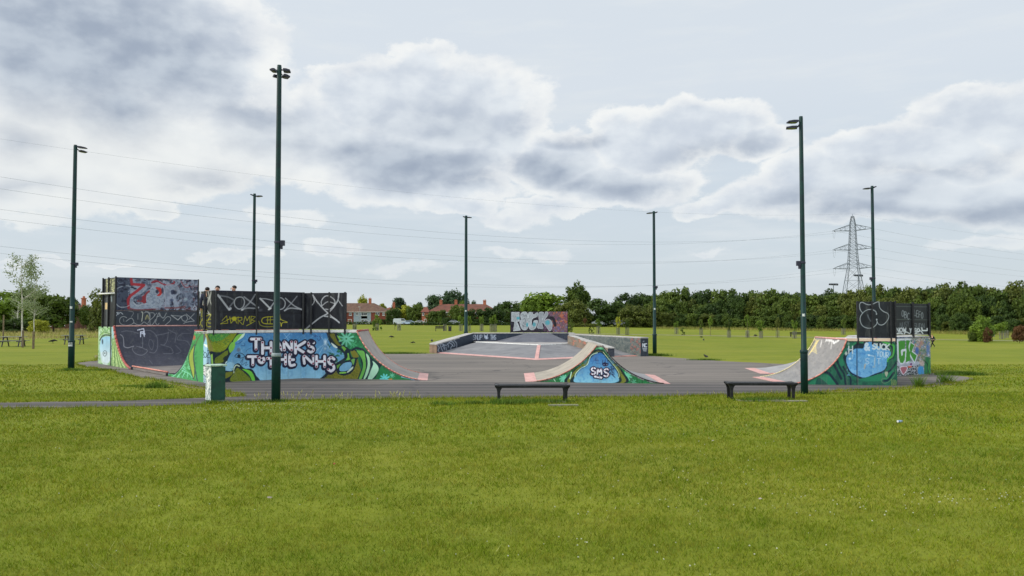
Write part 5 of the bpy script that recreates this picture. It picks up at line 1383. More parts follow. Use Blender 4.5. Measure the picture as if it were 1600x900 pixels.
# taller fringe where the mower misses: along the tarmac, round posts, bench and bin
ex, ey = [], []
for (x0, y0), (x1, y1) in zip(edge_px[:20] + edge_px[20:36], (edge_px[1:20] + edge_px[20:37])):
    a, b_ = G(x0, y0), G(x1, y1); L_ = (b_ - a).length
    if L_ > 40: continue
    n = int(L_ * 150); t = rng.uniform(0, 1, n); ex.append(a.x + (b_.x - a.x)*t + rng.normal(0, .10, n)); ey.append(a.y + (b_.y - a.y)*t - np.abs(rng.normal(0, .16, n)) * (1 if y0 > 600 and x0 > 380 else 0) + rng.normal(0, .07, n))
ex, ey = np.concatenate(ex), np.concatenate(ey); k = ~in_poly(ex, ey, asph2)
blades('edge_grass', ex[k], ey[k], rng.uniform(.05, .13, k.sum()), rng.uniform(.01, .02, k.sum()), rng.uniform(.1, .8, k.sum()), M_grass, '')
def clumps(spots, name, mat, h, w, dens):
    xs, ys, hs = [], [], []
    for px, py, rx, ry, hh in spots:
        c = GT(px, py); n = int(dens * max(rx, .2) * max(ry, .12) * 8)
        xs.append(rng.normal(c.x, rx * .5, n)); ys.append(rng.normal(c.y, ry * .5, n)); hs.append(rng.uniform(.4, 1, n) * hh)
    x, y, hh = map(np.concatenate, (xs, ys, hs))
    return blades(name, x, y, hh * h, rng.uniform(.7, 1.4, len(x)) * w, rng.uniform(.2, 1.0, len(x)), mat, '')
clumps([(825,630,.75,.16,1), (800,632,.4,.12,1.2), (868,629,.4,.12,.8), (775,630,.2,.1,1.1), (1175,627,.5,.12,.9), (1200,626,.5,.1,.7), (1275,616,.35,.12,.6), (430,628,.3,.12,.7), (112,579,.5,.2,.9), (335,630,.3,.12,.6), (1435,605,.12,.1,3.2), (1477,598,.22,.12,3.0), (1350,610,.4,.1,.5), (1500,586,.8,.3,1.2), (1023,556,.8,.3,1.2), (1100,563,.8,.2,.8), (620,553,1.5,.3,1), (690,633,.3,.1,.9), (740,631,.4,.12,.8), (210,604,.5,.1,.5), (245,606,.4,.2,1.6), (330,631,.2,.1,.8), (165,579,.5,.12,.8), (1030,623,.3,.1,.5)], 'weed_tufts', M_weed, .15, .018, 700)
# seed heads on thin stalks along the tarmac edge
sx, sy = [], []
for x0, x1, n in ((400,425,6), (440,490,16), (500,550,14), (585,600,6), (610,640,22), (650,665,3), (340,390,6), (1060,1240,4)):
    for _ in range(n):
        px = random.uniform(x0, x1); c = G(px, 624.5 - (px > 800) * 4 + random.uniform(-2.5, 3.5)); sx.append(c.x); sy.append(c.y)
sx, sy = np.array(sx), np.array(sy)
mb = MB()
for x, y in zip(sx, sy):
    h = random.uniform(.06, .17); lx, ly = random.uniform(-.08, .08), random.uniform(-.05, .05)
    mb.tube((x, y, 0), (x + lx, y + ly, h), .004, .003, 3); mb.tube((x + lx, y + ly, h - .01), (x + lx*1.5, y + ly*1.4, h + .06), .013, .005, 5)
tag(mb.build('seed_heads', M_seed), kind='stuff')
# clover and daisies
fx, fy = [], []
spots = [(350,642,2.2,.5,150), (420,634,1.5,.5,170), (540,640,3,.8,70), (1100,735,3,1.2,30), (1300,780,2.5,1,40), (1480,800,2,.8,26), (640,720,4,2,16), (1180,690,3,1,20), (1090,800,2,.6,20), (300,760,3,1,8), (1560,785,1,.4,30), (900,860,3,.5,30)]
for px, py, rx, ry, n in spots:
    c = G(px, py); fx.append(rng.normal(c.x, rx*.5, n)); fy.append(rng.normal(c.y, ry*.5, n))
x, y = scatter(5, 16, .7); fx.append(x); fy.append(y); fx, fy = np.concatenate(fx), np.concatenate(fy)
k = ~in_poly(fx, fy, asph2); fx, fy = fx[k], fy[k]
mb = MB()
for x, y in zip(fx, fy):
    r = random.uniform(.004, .009); z = random.uniform(.025, .045); mb.lathe([(r*.4, 0), (r, r*.5), (r*.8, r*1.2), (r*.2, r*1.5)], (x, y, z), 5)
tag(mb.build('clover_flowers', mat_noise('white_clover', (150,154,124), (184,186,160), 40, .8)), kind='stuff')
# meadow at left and rough strip in front of the wood
def band(spec, name, mat, hrange, w):
    xs, ys, hs = [], [], []
    for x0, x1, ya0, ya1, yb0, yb1, n, hh in spec:
        for _ in range(n):
            t = random.random(); px = x0 + (x1 - x0) * t; s = random.random()
            lo = ya0 + (yb0 - ya0) * t; hi = ya1 + (yb1 - ya1) * t
            # uniform over ground, roughly: sample in 1/(y-500)
            d0, d1 = 2372 / max(hi - 500, 3), 2372 / max(lo - 500, 3); d = d0 + (d1 - d0) * s
            xx = (px - 800) / F * d; xs.append(xx); ys.append(d); hs.append(hh * random.uniform(.5, 1))
    x, y, h = map(np.array, (xs, ys, hs))
    return blades(name, x, y, h, rng.uniform(.6, 1.4, len(x)) * w, rng.uniform(.1, .7, len(x)), mat, '')
band([(-60,155,511,527,511,523,9000,.55), (-60,160,528,531,525,528,1500,.35)], 'meadow_grass', M_long, None, .07)
xs, ys = [], []
for _ in range(9000):
    px = random.uniform(1020, 1700); by = np.interp(px, [1020, 1100, 1350, 1500, 1700], [512.5, 513.5, 517, 521, 526]) + random.uniform(-.6, 1.6)
    c = GT(px, by); xs.append(c.x); ys.append(c.y)
blades('rough_grass', np.array(xs), np.array(ys), rng.uniform(.2, .8, len(xs)), rng.uniform(.05, .12, len(xs)), rng.uniform(.1, .6, len(xs)), grass_mat('rough_verge_grass', (104,116,44), (140,140,70), (160,146,92), .1), '')
# ------------------------------------------------------------------ lamp posts
M_post = mat_noise('dark_green_post_paint', (4,40,40), (6,54,50), 1.5, .5, c3=(8,26,38), s3=5, f3=.6, spec=.3)
M_head = mat_noise('dark_slate_metal', (34,34,52), (48,48,66), 4, .5, spec=.4)
M_lens = mat_noise('floodlight_glass', (70,74,82), (90,94,102), 3, .15)
M_sticker = mat_noise('faded_white_sticker', (176,186,188), (206,210,206), 20, .6)
def flood(parent, z, dx, dy, dz, yaw, tilt, sx=.30, side=.0):
    """one floodlight on a short bracket"""
    m = MB(); M_ = Matrix.Rotation(yaw, 4, 'Z') @ Matrix.Rotation(tilt, 4, 'Y')
    c = Vector((dx, dy, z + dz)); ax = M_.to_3x3() @ Vector((1, 0, 0))
    b0 = Vector((0, 0, z + dz * .6))
    m.tube(b0, c - ax * .05, .02, n=6)
    prof = [(-.05,-.03),(.10,-.035),(.28,-.02),(.28,.012),(.10,.03),(-.05,.025)]
    hw = .10
    pts = []
    for s in (-hw, hw):
        pts.append([c + M_.to_3x3() @ Vector((a * sx / .3, s, b_)) for a, b_ in prof])
    k_ = len(prof)
    m.face(pts[0]); m.face(list(reversed(pts[1])))
    for i_ in range(k_): m.face([pts[0][i_], pts[0][(i_+1) % k_], pts[1][(i_+1) % k_], pts[1][i_]])
    h = m.build('floodlight', M_head, parent, world=False)
    g_ = MB(); g_.face([c + M_.to_3x3() @ Vector(q) for q in ((.0,-hw*.8,-.040),(.22*sx/.3,-hw*.8,-.032),(.22*sx/.3,hw*.8,-.032),(.0,hw*.8,-.040))]); g_.build('lens', M_lens, h, world=False)
def lamp(base, height, label, heads, r0=.095, r1=.072, r2=.052, box=None, stickers=()):
    t = thing('lamp_post', label, 'lamp post', tuple(base), 0, 'tall green lamp posts round the skate park')
    m = MB(); m.lathe([(r0, -.05), (r0, 1.12), (r0*.97, 1.16), (r1, 1.2), ((r1+r2)/2, height*.55), (r2, height-.05), (r2*.9, height)], n=18)
    m.build('pole', M_post, t, smooth=True, world=False)
    m = MB(); m.lathe([(r0*1.04, 1.1), (r0*1.1, 1.12), (r0*1.1, 1.17), (r0*1.0, 1.19)], n=18); m.build('collar', mat_noise('pale_collar', (120,136,140), (150,160,162), 8) if not lamp.c else lamp.c[0], t, smooth=True, world=False)
    if not lamp.c: lamp.c.append(t.children[-1].data.materials[0])
    m = MB(); zj = height * .47; rj = (r1 + r2) / 2 * 1.18
    m.lathe([(rj*.9, zj-.03), (rj, zj-.02), (rj, zj+.02), (rj*.9, zj+.03)], n=16)
    if box:
        m.box((box * (rj + .045), 0, zj - .02), (.1, .09, .13)); m.box((box * (rj + .02), 0, zj - .12), (.05, .05, .1))
    m.build('joint_box', M_head, t, world=False)
    for (z_, w_, h_, s_) in stickers:
        m = MB(); nseg = 6; rr = (r0 if z_ < 1.1 else r1) + .004; i_ = []
        for k_ in range(nseg):
            a0, a1 = -math.pi/2 + s_ - w_/rr/2 + k_/nseg*w_/rr, -math.pi/2 + s_ - w_/rr/2 + (k_+1)/nseg*w_/rr
            m.face([(rr*math.cos(a0), rr*math.sin(a0), z_), (rr*math.cos(a1), rr*math.sin(a1), z_), (rr*math.cos(a1), rr*math.sin(a1), z_+h_), (rr*math.cos(a0), rr*math.sin(a0), z_+h_)])
        m.build('sticker', M_sticker, t, world=False)
    for h in heads: flood(t, height, *h)
    return t
lamp.c = []
def lamp_at(pxb, pyb, pxt, pyt, label, heads, d=None, **kw):
    if d is None: b_ = G(pxb, pyb)
    else:
        p = V(pxb, 500, d); b_ = Vector((p.x, d, 0))
    top = V(pxt, pyt, b_.y)
    return lamp(b_, top.z, label, heads, **kw)
# heads: dx, dy, dz, yaw, tilt
lamp_at(431, 627.5, 437, 102, 'tallest dark green lamp post with four small floodlights, just right of the green litter bin', [(.13,.0,-.13,.15,.08,.15), (-.11,.02,-.12,math.pi-.1,.05,.11), (.09,.08,-.24,.6,.15,.14), (-.07,.1,-.24,math.pi-.8,.2,.08)], box=1, r0=.108, r1=.078, r2=.056)
lamp_at(1257, 615.5, 1251.5, 182, 'dark green lamp post with two floodlights facing left, standing beside the right-hand bench', [(-.14,.0,-.14,math.pi,.04,.24), (-.12,.08,-.28,math.pi-.3,.0,.26)], box=-1, stickers=((2.1,.07,.07,-.3),))
lamp_at(111, 578, 118.5, 226.5, 'leftmost lamp post with a grey box strapped low on it, before the picnic tables', [(.14,.02,-.08,.1,.12,.3), (.10,.2,-.2,.9,.1,.24)], box=1, stickers=((.95,.17,.18,.1),(1.0,.17,.1,.1),(2.45,.10,.1,0),(1.9,.1,.06,.2)), r0=.12, r1=.095, r2=.07)
lamp_at(1023, 553.5, 1023, 330, 'lamp post on the grass just right of the pyramid wall with the painted letters', [(-.14,.02,-.1,math.pi,.08,.3), (.1,.02,-.08,.0,-.3,.13)], box=1, r0=.12, r1=.095, r2=.075, stickers=((2.6,.1,.1,0),))
lamp_at(728, 520, 729, 337, 'lamp post standing behind the navy ledge wall, between the two brick terraces', [(.14,.02,-.12,.0,.05,.28), (-.1,.02,-.1,math.pi,-.4,.15)], d=54, r0=.14, r1=.12, r2=.095, stickers=((2.6,.12,.1,0),))
lamp_at(395.5, 520, 403, 302.5, 'lamp post behind the black screens of the big half pipe, nearest the three boys', [(.14,.02,-.14,.0,-.06,.28), (-.1,.02,-.08,math.pi,-.3,.12)], d=40, box=1, r0=.12, r1=.09, r2=.07)
lamp_at(1366, 520, 1359, 290.5, 'lamp post rising behind the black screen of the right quarter pipe, next to the pylon', [(-.14,.02,-.12,math.pi,.05,.3), (.08,.02,-.07,.0,-.35,.12)], d=37.5, box=-1, r0=.115, r1=.088, r2=.068)

# ------------------------------------------------------------------ benches
M_bench = mat_noise('black_bench_paint', (7,8,10), (15,16,19), 2.5, .45, .1, c3=(46,48,50), s3=9, f3=.4, spec=.35)
M_slab = mat_noise('worn_paving_slab', (116,116,96), (140,138,118), 3, .9, .2, c3=(104,110,70), s3=6)
def bench(c, width, rz, label):
    t = thing('park_bench', label, 'bench', tuple(c), rz, 'backless black benches on the near lawn')
    Wd, Dp, Hs = width, .42, .43
    for k_ in range(4):
        m = MB(); y0 = -Dp/2 + k_ * Dp/4 + .006; m.box((0, y0 + Dp/8, Hs - .025 - (k_ in (0,3)) * .008), (Wd - .16, Dp/4 - .014, .035)); m.build('seat_plank', M_bench, t, bevel=.006, world=False)
    m = MB()
    m.box((0, -Dp/2 + .0, Hs - .045), (Wd - .1, .04, .065)); m.box((0, Dp/2 - .0, Hs - .045), (Wd - .1, .04, .065)); m.build('apron', M_bench, t, bevel=.01, world=False)
    for s in (-1, 1):
        m = MB(); x = s * (Wd/2 - .13)
        # cast end frame: curled arm plus legs that flare at top and foot
        # cast leg, broad under the seat, narrow at the shin
        q_ = -s
        prof = [(-.055,.0),(.055,.0),(.05,.12),(.045,.22),(.06,.29),(.11,.345),(.17,.365),(.17,.39),(-.13,.39),(-.13,.365),(-.09,.33),(-.06,.26),(-.05,.12)]
        prof = [(q_ * a * .68, b_) for a, b_ in prof]
        for yy in (-.16, .16):
            a_ = [(x + p[0], yy - .03, p[1]) for p in prof]; b_ = [(x + p[0], yy + .03, p[1]) for p in prof]
            m.face(a_); m.face(list(reversed(b_)))
            for i_ in range(len(prof)):
                j_ = (i_+1) % len(prof); m.face([a_[i_], a_[j_], b_[j_], b_[i_]])
        m.box((x, 0, .36), (.05, .3, .05))
        prof = []; a_ = b_ = []
        o = m.build('leg_frame', M_bench, t, world=False)
        m = MB(); xe = s * (Wd/2 - .05)
        m.tube((xe - s*.10, -Dp/2 - .0, Hs - .045), (xe + s*.02, -Dp/2 - .0, Hs - .03), .038, .03, 8); m.tube((xe - s*.10, Dp/2, Hs - .045), (xe + s*.02, Dp/2, Hs - .03), .038, .03, 8); m.box((xe - s*.02, 0, Hs - .035), (.07, Dp - .02, .05)); m.build('seat_end', M_bench, t, bevel=.008, world=False)
    return t
def bench_px(xl, xr, yb, label, rz):
    a, b_ = G(xl, yb), G(xr, yb); c = (a + b_) / 2; c.y += .1
    return bench(c, (b_ - a).length * 1.0, rz, label)
bench_px(771, 892, 628, 'black backless bench in the middle of the near lawn, in front of the spine ramp', .035)
bench_px(1135, 1246, 623.5, 'black backless bench beside the right-hand lamp post, in front of the quarter pipe', -.03)
for c, w, h in (((1190,626.5), 1.2, .3), ((1232,627.5), .9, .22), ((868,628.5), .5, .3), ((880,634), .7, .2)):
    p = G(*c); m = MB(); m.box((p.x, p.y, .012), (w, h, .03), rz=.03); tag(m.build('paving_slab', M_slab), kind='structure')

# ------------------------------------------------------------------ litter bin
M_bin = mat_noise('green_bin_paint', (14,62,50), (22,76,60), 3, .45, .05, c3=(10,40,40), s3=5)
c = G(331.5, 629.5); c.y += .2
t = thing('litter_bin', 'dark green square litter bin with pale lid and white scribbled side, at the path edge', 'litter bin', tuple(c), R(42))
w = .175
m = MB(); m.box((0, 0, .46), (2*w, 2*w, .80)); m.build('bin_body', M_bin, t, bevel=.012, world=False)
m = MB(); m.box((0, 0, .895), (2*w + .05, 2*w + .05, .045)); m.build('lid', mat_noise('pale_lid', (150,180,160), (186,204,186), 5, c3=(90,110,90), s3=9), t, bevel=.015, world=False)
m = MB(); m.box((0, 0, .03), (2*w - .03, 2*w - .03, .10)); m.build('base_plinth', mat_noise('grey_plinth', (70,86,88), (96,108,106), 5), t, world=False)
m = MB(); m.box((0, -w - .002, .46), (2*w - .06, .008, .70)); m.build('bin_door', M_bin, t, bevel=.004, world=False)
m = MB(); m.tube((.03, -w - .012, .50), (.03, -w - .002, .50), .02, n=8); m.build('door_lock', M_head, t, world=False)
cvb = Cv(0, 0, 20, 50, (150,164,160), 8)
cvb.use(0,0,1); cvb.mottle((206,212,206), .42, 2.2, .9, 1); cvb.mottle((40,70,64), .6, 1.6, .9, 2); cvb.line([(3,3),(14,8),(5,14),(15,20),(6,28),(14,36),(6,46)], 3, (214,218,212)); cvb.line([(6,5),(4,25),(10,44)], 1, (40,60,60))
nu, nv = 40, 90; uu, vv_ = np.meshgrid(np.linspace(0, 1, nu), np.linspace(0, 1, nv)); uu, vv_ = uu.ravel(), vv_.ravel()
P = np.stack([np.full(nu*nv, -w - .003), -w + 2*w*uu, .06 + .80*vv_], -1); i = np.arange(nu*nv).reshape(nv, nu)
q = np.stack([i[:-1,:-1], i[:-1,1:], i[1:,1:], i[1:,:-1]], -1).reshape(-1)
link_mesh('scribbled_side', np_mesh('scribbled_side', P, q, 4, cvb.sample(uu*20, 50 - vv_*50)), PAINT, t, world=False)

# ------------------------------------------------------------------ small litter on the lawn
p = G(1406, 661.5)
t = thing('drink_can', 'crushed blue and white can lying on the lawn at right', 'can', (p.x, p.y, .04), .5)
m = MB(); m.tube((-.06, 0, 0), (.06, 0, .0), .024, .02, 12); m.build('can_body', mat_noise('blue_white_tin', (60,110,170), (170,190,210), 14, .3), t, smooth=True, world=False)
m = MB(); m.tube((-.066, 0, 0), (-.058, 0, 0), .018, .023, 12); m.build('can_end', M_white, t, world=False)
for px, py, s, lab, colr in ((421, 785.5, .035, 'crumpled pale paper scrap lying in the middle-left lawn', (150,142,128)), (1188, 787.5, .03, 'flat whitish wrapper lying on the right foreground lawn', (170,160,150)), (522, 731, .03, 'small rusty red leaf lying on the left lawn', (150,80,50)), (1114, 694, .022, 'small torn white paper bit on the lawn below the benches', (170,168,160))):
    p = G(px, py); m = MB(); r_ = random.Random(px)
    a_ = [(p.x + s*math.cos(k_*1.05)*r_.uniform(.6,1.2), p.y + s*math.sin(k_*1.05)*r_.uniform(.5,1), .045 + r_.uniform(0,.02)) for k_ in range(6)]
    cc = (p.x, p.y, .07)
    for k_ in range(6): m.face([a_[k_], a_[(k_+1) % 6], cc])
    for k_ in range(6): m.face([a_[(k_+1) % 6], a_[k_], (p.x, p.y, .05)])
    tag(m.build('litter_scrap', mat_noise('scrap_' + str(px), colr, tuple(int(v*.85) for v in colr), 30, .8)), lab, 'litter', 'scraps of litter on the lawn')

# ------------------------------------------------------------------ skinned figures
def skin(name, pts, edges, radii, mat, parent, world=False, sub=1, root=0):
    me = bpy.data.meshes.new(name); me.from_pydata([tuple(p) for p in pts], edges, [])
    o = link_mesh(name, me, mat, parent, world)
    md = o.modifiers.new('Skin', 'SKIN'); 
    if not me.skin_vertices: me.attributes  # layer is made by the modifier
    sv = me.skin_vertices[0].data if me.skin_vertices else None
    if sv is None:
        bm = bmesh.new(); bm.from_mesh(me); bm.verts.layers.skin.verify(); bm.to_mesh(me); bm.free(); sv = me.skin_vertices[0].data
    for i_, r_ in enumerate(radii):
        sv[i_].radius = (r_, r_) if not isinstance(r_, tuple) else r_
    sv[root].use_root = True
    s_ = o.modifiers.new('Sub', 'SUBSURF'); s_.levels = sub; s_.render_levels = sub
    for p_ in me.polygons: p_.use_smooth = True
    return o
M_skin = mat_noise('skin', (196,150,124), (206,160,134), 20, .5)
M_hair = mat_noise('dark_hair', (28,22,20), (44,34,28), 60, .7)
def person(label, loc, rz, H, pose, top_c, leg_c, hair_c=None):
    """pose: dict of joints in units of body height, x right, y forward(+), z up"""
    t = thing('person', label, 'person', loc, rz)
    J = dict(pelvis=(0,0,.53), waist=(0,.0,.62), chest=(0,.0,.73), neck=(0,.01,.83), jaw=(0,.015,.87), head=(0,.02,.92), crown=(0,.01,.965),
             lsh=(-.105,.0,.80), lel=(-.13,-.02,.64), lwr=(-.13,.03,.50), lha=(-.13,.05,.45), rsh=(.105,.0,.80), rel=(.13,-.02,.64), rwr=(.13,.03,.50), rha=(.13,.05,.45),
             lhip=(-.05,0,.51), lkn=(-.055,.01,.28), lan=(-.055,-.01,.045), lto=(-.06,.09,.02), rhip=(.05,0,.51), rkn=(.055,.01,.28), ran=(.055,-.01,.045), rto=(.06,.09,.02))
    J.update(pose)
    nm = list(J); ix = {k_: i_ for i_, k_ in enumerate(nm)}
    P = [Vector(J[k_]) * H for k_ in nm]
    E = [('pelvis','waist'),('waist','chest'),('chest','neck'),('neck','jaw'),('jaw','head'),('head','crown'),('chest','lsh'),('lsh','lel'),('lel','lwr'),('lwr','lha'),('chest','rsh'),('rsh','rel'),('rel','rwr'),('rwr','rha'),('pelvis','lhip'),('lhip','lkn'),('lkn','lan'),('lan','lto'),('pelvis','rhip'),('rhip','rkn'),('rkn','ran'),('ran','rto')]
    Rr = dict(pelvis=.075, waist=.068, chest=.08, neck=.03, jaw=.04, head=.052, crown=.035, lsh=.035, lel=.026, lwr=.018, lha=.02, rsh=.035, rel=.026, rwr=.018, rha=.02, lhip=.05, lkn=.034, lan=.022, lto=.018, rhip=.05, rkn=.034, ran=.022, rto=.018)
    skin('body', P, [(ix[a], ix[b_]) for a, b_ in E], [Rr[k_]*H for k_ in nm], M_skin, t)
    def sub(name, keys, edges, grow, mat):
        ii = {k_: i_ for i_, k_ in enumerate(keys)}
        skin(name, [Vector(J[k_]) * H for k_ in keys], [(ii[a], ii[b_]) for a, b_ in edges], [(Rr[k_] + grow) * H for k_ in keys], mat, t)
    sub('jacket', ['pelvis','waist','chest','lsh','lel','lwr','rsh','rel','rwr'], [('pelvis','waist'),('waist','chest'),('chest','lsh'),('lsh','lel'),('lel','lwr'),('chest','rsh'),('rsh','rel'),('rel','rwr')], .012, mat_noise('jacket_cloth', top_c, tuple(int(v*1.2) for v in top_c), 10, .8))
    sub('trousers', ['pelvis','lhip','lkn','lan','rhip','rkn','ran'], [('pelvis','lhip'),('lhip','lkn'),('lkn','lan'),('pelvis','rhip'),('rhip','rkn'),('rkn','ran')], .010, mat_noise('trouser_cloth', leg_c, tuple(int(v*1.2) for v in leg_c), 10, .8))
    h = Vector(J['head']) * H; cr_ = Vector(J['crown']) * H
    m = MB(); rr = .050 * H; up = (cr_ - h).normalized(); 
    m.lathe([(rr*.9, -rr*.1), (rr*1.02, rr*.25), (rr*1.0, rr*.6), (rr*.78, rr*.98), (rr*.4, rr*1.2), (rr*.1, rr*1.27)], h + Vector((0, -.016*H, 0)), 12); m.build('hair', hair_c or M_hair, t, smooth=True, world=False)
    m = MB()
    fy = h.y + .052*H
    for s in (-1, 1):
        m.tube((h.x + s*.02*H, fy - .006*H, h.z + .002*H), (h.x + s*.02*H, fy + .004*H, h.z + .002*H), .006*H, n=6, mi=0)
        m.tube((h.x + s*.055*H, h.y, h.z - .01*H), (h.x + s*.062*H, h.y, h.z - .01*H), .012*H, n=6, mi=1)
    m.tube((h.x, fy, h.z - .005*H), (h.x, fy + .016*H, h.z - .022*H), .006*H, .01*H, 6, mi=1)
    m.box((h.x, fy - .002*H, h.z - .038*H), (.03*H, .01*H, .005*H), mi=0)
    m.build('face', [mat_noise('dark_features', (60,34,30), (70,40,36), 5), M_skin], t, world=False)
    # shoes
    m = MB()
    for a, b_ in (('lan','lto'),('ran','rto')):
        A_, B_ = Vector(J[a]) * H, Vector(J[b_]) * H
        m.tube(A_ + Vector((0,0,-.012*H)), B_ + Vector((0,0,.004*H)), .03*H, .024*H, 8)
    m.build('shoes', mat_noise('shoe', (26,26,30), (40,40,44), 9), t, smooth=True, world=False)
    return t
# walker on the far grass, striding left
w_ = GT(1457.5, 542.6); hH = 20.5 / F * w_.y
person('person in dark jacket and black trousers striding across the grass at far right', tuple(w_), R(100), hH,
       dict(lkn=(-.05,.11,.29), lan=(-.05,.17,.05), lto=(-.05,.25,.05), rkn=(.05,-.04,.27), ran=(.05,-.20,.09), rto=(.05,-.14,.02), lhip=(-.05,0,.5), rhip=(.05,0,.5), lel=(-.13,-.09,.66), lwr=(-.13,-.10,.53), lha=(-.13,-.1,.49), rel=(.13,.05,.65), rwr=(.13,.14,.56), rha=(.13,.17,.54), neck=(0,.03,.83), jaw=(0,.045,.87), head=(0,.045,.92), crown=(0,.035,.965)), (24,30,44), (18,19,24), mat_noise('reddish_hair', (96,52,38), (120,66,46), 20))
for px, py, lab, rz_, cc in ((324, 447.2, 'boy with dark cap of hair seen from behind, leftmost head above the black screen', 0.2, (40,44,60)), (340.2, 444.8, 'boy with short dark hair facing the camera, middle head above the black screen', 3.3, (120,60,60)), (366.6, 444.6, 'boy with dark hair turned left, rightmost head above the black screen', 2.2, (60,70,80))):
    d_ = {324: 24.95, 340.2: 25.0, 366.6: 25.4}[px]
    top = V(px, py, d_); H_ = (top.z - (HP + .012)) / 1.0
    person(lab, (top.x, d_, HP + .012), rz_, H_, {}, cc, (30,34,44))

# ------------------------------------------------------------------ crows
M_crow = mat_noise('black_feathers', (12,12,14), (22,22,26), 12, .5)
def crow(px, py, s, rz, label, z=None, peck=0.0):
    p = GT(px, py) if z is None else z
    t = thing('crow', label, 'bird', tuple(p), rz, 'crows on the grass')
    k_ = s
    pts = [(-.26,0,.13),(-.14,0,.16),(0,0,.18),(.10,0,.22),(.16,0,.27 - peck),(.21,0,.28 - peck*1.2),(.28,0,.265 - peck*1.4)]
    skin('body', [Vector(q) * k_ for q in pts], [(i_, i_+1) for i_ in range(6)], [k_*v for v in (.018,.05,.085,.07,.045,.042,.006)], M_crow, t)
    m = MB()
    for sy in (-.04, .04): m.tube((.0, sy*k_, .12*k_), (.01*k_, sy*k_, 0), .008*k_, .006*k_, 5); m.tube((.01*k_, sy*k_, .004), (.06*k_, sy*k_, .004), .006*k_, .003*k_, 4)
    m.build('legs', M_crow, t, world=False)
    for sy in (-1, 1):
        m = MB(); m.face([Vector(q)*k_ for q in ((.09,sy*.075,.21),(.0,sy*.095,.25),(-.12,sy*.07,.2),(-.25,sy*.03,.12),(-.1,sy*.08,.13),(.04,sy*.09,.14))]); m.face([Vector(q)*k_ for q in ((.04,sy*.08,.14),(-.1,sy*.07,.13),(-.25,sy*.02,.115),(-.12,sy*.06,.195),(.0,sy*.085,.245),(.09,sy*.07,.205))]); m.build('wing', M_crow, t, world=False)
    return t
crow(1103, 560.5, .72, R(115), 'black crow standing upright at the far tarmac edge, nearest of the crows')
crow(1096, 528.5, 1.25, R(200), 'left crow of the close pair pecking in the far grass', peck=.1)
crow(1099.5, 533.2, 1.2, R(80), 'right crow of the close pair standing in the far grass')
crow(1180.5, 526.8, 1.9, R(-150), 'crow leaning forward by the row of caged saplings', peck=.12)
crow(612, 529, 1.2, R(170), 'crow feeding on the grass right of the big ramp', peck=.1)
crow(645, 537.5, .8, R(10), 'small crow crouching on the grass, left of the navy ledge wall', peck=.12)
pw = V(672.5, 537, 47.5); crow(0, 0, .7, R(100), 'small crow perched on the near end of the ledge wall', z=Vector((G(673.5,551.2).x, G(673.5,551.2).y + .5, .6)))
crow(82.5, 536.6, 1.3, R(20), 'crow on the grass between the two picnic tables', peck=.08)

# ------------------------------------------------------------------ picnic tables
M_wood = mat_noise('weathered_table_wood', (120,122,112), (150,148,136), 5, .8, .15, c3=(70,84,70), s3=4)
M_wood2 = mat_noise('dark_table_frame', (26,30,34), (40,44,46), 5, .6)
def picnic(px, py, rz, label):
    p = GT(px, py); t = thing('picnic_table', label, 'picnic table', tuple(p), rz, 'picnic tables on the left grass')
    m = MB()
    for k_ in range(5): m.box((0, -.3 + k_*.15, .74), (1.7, .138, .04))
    m.build('table_top', M_wood, t, world=False)
    for s in (-1, 1):
        m = MB()
        for k_ in (0, 1): m.box((0, s*(.68 + k_*.13), .44), (1.7, .12, .04))
        m.build('seat', M_wood, t, world=False)
    for s in (-1, 1):
        m = MB(); x = s * .55
        m.box((x, 0, .40), (.05, 1.6, .09)); m.box((x, 0, .69), (.05, .7, .07))
        m.tube((x+.04, -.28, .70), (x+.04, -.62, .0), .045, n=4); m.tube((x+.04, .28, .70), (x+.04, .62, .0), .045, n=4)
        m.build('leg_frame', M_wood2, t, world=False)
    return t
picnic(20, 541.5, R(12), 'picnic table beside the staked birch, further left')
picnic(115, 538, R(16), 'picnic table behind the leftmost lamp post')
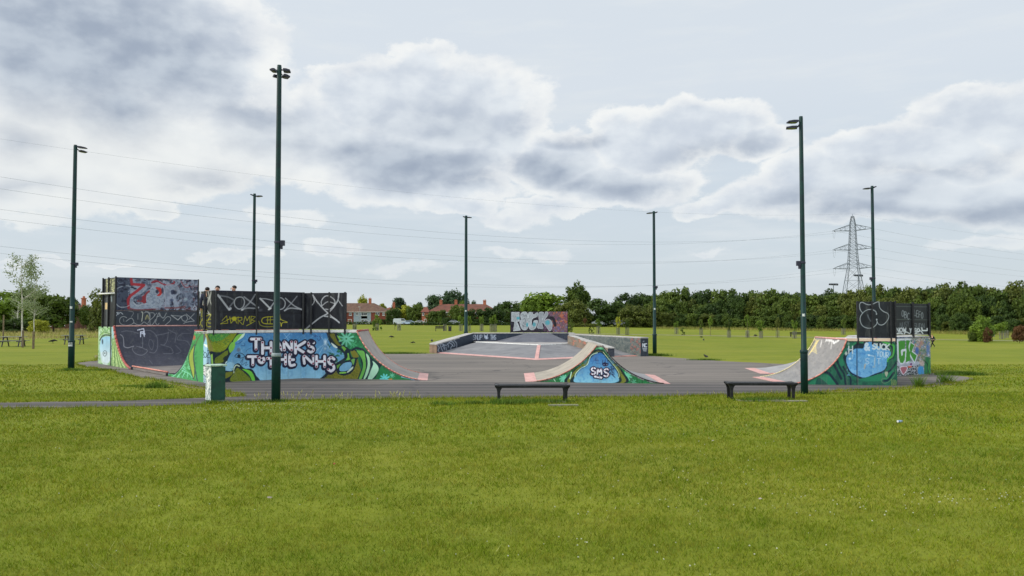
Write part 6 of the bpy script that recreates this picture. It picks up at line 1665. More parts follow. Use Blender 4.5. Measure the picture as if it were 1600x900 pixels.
# ------------------------------------------------------------------ trees
LM = {
 'mid':   mat_leaf('mid_green_leaves', (46,68,24), (104,122,46)),
 'dark':  mat_leaf('dark_green_leaves', (36,56,26), (80,102,42)),
 'light': mat_leaf('light_green_leaves', (62,90,28), (130,154,54)),
 'yellow':mat_leaf('yellow_green_leaves', (104,114,30), (176,178,60)),
 'olive': mat_leaf('olive_leaves', (58,72,28), (112,120,50)),
 'blue':  mat_leaf('blue_green_needles', (38,60,40), (80,104,66)),
 'rust':  mat_leaf('rusty_leaves', (64,50,30), (112,80,48)),
 'silver':mat_leaf('silvery_leaves', (92,108,76), (150,162,120)),
}
M_bark = mat_noise('grey_brown_bark', (84,74,60), (110,98,82), 4, .9, .3)
M_birch = mat_noise('white_birch_bark', (168,164,152), (206,202,190), 6, .8, .1, c3=(60,56,50), s3=9)
def crown_mesh(name, seed, ncl, per, leaf, shape='round', airy=0.0):
    r = np.random.default_rng(seed)
    C = []
    while len(C) < ncl:
        p = r.uniform(-1, 1, 3)
        if shape == 'round':
            if p @ p > 1: continue
            q = np.array([p[0]*.36, p[1]*.36, .55 + p[2]*.36])
        elif shape == 'wood':      # foliage reaches the ground
            if p[0]**2 + p[1]**2 > 1: continue
            top = .92 - .26*(p[0]**2 + p[1]**2)
            q = np.array([p[0]*.44, p[1]*.44, .05 + (p[2]+1)/2*top])
        elif shape == 'tall':
            if p @ p > 1: continue
            q = np.array([p[0]*.34, p[1]*.34, .58 + p[2]*.38])
        elif shape == 'dome':
            if p @ p > 1 or p[2] < -.5: continue
            q = np.array([p[0]*.42, p[1]*.42, .42 + p[2]*.46])
        elif shape == 'wispy':
            if p[0]**2 + p[1]**2 > 1: continue
            s_ = .3 + .7*abs(p[2]); q = np.array([p[0]*.45*s_, p[1]*.45*s_, .45 + p[2]*.52])
        elif shape == 'cedar':
            if p[0]**2 + p[1]**2 > 1: continue
            lv = round((p[2]+1)*2.5)/5; q = np.array([p[0]*.48*(1.05-lv*.6), p[1]*.48*(1.05-lv*.6), .25 + lv*.7])
        C.append(q)
    C = np.array(C)
    cr = r.uniform(.11, .19, ncl) * (1 - airy*.4)
    V_ = []
    for c, rad in zip(C, cr):
        d = r.normal(size=(per, 3)); d /= np.linalg.norm(d, axis=1)[:, None]
        rr = rad * r.uniform(.5, 1.1, per)[:, None]
        P = c + d * rr * np.array([1, 1, .8])
        nrm = d + r.normal(size=(per, 3)) * .55 + np.array([0, 0, .25]); nrm /= np.linalg.norm(nrm, axis=1)[:, None]
        t = np.cross(nrm, r.normal(size=(per, 3))); t /= np.linalg.norm(t, axis=1)[:, None]; b = np.cross(nrm, t)
        L = leaf * r.uniform(.6, 1.4, per)[:, None]
        V_.append(np.stack([P - t*L - b*L*.2, P - b*L*.65, P + t*L + b*L*.1, P + b*L*.65], 1).reshape(-1, 3))
    V_ = np.concatenate(V_); V_[:, 2] = np.maximum(V_[:, 2], .0)
    me = np_mesh(name, V_, np.arange(len(V_)), 4)
    return me, C
PROTO = {}
def proto(shape, var, ncl, per, leaf, airy=0.0):
    k = (shape, var, ncl)
    if k not in PROTO:
        me, C = crown_mesh('crown', var * 17 + len(PROTO) * 3 + 5, ncl, per, leaf, shape, airy)
        me.materials.append(LM['mid'])
        m = MB(); r = random.Random(var); zt = .35 if shape not in ('wispy', 'tall') else .6
        m.tube((0,0,-.02), (0,0,zt*.6), .022, .017, 7); m.tube((0,0,zt*.6), (.01,0,zt+.2), .017, .006, 6)
        for c in C[:9]: m.tube((0,0,zt*.55 + .1*r.random()), tuple(c), .009, .003, 5, caps=False)
        tm = bpy.data.meshes.new('trunk'); tm.from_pydata(m.v, [], m.f); tm.materials.append(M_bark)
        PROTO[k] = (me, tm)
    return PROTO[k]
def tree(loc, h, w, tone, shape, var, label, cat='tree', group=None, ncl=60, per=85, leaf=.036, airy=0, bark=None, depth=None, name='tree', rz=None):
    me, tm = proto(shape, var, ncl, per, leaf, airy)
    t = thing(name, label, cat, tuple(loc), rz if rz is not None else random.uniform(0, 6.28), group)
    for nm, mesh, mt in (('crown', me, LM[tone]), ('trunk', tm, bark or M_bark)):
        o = bpy.data.objects.new(nm, mesh); col.objects.link(o); o.parent = t
        o.scale = (w, depth or w, h)
        o.material_slots[0].link = 'OBJECT'; o.material_slots[0].material = mt
    return t
def tree_px(px, ytop, wpx, d, tone, shape, label, base=None, **kw):
    """a tree given by its outline in the photo and its distance"""
    p = V(px, 500, d); z0 = terrain(p.x, d); top = V(px, ytop, d).z
    return tree((p.x, d, z0), (top - z0) * kw.pop('hk', 1.0), wpx / F * d, tone, shape, kw.pop('var', 0), label, **kw)

GB = 'trees round the far edge of the park'
# left edge
tree_px(0, 446, 90, 128, 'light', 'dome', 'broad bright green tree at the extreme left edge', var=1, group=GB, ncl=50, per=90)
tree_px(46, 449, 76, 135, 'mid', 'round', 'leafy green tree right behind the thin white birches', var=2, group=GB, ncl=50, per=90)
tree_px(84, 453, 72, 122, 'mid', 'dome', 'broad dark tree hiding the upper part of the left brick house', var=3, group=GB, ncl=50, per=90)
tree_px(110, 460, 34, 165, 'dark', 'round', 'dark tree seen behind the leftmost lamp post', var=1, group=GB)
tree_px(150, 453, 40, 120, 'olive', 'wispy', 'loose airy tree touching the left end of the tall graffiti screen', var=2, group=GB, ncl=38, per=60)
tree_px(134, 475, 22, 140, 'mid', 'round', 'low bushy tree above the blue container', var=3, group=GB)
tree_px(22, 497, 50, 118, 'dark', 'wood', 'dark hedge bush behind the wooden rails on the left', var=1, cat='bush', name='bush')
tree_px(62, 499, 30, 112, 'yellow', 'wood', 'yellowish low shrub right of the birches', var=2, cat='bush', name='bush')
# above and between the houses
tree_px(566, 462, 22, 330, 'yellow', 'round', 'yellow-green tree peeping over the first terrace roof', var=2, group=GB)
tree_px(597, 473, 18, 335, 'yellow', 'round', 'small yellow tree between the first terrace and its neighbour house', var=3, group=GB)
tree_px(624, 468, 30, 330, 'blue', 'cedar', 'dark flat-topped conifer behind the orange chimney', var=1, group=GB)
tree_px(615, 480, 24, 262, 'dark', 'wood', 'dark column-shaped tree left of the white van', var=2, group=GB)
tree_px(633, 477, 34, 268, 'yellow', 'wood', 'yellow-green bushy tree above the parked van', var=3, group=GB)
tree_px(649, 476, 34, 262, 'mid', 'wood', 'rounded dark green tree just left of the second terrace', var=4, group=GB)
tree_px(655, 473, 18, 300, 'blue', 'tall', 'small dark conifer top behind the second terrace left corner', var=2, group=GB)
tree_px(682, 456, 42, 320, 'blue', 'round', 'tall dark tree behind the second terrace, left half of the big crown group', var=4, group=GB, ncl=50)
tree_px(708, 452, 44, 325, 'blue', 'round', 'tall dark tree behind the second terrace, highest of the big crown group', var=5, group=GB, ncl=50)
tree_px(727, 458, 18, 322, 'blue', 'tall', 'slim dark tree behind the second terrace, right end of the big crown group', var=3, group=GB)
tree_px(725, 467, 20, 312, 'light', 'round', 'bright green tree over the middle of the second terrace roof', var=1, group=GB)
tree_px(741, 469, 14, 318, 'blue', 'tall', 'small dark tree behind the right part of the second terrace roof', var=4, group=GB)
tree_px(683, 482, 36, 250, 'mid', 'wood', 'round green bush tree covering the left front of the second terrace', var=5, group=GB)
tree_px(717, 476, 32, 248, 'mid', 'wood', 'tall bush tree left of the lamp post, in front of the second terrace', var=6, group=GB)
tree_px(697, 495, 24, 246, 'dark', 'wood', 'low dark bush under the white window of the second terrace', var=1, cat='bush', name='bush')
tree_px(744, 482, 32, 248, 'dark', 'wood', 'dark bush tree right of the lamp post, in front of the second terrace', var=2, group=GB)
tree_px(770, 480, 38, 246, 'dark', 'wood', 'broad dark tree in front of the second terrace right end', var=3, group=GB)
tree_px(780, 470, 20, 330, 'dark', 'dome', 'small dark tree left of the double group beside the graffiti board', var=5, group=GB)
tree_px(797, 465, 42, 300, 'dark', 'dome', 'domed dark tree rising behind the left end of the graffiti board', var=6, group=GB)
tree_px(850, 452, 76, 240, 'light', 'dome', 'broad bright green tree directly above the graffiti board', var=2, group=GB, ncl=60, per=80)
tree_px(826, 462, 30, 235, 'light', 'round', 'bright green lower shoulder tree above the T of the graffiti board', var=3, group=GB)
tree_px(902, 443, 54, 235, 'mid', 'tall', 'tallest tree with uneven round top, right of the graffiti board', var=5, group=GB, ncl=60, per=80)
tree_px(895, 470, 52, 212, 'olive', 'wood', 'olive domed tree at the foot of the tallest tree', var=4, group=GB)
tree_px(944, 463, 66, 218, 'dark', 'wood', 'wide dark tree right of the tallest tree', var=5, group=GB)
tree_px(978, 457, 46, 228, 'dark', 'wood', 'dark peaked tree above the parked cars at the wood end', var=6, group=GB)
tree_px(1004, 461, 48, 232, 'dark', 'wood', 'dark tree left of the lamp post beside the pyramid wall', var=7, group=GB)
tree_px(988, 474, 42, 205, 'olive', 'wood', 'lighter green edge tree right of the parked cars', var=8, group=GB)
tree_px(1012, 476, 40, 203, 'olive', 'wood', 'lighter green edge tree just left of the lamp post beside the pyramid wall', var=9, group=GB)
tree_px(1034, 486, 30, 202, 'olive', 'wood', 'lighter green edge tree just right of the lamp post beside the pyramid wall', var=1, group=GB)
# far trees mostly hidden behind the big half pipe
rb = random.Random(11)
for px_, yt_, w_ in ((172,470,36),(200,466,40),(232,470,36),(262,467,40),(294,471,34),(326,468,40),(360,472,36),(392,467,40),(424,471,38),(456,468,40),(488,472,34),(506,470,30)):
    tree_px(px_, yt_, w_, rb.uniform(250, 320), rb.choice(['mid','dark','olive']), 'wood', 'far leafy tree in the row hidden behind the big half pipe', group='row of trees behind the half pipe', var=rb.randint(1, 9))
# the wood
wx = [1030, 1060, 1085, 1100, 1150, 1180, 1200, 1250, 1290, 1330, 1350, 1380, 1440, 1480, 1500, 1530, 1550, 1580, 1600, 1720]
wt = [459, 455, 457, 457, 458, 460, 455, 457, 457, 456, 450, 450, 449, 447, 446, 444, 453, 447, 443, 440]
GW2 = 'unbroken wood along the right side of the field'
r = random.Random(5)
px = 1026.0; n_ = 0
WL_ = 'leafy green tree, one of many merging in the unbroken wood behind the field at right'
while px < 1720:
    dd = np.interp(px, [1030, 1350, 1500, 1720], [214, 178, 160, 150]); top_ = np.interp(px, wx, wt)
    # back row, full height
    wpx = r.uniform(34, 50)
    tree_px(px + r.uniform(-4, 4), top_ + r.uniform(-5, -1.5), wpx, dd + r.uniform(6, 13), r.choice(['dark','mid','mid','olive']), r.choice(['wood','wood','round']) if False else 'wood', WL_, group=GW2, var=r.randint(1, 9), ncl=70, per=85, leaf=.040)
    px += wpx * .42; n_ += 1
px = 1022.0
while px < 1720:
    dd = np.interp(px, [1030, 1350, 1500, 1720], [214, 178, 160, 150]); top_ = np.interp(px, wx, wt); base_ = np.interp(px, [1030, 1350, 1500, 1720], [512, 517, 521, 526])
    wpx = r.uniform(24, 40); fr = r.uniform(.12, .42)
    tree_px(px, top_ + (base_ - top_) * fr, wpx, dd + r.uniform(-2, 4), r.choice(['olive','mid','mid','dark','mid']), 'wood', WL_, group=GW2, var=r.randint(1, 9), ncl=70, per=85, leaf=.040)
    px += wpx * .42
px = 1024.0
while px < 1720:
    dd = np.interp(px, [1030, 1350, 1500, 1720], [214, 178, 160, 150]); top_ = np.interp(px, wx, wt); base_ = np.interp(px, [1030, 1350, 1500, 1720], [512, 517, 521, 526])
    wpx = r.uniform(16, 30)
    tree_px(px, top_ + (base_ - top_) * r.uniform(.55, .78), wpx, dd - r.uniform(3, 6), r.choice(['olive','mid','dark','dark','mid']), 'wood', 'low leafy bush at the foot of the unbroken wood behind the field at right', cat='bush', name='bush', group='undergrowth along the foot of the wood', var=r.randint(1, 9), ncl=70, per=85, leaf=.040)
    px += wpx * .55
# distinctive shrubs in front of the wood
tree_px(1536, 494, 34, 112, 'light', 'wood', 'pale green bushy tree at the wood edge, beside the reddish shrub', var=3, group=GB, ncl=50, per=80)
tree_px(1543, 512, 13, 108, 'rust', 'wood', 'reddish shrub at the foot of the pale green bushy tree', cat='bush', name='bush', var=4)
tree_px(1592, 505, 20, 105, 'rust', 'dome', 'reddish-brown small tree close to the right frame edge', var=5, group=GB)
tree_px(1518, 517, 12, 112, 'mid', 'wood', 'low green shrub left of the pale green bushy tree', cat='bush', name='bush', var=6)
# hedges and far undergrowth
M_hedge = LM['dark']
def hedge(px0, px1, d, h, label, dd=1.2, tone='dark'):
    x0, x1 = V(px0, 500, d).x, V(px1, 500, d).x; n = int((x1 - x0) * h * 60)
    P = np.stack([rng.uniform(x0, x1, n), rng.uniform(d - dd/2, d + dd/2, n), rng.uniform(0, h, n)], -1); P[:, 2] += terr_np(P[:, 0], P[:, 1])
    nr = rng.normal(size=(n, 3)); t_ = np.cross(nr, rng.normal(size=(n, 3))); t_ /= np.linalg.norm(t_, axis=1)[:, None]; b_ = np.cross(nr, t_); b_ /= np.linalg.norm(b_, axis=1)[:, None]
    L = .2
    me = np_mesh('hedge', np.stack([P - t_*L, P - b_*L, P + t_*L, P + b_*L], 1).reshape(-1, 3), np.arange(4*n), 4)
    return tag(link_mesh('hedge', me, LM[tone]), label, 'hedge')
hedge(541, 600, 268, 1.0, 'low clipped hedge before the first brick terrace')
hedge(590, 612, 272, 1.9, 'taller dark hedge at the right end of the first terrace')
hedge(640, 800, 243, 1.0, 'long low hedge before the second brick terrace')
hedge(880, 935, 205, .9, 'low scrubby hedge right of the graffiti board', tone='olive')
hedge(785, 800, 250, 2.2, 'dark garden hedge at the left edge of the graffiti board')

# saplings in wire cages
M_cage = mat_noise('grey_wire_cage', (96,98,88), (120,120,108), 6, .7)
def sapling(px, yb, yt, wpx, tone, label, cage=True, shape='round', cw=5.5, ch=1.25, var=0, low=False):
    p = GT(px, yb); d = p.y; top = V(px, yt, d).z; h = top - p.z; w = wpx / F * d
    t = thing('sapling', label, 'young tree', tuple(p), random.uniform(0, 6), 'caged saplings planted across the far grass')
    me, tm = proto('wood' if low else 'round', 20 + var % 4, 16, 40, .05, .3)
    o = bpy.data.objects.new('crown', me); col.objects.link(o); o.parent = t
    zc = 0 if low else .30
    o.location = (0, 0, h * zc * .7 if not low else 0); o.scale = (w*1.15, w*1.15, h * (1 - zc*.7 if not low else 1)); o.material_slots[0].link = 'OBJECT'; o.material_slots[0].material = LM[tone]
    m = MB(); m.tube((0,0,0), (.03,0,h*.75), .05, .025, 6); m.build('trunk', M_bark, t, world=False)
    if cage:
        m = MB(); rr = cw / F * d / 2
        for k_ in range(12):
            a = k_ * math.pi / 6; m.tube((rr*math.cos(a), rr*math.sin(a), 0), (rr*math.cos(a), rr*math.sin(a), ch), .016 if k_ % 3 else .035, n=4, caps=False)
        for zz in np.linspace(.12, ch, 8):
            for k_ in range(12):
                a, b_ = k_ * math.pi / 6, (k_+1) * math.pi / 6; m.tube((rr*math.cos(a), rr*math.sin(a), zz), (rr*math.cos(b_), rr*math.sin(b_), zz), .012, n=3, caps=False)
        m.build('wire_guard', M_cage, t, world=False)
    return t
S = [(554,516.5,505,5,'dark','low dark sapling closest to the big ramp coping',True,1),(584,516,498,9,'mid','left stem of the bushy sapling pair before the first terrace',False,0),(589,516.5,490,13,'light','tall bushy sapling of the pair before the first terrace',True,1),(617,515,502,5,'mid','thin green sapling left of its empty-looking neighbour, below the white van',False,0),(623.5,516.5,507,3,'mid','mostly bare caged sapling below the white van',True,0),
 (687,511.5,492,8,'light','bright sapling behind the far dark bench',False,0),(695,517,495,7,'dark','darker caged sapling between the far bench and the far bin',True,0),(720,517.5,491,12,'light','caged sapling immediately left of the lamp post by the navy ledge',True,0),(733,518,491,11,'light','caged sapling immediately right of the lamp post by the navy ledge',True,0),(752.5,517.5,490,8,'light','slim caged sapling before the broad dark tree',True,0),(768,518.5,491,8,'light','left sapling of the close pair near the graffiti board',True,0),(773.5,518.5,489,8,'light','right sapling of the close pair near the graffiti board',True,0),
 (891,519.5,492,9,'mid','leafy sapling touching the right edge of the graffiti board',False,1),(914,511.5,495,8,'rust','rust-tinted sapling below the tallest tree',False,0),(924,521.5,510,8,'mid','low bushy plant in the grass beyond the long wall',False,1),(935,521.5,496,11,'light','caged sapling in front of the parked pale car',True,0),(966,523,492,11,'yellow','orange-tinged caged sapling beside the parked cars',True,0),(980,523.5,495,8,'mid','thin caged sapling right of the orange-tinged one',True,0),
 (1057,522,500,9,'light','light green sapling just right of the lamp post by the lettered wall end',True,0),(1067,523.5,510,7,'mid','short bushy plant right of the lamp post by the lettered wall end',False,1),(1095.5,523.5,497,9,'mid','caged sapling above the close pair of crows',True,0),(1110,524.5,490,9,'light','tall sapling with bushy foot right of the close pair of crows',False,0),(1139,527.5,495,15,'mid','wide-crowned caged sapling against the dark gap in the wood',True,0),(1168,527.5,488,9,'light','tall slim caged sapling left of the leaning crow',True,0),(1189,528.5,497,13,'light','broad caged sapling right of the leaning crow',True,0),(1215,527.5,492,10,'olive','pale-stemmed caged sapling left of the far right bench',True,0),(1241.5,529,497,11,'light','bright caged sapling growing behind the far right bench',True,0),
 (1318,523,497,9,'mid','caged sapling above the deck of the right quarter pipe',True,0),(1340,524,503,7,'mid','small caged sapling at the edge of the right black screen',True,0),(1551,526.5,507,12,'light','caged sapling right of the reddish shrub',True,0),(1566,530,500,20,'light','largest caged sapling in the group near the right frame edge',True,0),(1573,528,505,10,'mid','caged sapling directly right of the largest caged one',True,0)]
for i_, (px, yb, yt, wp, tn, lb, cg_, low) in enumerate(S):
    sapling(px, yb, yt, wp, tn, lb, bool(cg_), cw=7.5 if px == 1566 else 5.5, var=i_, low=bool(low))

# birches at left, staked
def birch(px, yb, yt, w, label, trunkw, seed, lean=0.0, ncl=26):
    p = GT(px, yb); d = p.y; h = V(px, yt, d).z - p.z; r = random.Random(seed)
    t = thing('birch_tree', label, 'birch', tuple(p), 0, 'thin birches among the picnic tables')
    m = MB(); pts = [Vector((lean*h*(k_/7)**1.3 + r.uniform(-.04,.04), 0, h*k_/7)) for k_ in range(8)]
    for k_ in range(7): m.tube(pts[k_], pts[k_+1], trunkw*(1 - k_/8.2), trunkw*(1 - (k_+1)/8.2), 7)
    tips = []
    for k_ in range(24):
        z = r.uniform(.35, .98); b_ = pts[0].lerp(pts[-1], z); b_.x = lean*h*z**1.3
        a = r.uniform(0, 6.28); L = w * r.uniform(.25, .55) * (1.15 - z*.5); e_ = b_ + Vector((math.cos(a)*L, math.sin(a)*L*.7, r.uniform(.25, .8)*L)); m.tube(b_, e_, .022, .006, 4, caps=False); tips.append((b_, e_))
    m.build('trunk', M_birch, t, world=False)
    rr = np.random.default_rng(seed); Vv = []
    for b_, e_ in tips:
        for q in range(ncl):
            s_ = rr.uniform(.45, 1.1); c = b_.lerp(e_, s_) ; c = np.array(c) + rr.normal(size=3)*.16
            n = 1; nr = rr.normal(size=3); t_ = np.cross(nr, rr.normal(size=3)); t_ /= np.linalg.norm(t_); b2 = np.cross(nr, t_); b2 /= np.linalg.norm(b2); L = rr.uniform(.04, .085)
            Vv += [c - t_*L, c - b2*L*.7, c + t_*L, c + b2*L*.7]
    me = np_mesh('crown', np.array(Vv), np.arange(len(Vv)), 4); o = link_mesh('crown', me, LM['silver'], t, world=False)
    return t
birch(34.5, 541, 404, 3.4, 'tallest wispy white-stemmed birch beside the left picnic table', .075, 3, -.03, 70)
birch(52, 535, 420, 3.0, 'slim pale-stemmed birch right of the tallest one', .05, 8, .03, 95)
birch(27, 519, 470, 2.6, 'thick white forked birch trunk behind the left picnic table', .16, 12, .02, 10)
M_stake = mat_noise('brown_stake', (96,84,66), (120,106,84), 5, .9)
for px, yb, yt, lb in ((5, 531, 492, 'tall brown tree stake nearest the left frame edge'), (35.5, 543, 516, 'brown stake at the foot of the tallest birch'), (52, 545, 518, 'brown stake at the foot of the slim birch')):
    p = GT(px, yb); h = V(px, yt, p.y).z - p.z; m = MB(); m.box((p.x, p.y, p.z + h/2), (.11, .11, h)); tag(m.build('tree_stake', M_stake, bevel=.01), lb, 'stake', 'stakes by the birches')
# wooden rails far left
p0, p1 = GT(-30, 519), GT(58, 518.5)
t = thing('rail_fence', 'dark two-rail wooden fence behind the birches', 'fence', tuple(p0))
for k_ in range(7):
    q = p0.lerp(p1, k_/6); m = MB(); m.box((q.x, q.y, q.z + .6), (.14, .14, 1.25)); m.build('post', M_wood2, t)
for zz in (.55, 1.0):
    m = MB(); m.tube(p0 + Vector((0,-.1,zz)), p1 + Vector((0,-.1,zz)), .07, n=4); m.build('rail', mat_noise('grey_rail', (58,56,50), (80,76,68), 3), t)
p = GT(20, 512); h = V(20, 494, p.y).z - p.z
tag(MB().prism([(p.x-.9, p.y-.4), (p.x+.9, p.y-.4), (p.x+.9, p.y+.4), (p.x-.9, p.y+.4)], p.z, [p.z+h*.85, p.z+h, p.z+h, p.z+h*.85]).build('stone_block', M_conc, bevel=.1), 'grey upright stone block behind the wooden rail fence', 'stone')

# ------------------------------------------------------------------ houses
M_rb = mat_noise('red_brick', (116,62,50), (138,76,60), 1.4, .9, .2, c3=(92,52,44), s3=5)
M_ob = mat_noise('sunlit_gable_and_chimney_brick', (158,92,68), (176,108,80), 1.4, .9, .2, c3=(128,76,58), s3=5)  # sunlight on the left gable put into its brick colour; chimneys share it
M_roof = mat_noise('brown_roof_tiles', (88,66,58), (106,80,68), 1.0, .9, .2, c3=(112,100,70), s3=2)
M_roof2 = mat_noise('red_brown_roof_tiles', (96,64,54), (118,74,60), .5, .9, .2, c3=(84,66,60), s3=1.2)
M_roofr = mat_noise('red_roof_tiles', (112,66,54), (128,78,64), 1.0, .9, .2, c3=(98,66,56), s3=2)
M_rend = mat_noise('blue_grey_render', (138,152,162), (156,168,176), 1, .8)
M_pane = mat_noise('dark_window_glass', (30,36,44), (52,60,68), 1, .1, spec=.8)
M_door = mat_noise('brown_door', (110,70,50), (126,84,60), 2)
def house(label, pxl, pxr, d, yb, ye, yr, dep, rz, hipl, hipr, wins, chims, wallm, roofm, doors=(), panels=(), sidewins=()):
    p = V(pxl, 500, d); z0 = V(pxl, yb, d).z; ze = V(pxl, ye, d).z; zr = V(pxl, yr, d).z
    W = (pxr - pxl) / F * d / math.cos(rz)
    t = thing('brick_house', label, 'house', (p.x, d, z0), rz, 'brick houses along the far street')
    he, hr = ze - z0, zr - z0
    m = MB(); m.prism([(0,0),(W,0),(W,dep),(0,dep)], -1.0, he); m.build('wall', wallm, t, world=False)
    m = MB(); o = .35; hl, hh = hipl, hipr
    a = [(-o,-o,he-.1),(W+o,-o,he-.1),(W+o,dep+o,he-.1),(-o,dep+o,he-.1)]; rl, rr_ = (hl, dep/2, hr), (W-hh, dep/2, hr)
    m.face([a[0],a[1],rr_,rl]); m.face([a[1],a[2],rr_]); m.face([a[2],a[3],rl,rr_]); m.face([a[3],a[0],rl]); m.face([a[3],a[2],a[1],a[0]])
    rf = m.build('roof', roofm, t, world=False)
    m = MB(); m.box((W/2, -o-.03, he-.16), (W+2*o, .08, .14)); m.build('gutter', M_white if wallm is M_rb else M_black, rf, world=False)
    def fx(x): return (x - pxl) / (pxr - pxl) * W
    s = d / F
    def fz(y): return V(pxl, y, d).z - z0
    for (xc, w_, hgt) in chims:
        m = MB(); m.box((fx(xc), dep/2, hr + .2), (w_*s, .8, 2*hgt*s)); m.box((fx(xc), dep/2, hr + .2 + hgt*s), (w_*s+.16, .96, .18))
        for k_ in (-1, 1): m.tube((fx(xc) + k_*w_*s*.22, dep/2, hr + .2 + hgt*s), (fx(xc) + k_*w_*s*.22, dep/2, hr + .65 + hgt*s), .14, .11, 8)
        m.build('chimney', M_ob, rf, world=False)
    for (x0, x1, y0, y1, mt) in panels:
        m = MB(); m.box(((fx(x0)+fx(x1))/2, -.03, (fz(y0)+fz(y1))/2), (fx(x1)-fx(x0), .05, fz(y0)-fz(y1))); m.build('wall_panel', mt, t, world=False)
    def window(x0, x1, y0, y1, off=-.07, n=2):
        xa, xb, za, zb_ = fx(x0), fx(x1), fz(y1), fz(y0); m = MB(); f = .10
        m.box(((xa+xb)/2, off, za+f/2), (xb-xa, .1, f)); m.box(((xa+xb)/2, off, zb_-f/2), (xb-xa, .1, f))
        for k_ in range(n+1): m.box((xa + f/2 + (xb-xa-f)*k_/n, off - .002, (za+zb_)/2), (f, .1, zb_-za-.004))
        m.box(((xa+xb)/2, off-.03, za-.05), (xb-xa+.2, .2, .1))
        w = m.build('window', M_white, t, world=False)
        m = MB(); m.box(((xa+xb)/2, off+.02, (za+zb_)/2), (xb-xa-.02, .03, zb_-za-.02)); m.build('pane', M_pane, w, world=False)
    for w_ in wins: window(*w_)
    for (x0, x1, y0, y1) in doors:
        xa, xb, za, zb_ = fx(x0), fx(x1), fz(y1), fz(y0)
        m = MB(); m.box(((xa+xb)/2, -.06, (za+zb_)/2), (xb-xa, .1, zb_-za)); dr = m.build('door', M_door, t, world=False)
        m = MB(); m.box((xa-.08, -.07, (za+zb_)/2), (.16, .14, zb_-za)); m.box((xb+.08, -.07, (za+zb_)/2), (.16, .14, zb_-za)); m.box(((xa+xb)/2, -.07, zb_+.08), (xb-xa+.32, .14, .16)); m.build('frame', M_white, dr, world=False)
    for (ya, yb_, z_a, z_b) in sidewins:
        m = MB(); m.box((-.05, (ya+yb_)/2, (z_a+z_b)/2), (.1, yb_-ya, z_b-z_a)); w = m.build('window', M_white, t, world=False)
        m = MB(); m.box((-.09, (ya+yb_)/2, (z_a+z_b)/2), (.06, yb_-ya-.25, z_b-z_a-.25)); m.build('pane', M_pane, w, world=False)
    return t
house('long red brick terrace with a blue-grey painted front section, beside the big ramp', 512, 606.5, 290, 508, 486.8, 473.2, 9, 0, 6, 6.2,
      [(545.5,549.5,488,493), (556,560,488,492.5), (564.5,573.5,488,493,-.1,3), (564.5,569,499,504,-.1,2), (570,574,499,504,-.1,2), (587,592.5,487.5,492.5), (597.5,601,488,493), (526,531,488,493)],
      [(574.5, 4.2, 6.0), (530, 4, 6)], M_rb, M_roof, doors=[(544.5,549,499.5,507)], panels=[(552.5,579.5,487.5,507.5,M_rend), (564.3,573.8,494,497.8,mat_noise('navy_panel',(34,42,62),(44,52,72),2))])
house('smaller red brick house partly hidden behind the first terrace', 594, 622, 318, 507.5, 487, 480, 8, .1, 3.5, 3.5, [(611,614,489,493)], [(614, 4.2, 6.5)], M_rb, M_roofr)
# second terrace: the nearer gable faces left
def terr2():
    p = V(667.5, 500, 262); 
    return house('long brick terrace with brown hipped roof and three chimneys, behind the navy ledge wall', 667.5, 778, 262, 507.5, 487.3, 474.8, 8.5, -.06, 4.2, 4.6,
      [(697,704.5,488.5,492.5,-.07,3), (729,735,488.5,492.5), (752,757,488.5,492), (712,716,488.5,492), (697,703,498,504,-.07,3), (742,748,489,493), (763,768,489,493)],
      [(686, 4.2, 4.2), (710, 4.2, 4.2), (755.5, 4.6, 4.4)], M_rb, M_roof2, doors=[(706,709,499,506.5)])
terr2()
m_or = house('narrow gable wing with sunlit orange brick colour, at the left end of the second terrace', 659, 669, 258, 507.5, 487.3, 479.5, 5, .0, .6, .6, [(660,662.8,488.5,493,-.07,1)], [], M_ob, M_roofr, doors=[(663.5,666,499,507)])
house('red brick house seen in the gap left of the graffiti board', 778, 812, 300, 508, 489, 482, 8, -.1, 4, 4, [(789,794,492,497), (800,804,492,497)], [(806, 4, 4)], M_rb, M_roofr)
house('dark brick house behind the leftmost lamp post, under the broad dark tree', 72, 123, 150, 511.5, 487.5, 474, 8, -.06, 3, 3, [(73.5,80.5,501,509.5,-.07,2), (94,103,501,509.5,-.07,2), (101,109.5,488,493,-.07,2)], [(112, 4, 7)], mat_noise('dark_brick', (84,52,44), (100,64,54), 1.4, .9, .2, c3=(66,46,40), s3=5), M_roof)
house('pinkish rendered house with grey roof, left of the tall graffiti screen', 121, 140, 220, 508, 494, 485, 8, .05, 3, 3, [(127,129,496,500), (133,135,496,500)], [], mat_noise('pink_render', (170,142,126), (186,158,140), 1, .9), mat_noise('grey_roof', (96,80,78), (112,96,92), 1, .9))
p = GT(140, 511); 
t = thing('storage_container', 'blue storage container below the loose airy tree at left', 'container', tuple(p), .04)
m = MB(); wv = 19 / F * p.y
for k_ in range(24):
    x = -wv/2 + wv*k_/24; m.box((x + wv/48, 0 + (.03 if k_ % 2 else 0), .62), (wv/24, 2.2, 1.2))
m.build('container_wall', mat_noise('blue_container', (62,92,136), (80,110,150), 1, .6), t, world=False)
m = MB(); m.box((0, 0, 1.26), (wv + .1, 2.4, .08)); m.build('container_lid', mat_noise('grey_lid', (120,128,140), (140,146,156), 2), t, world=False)

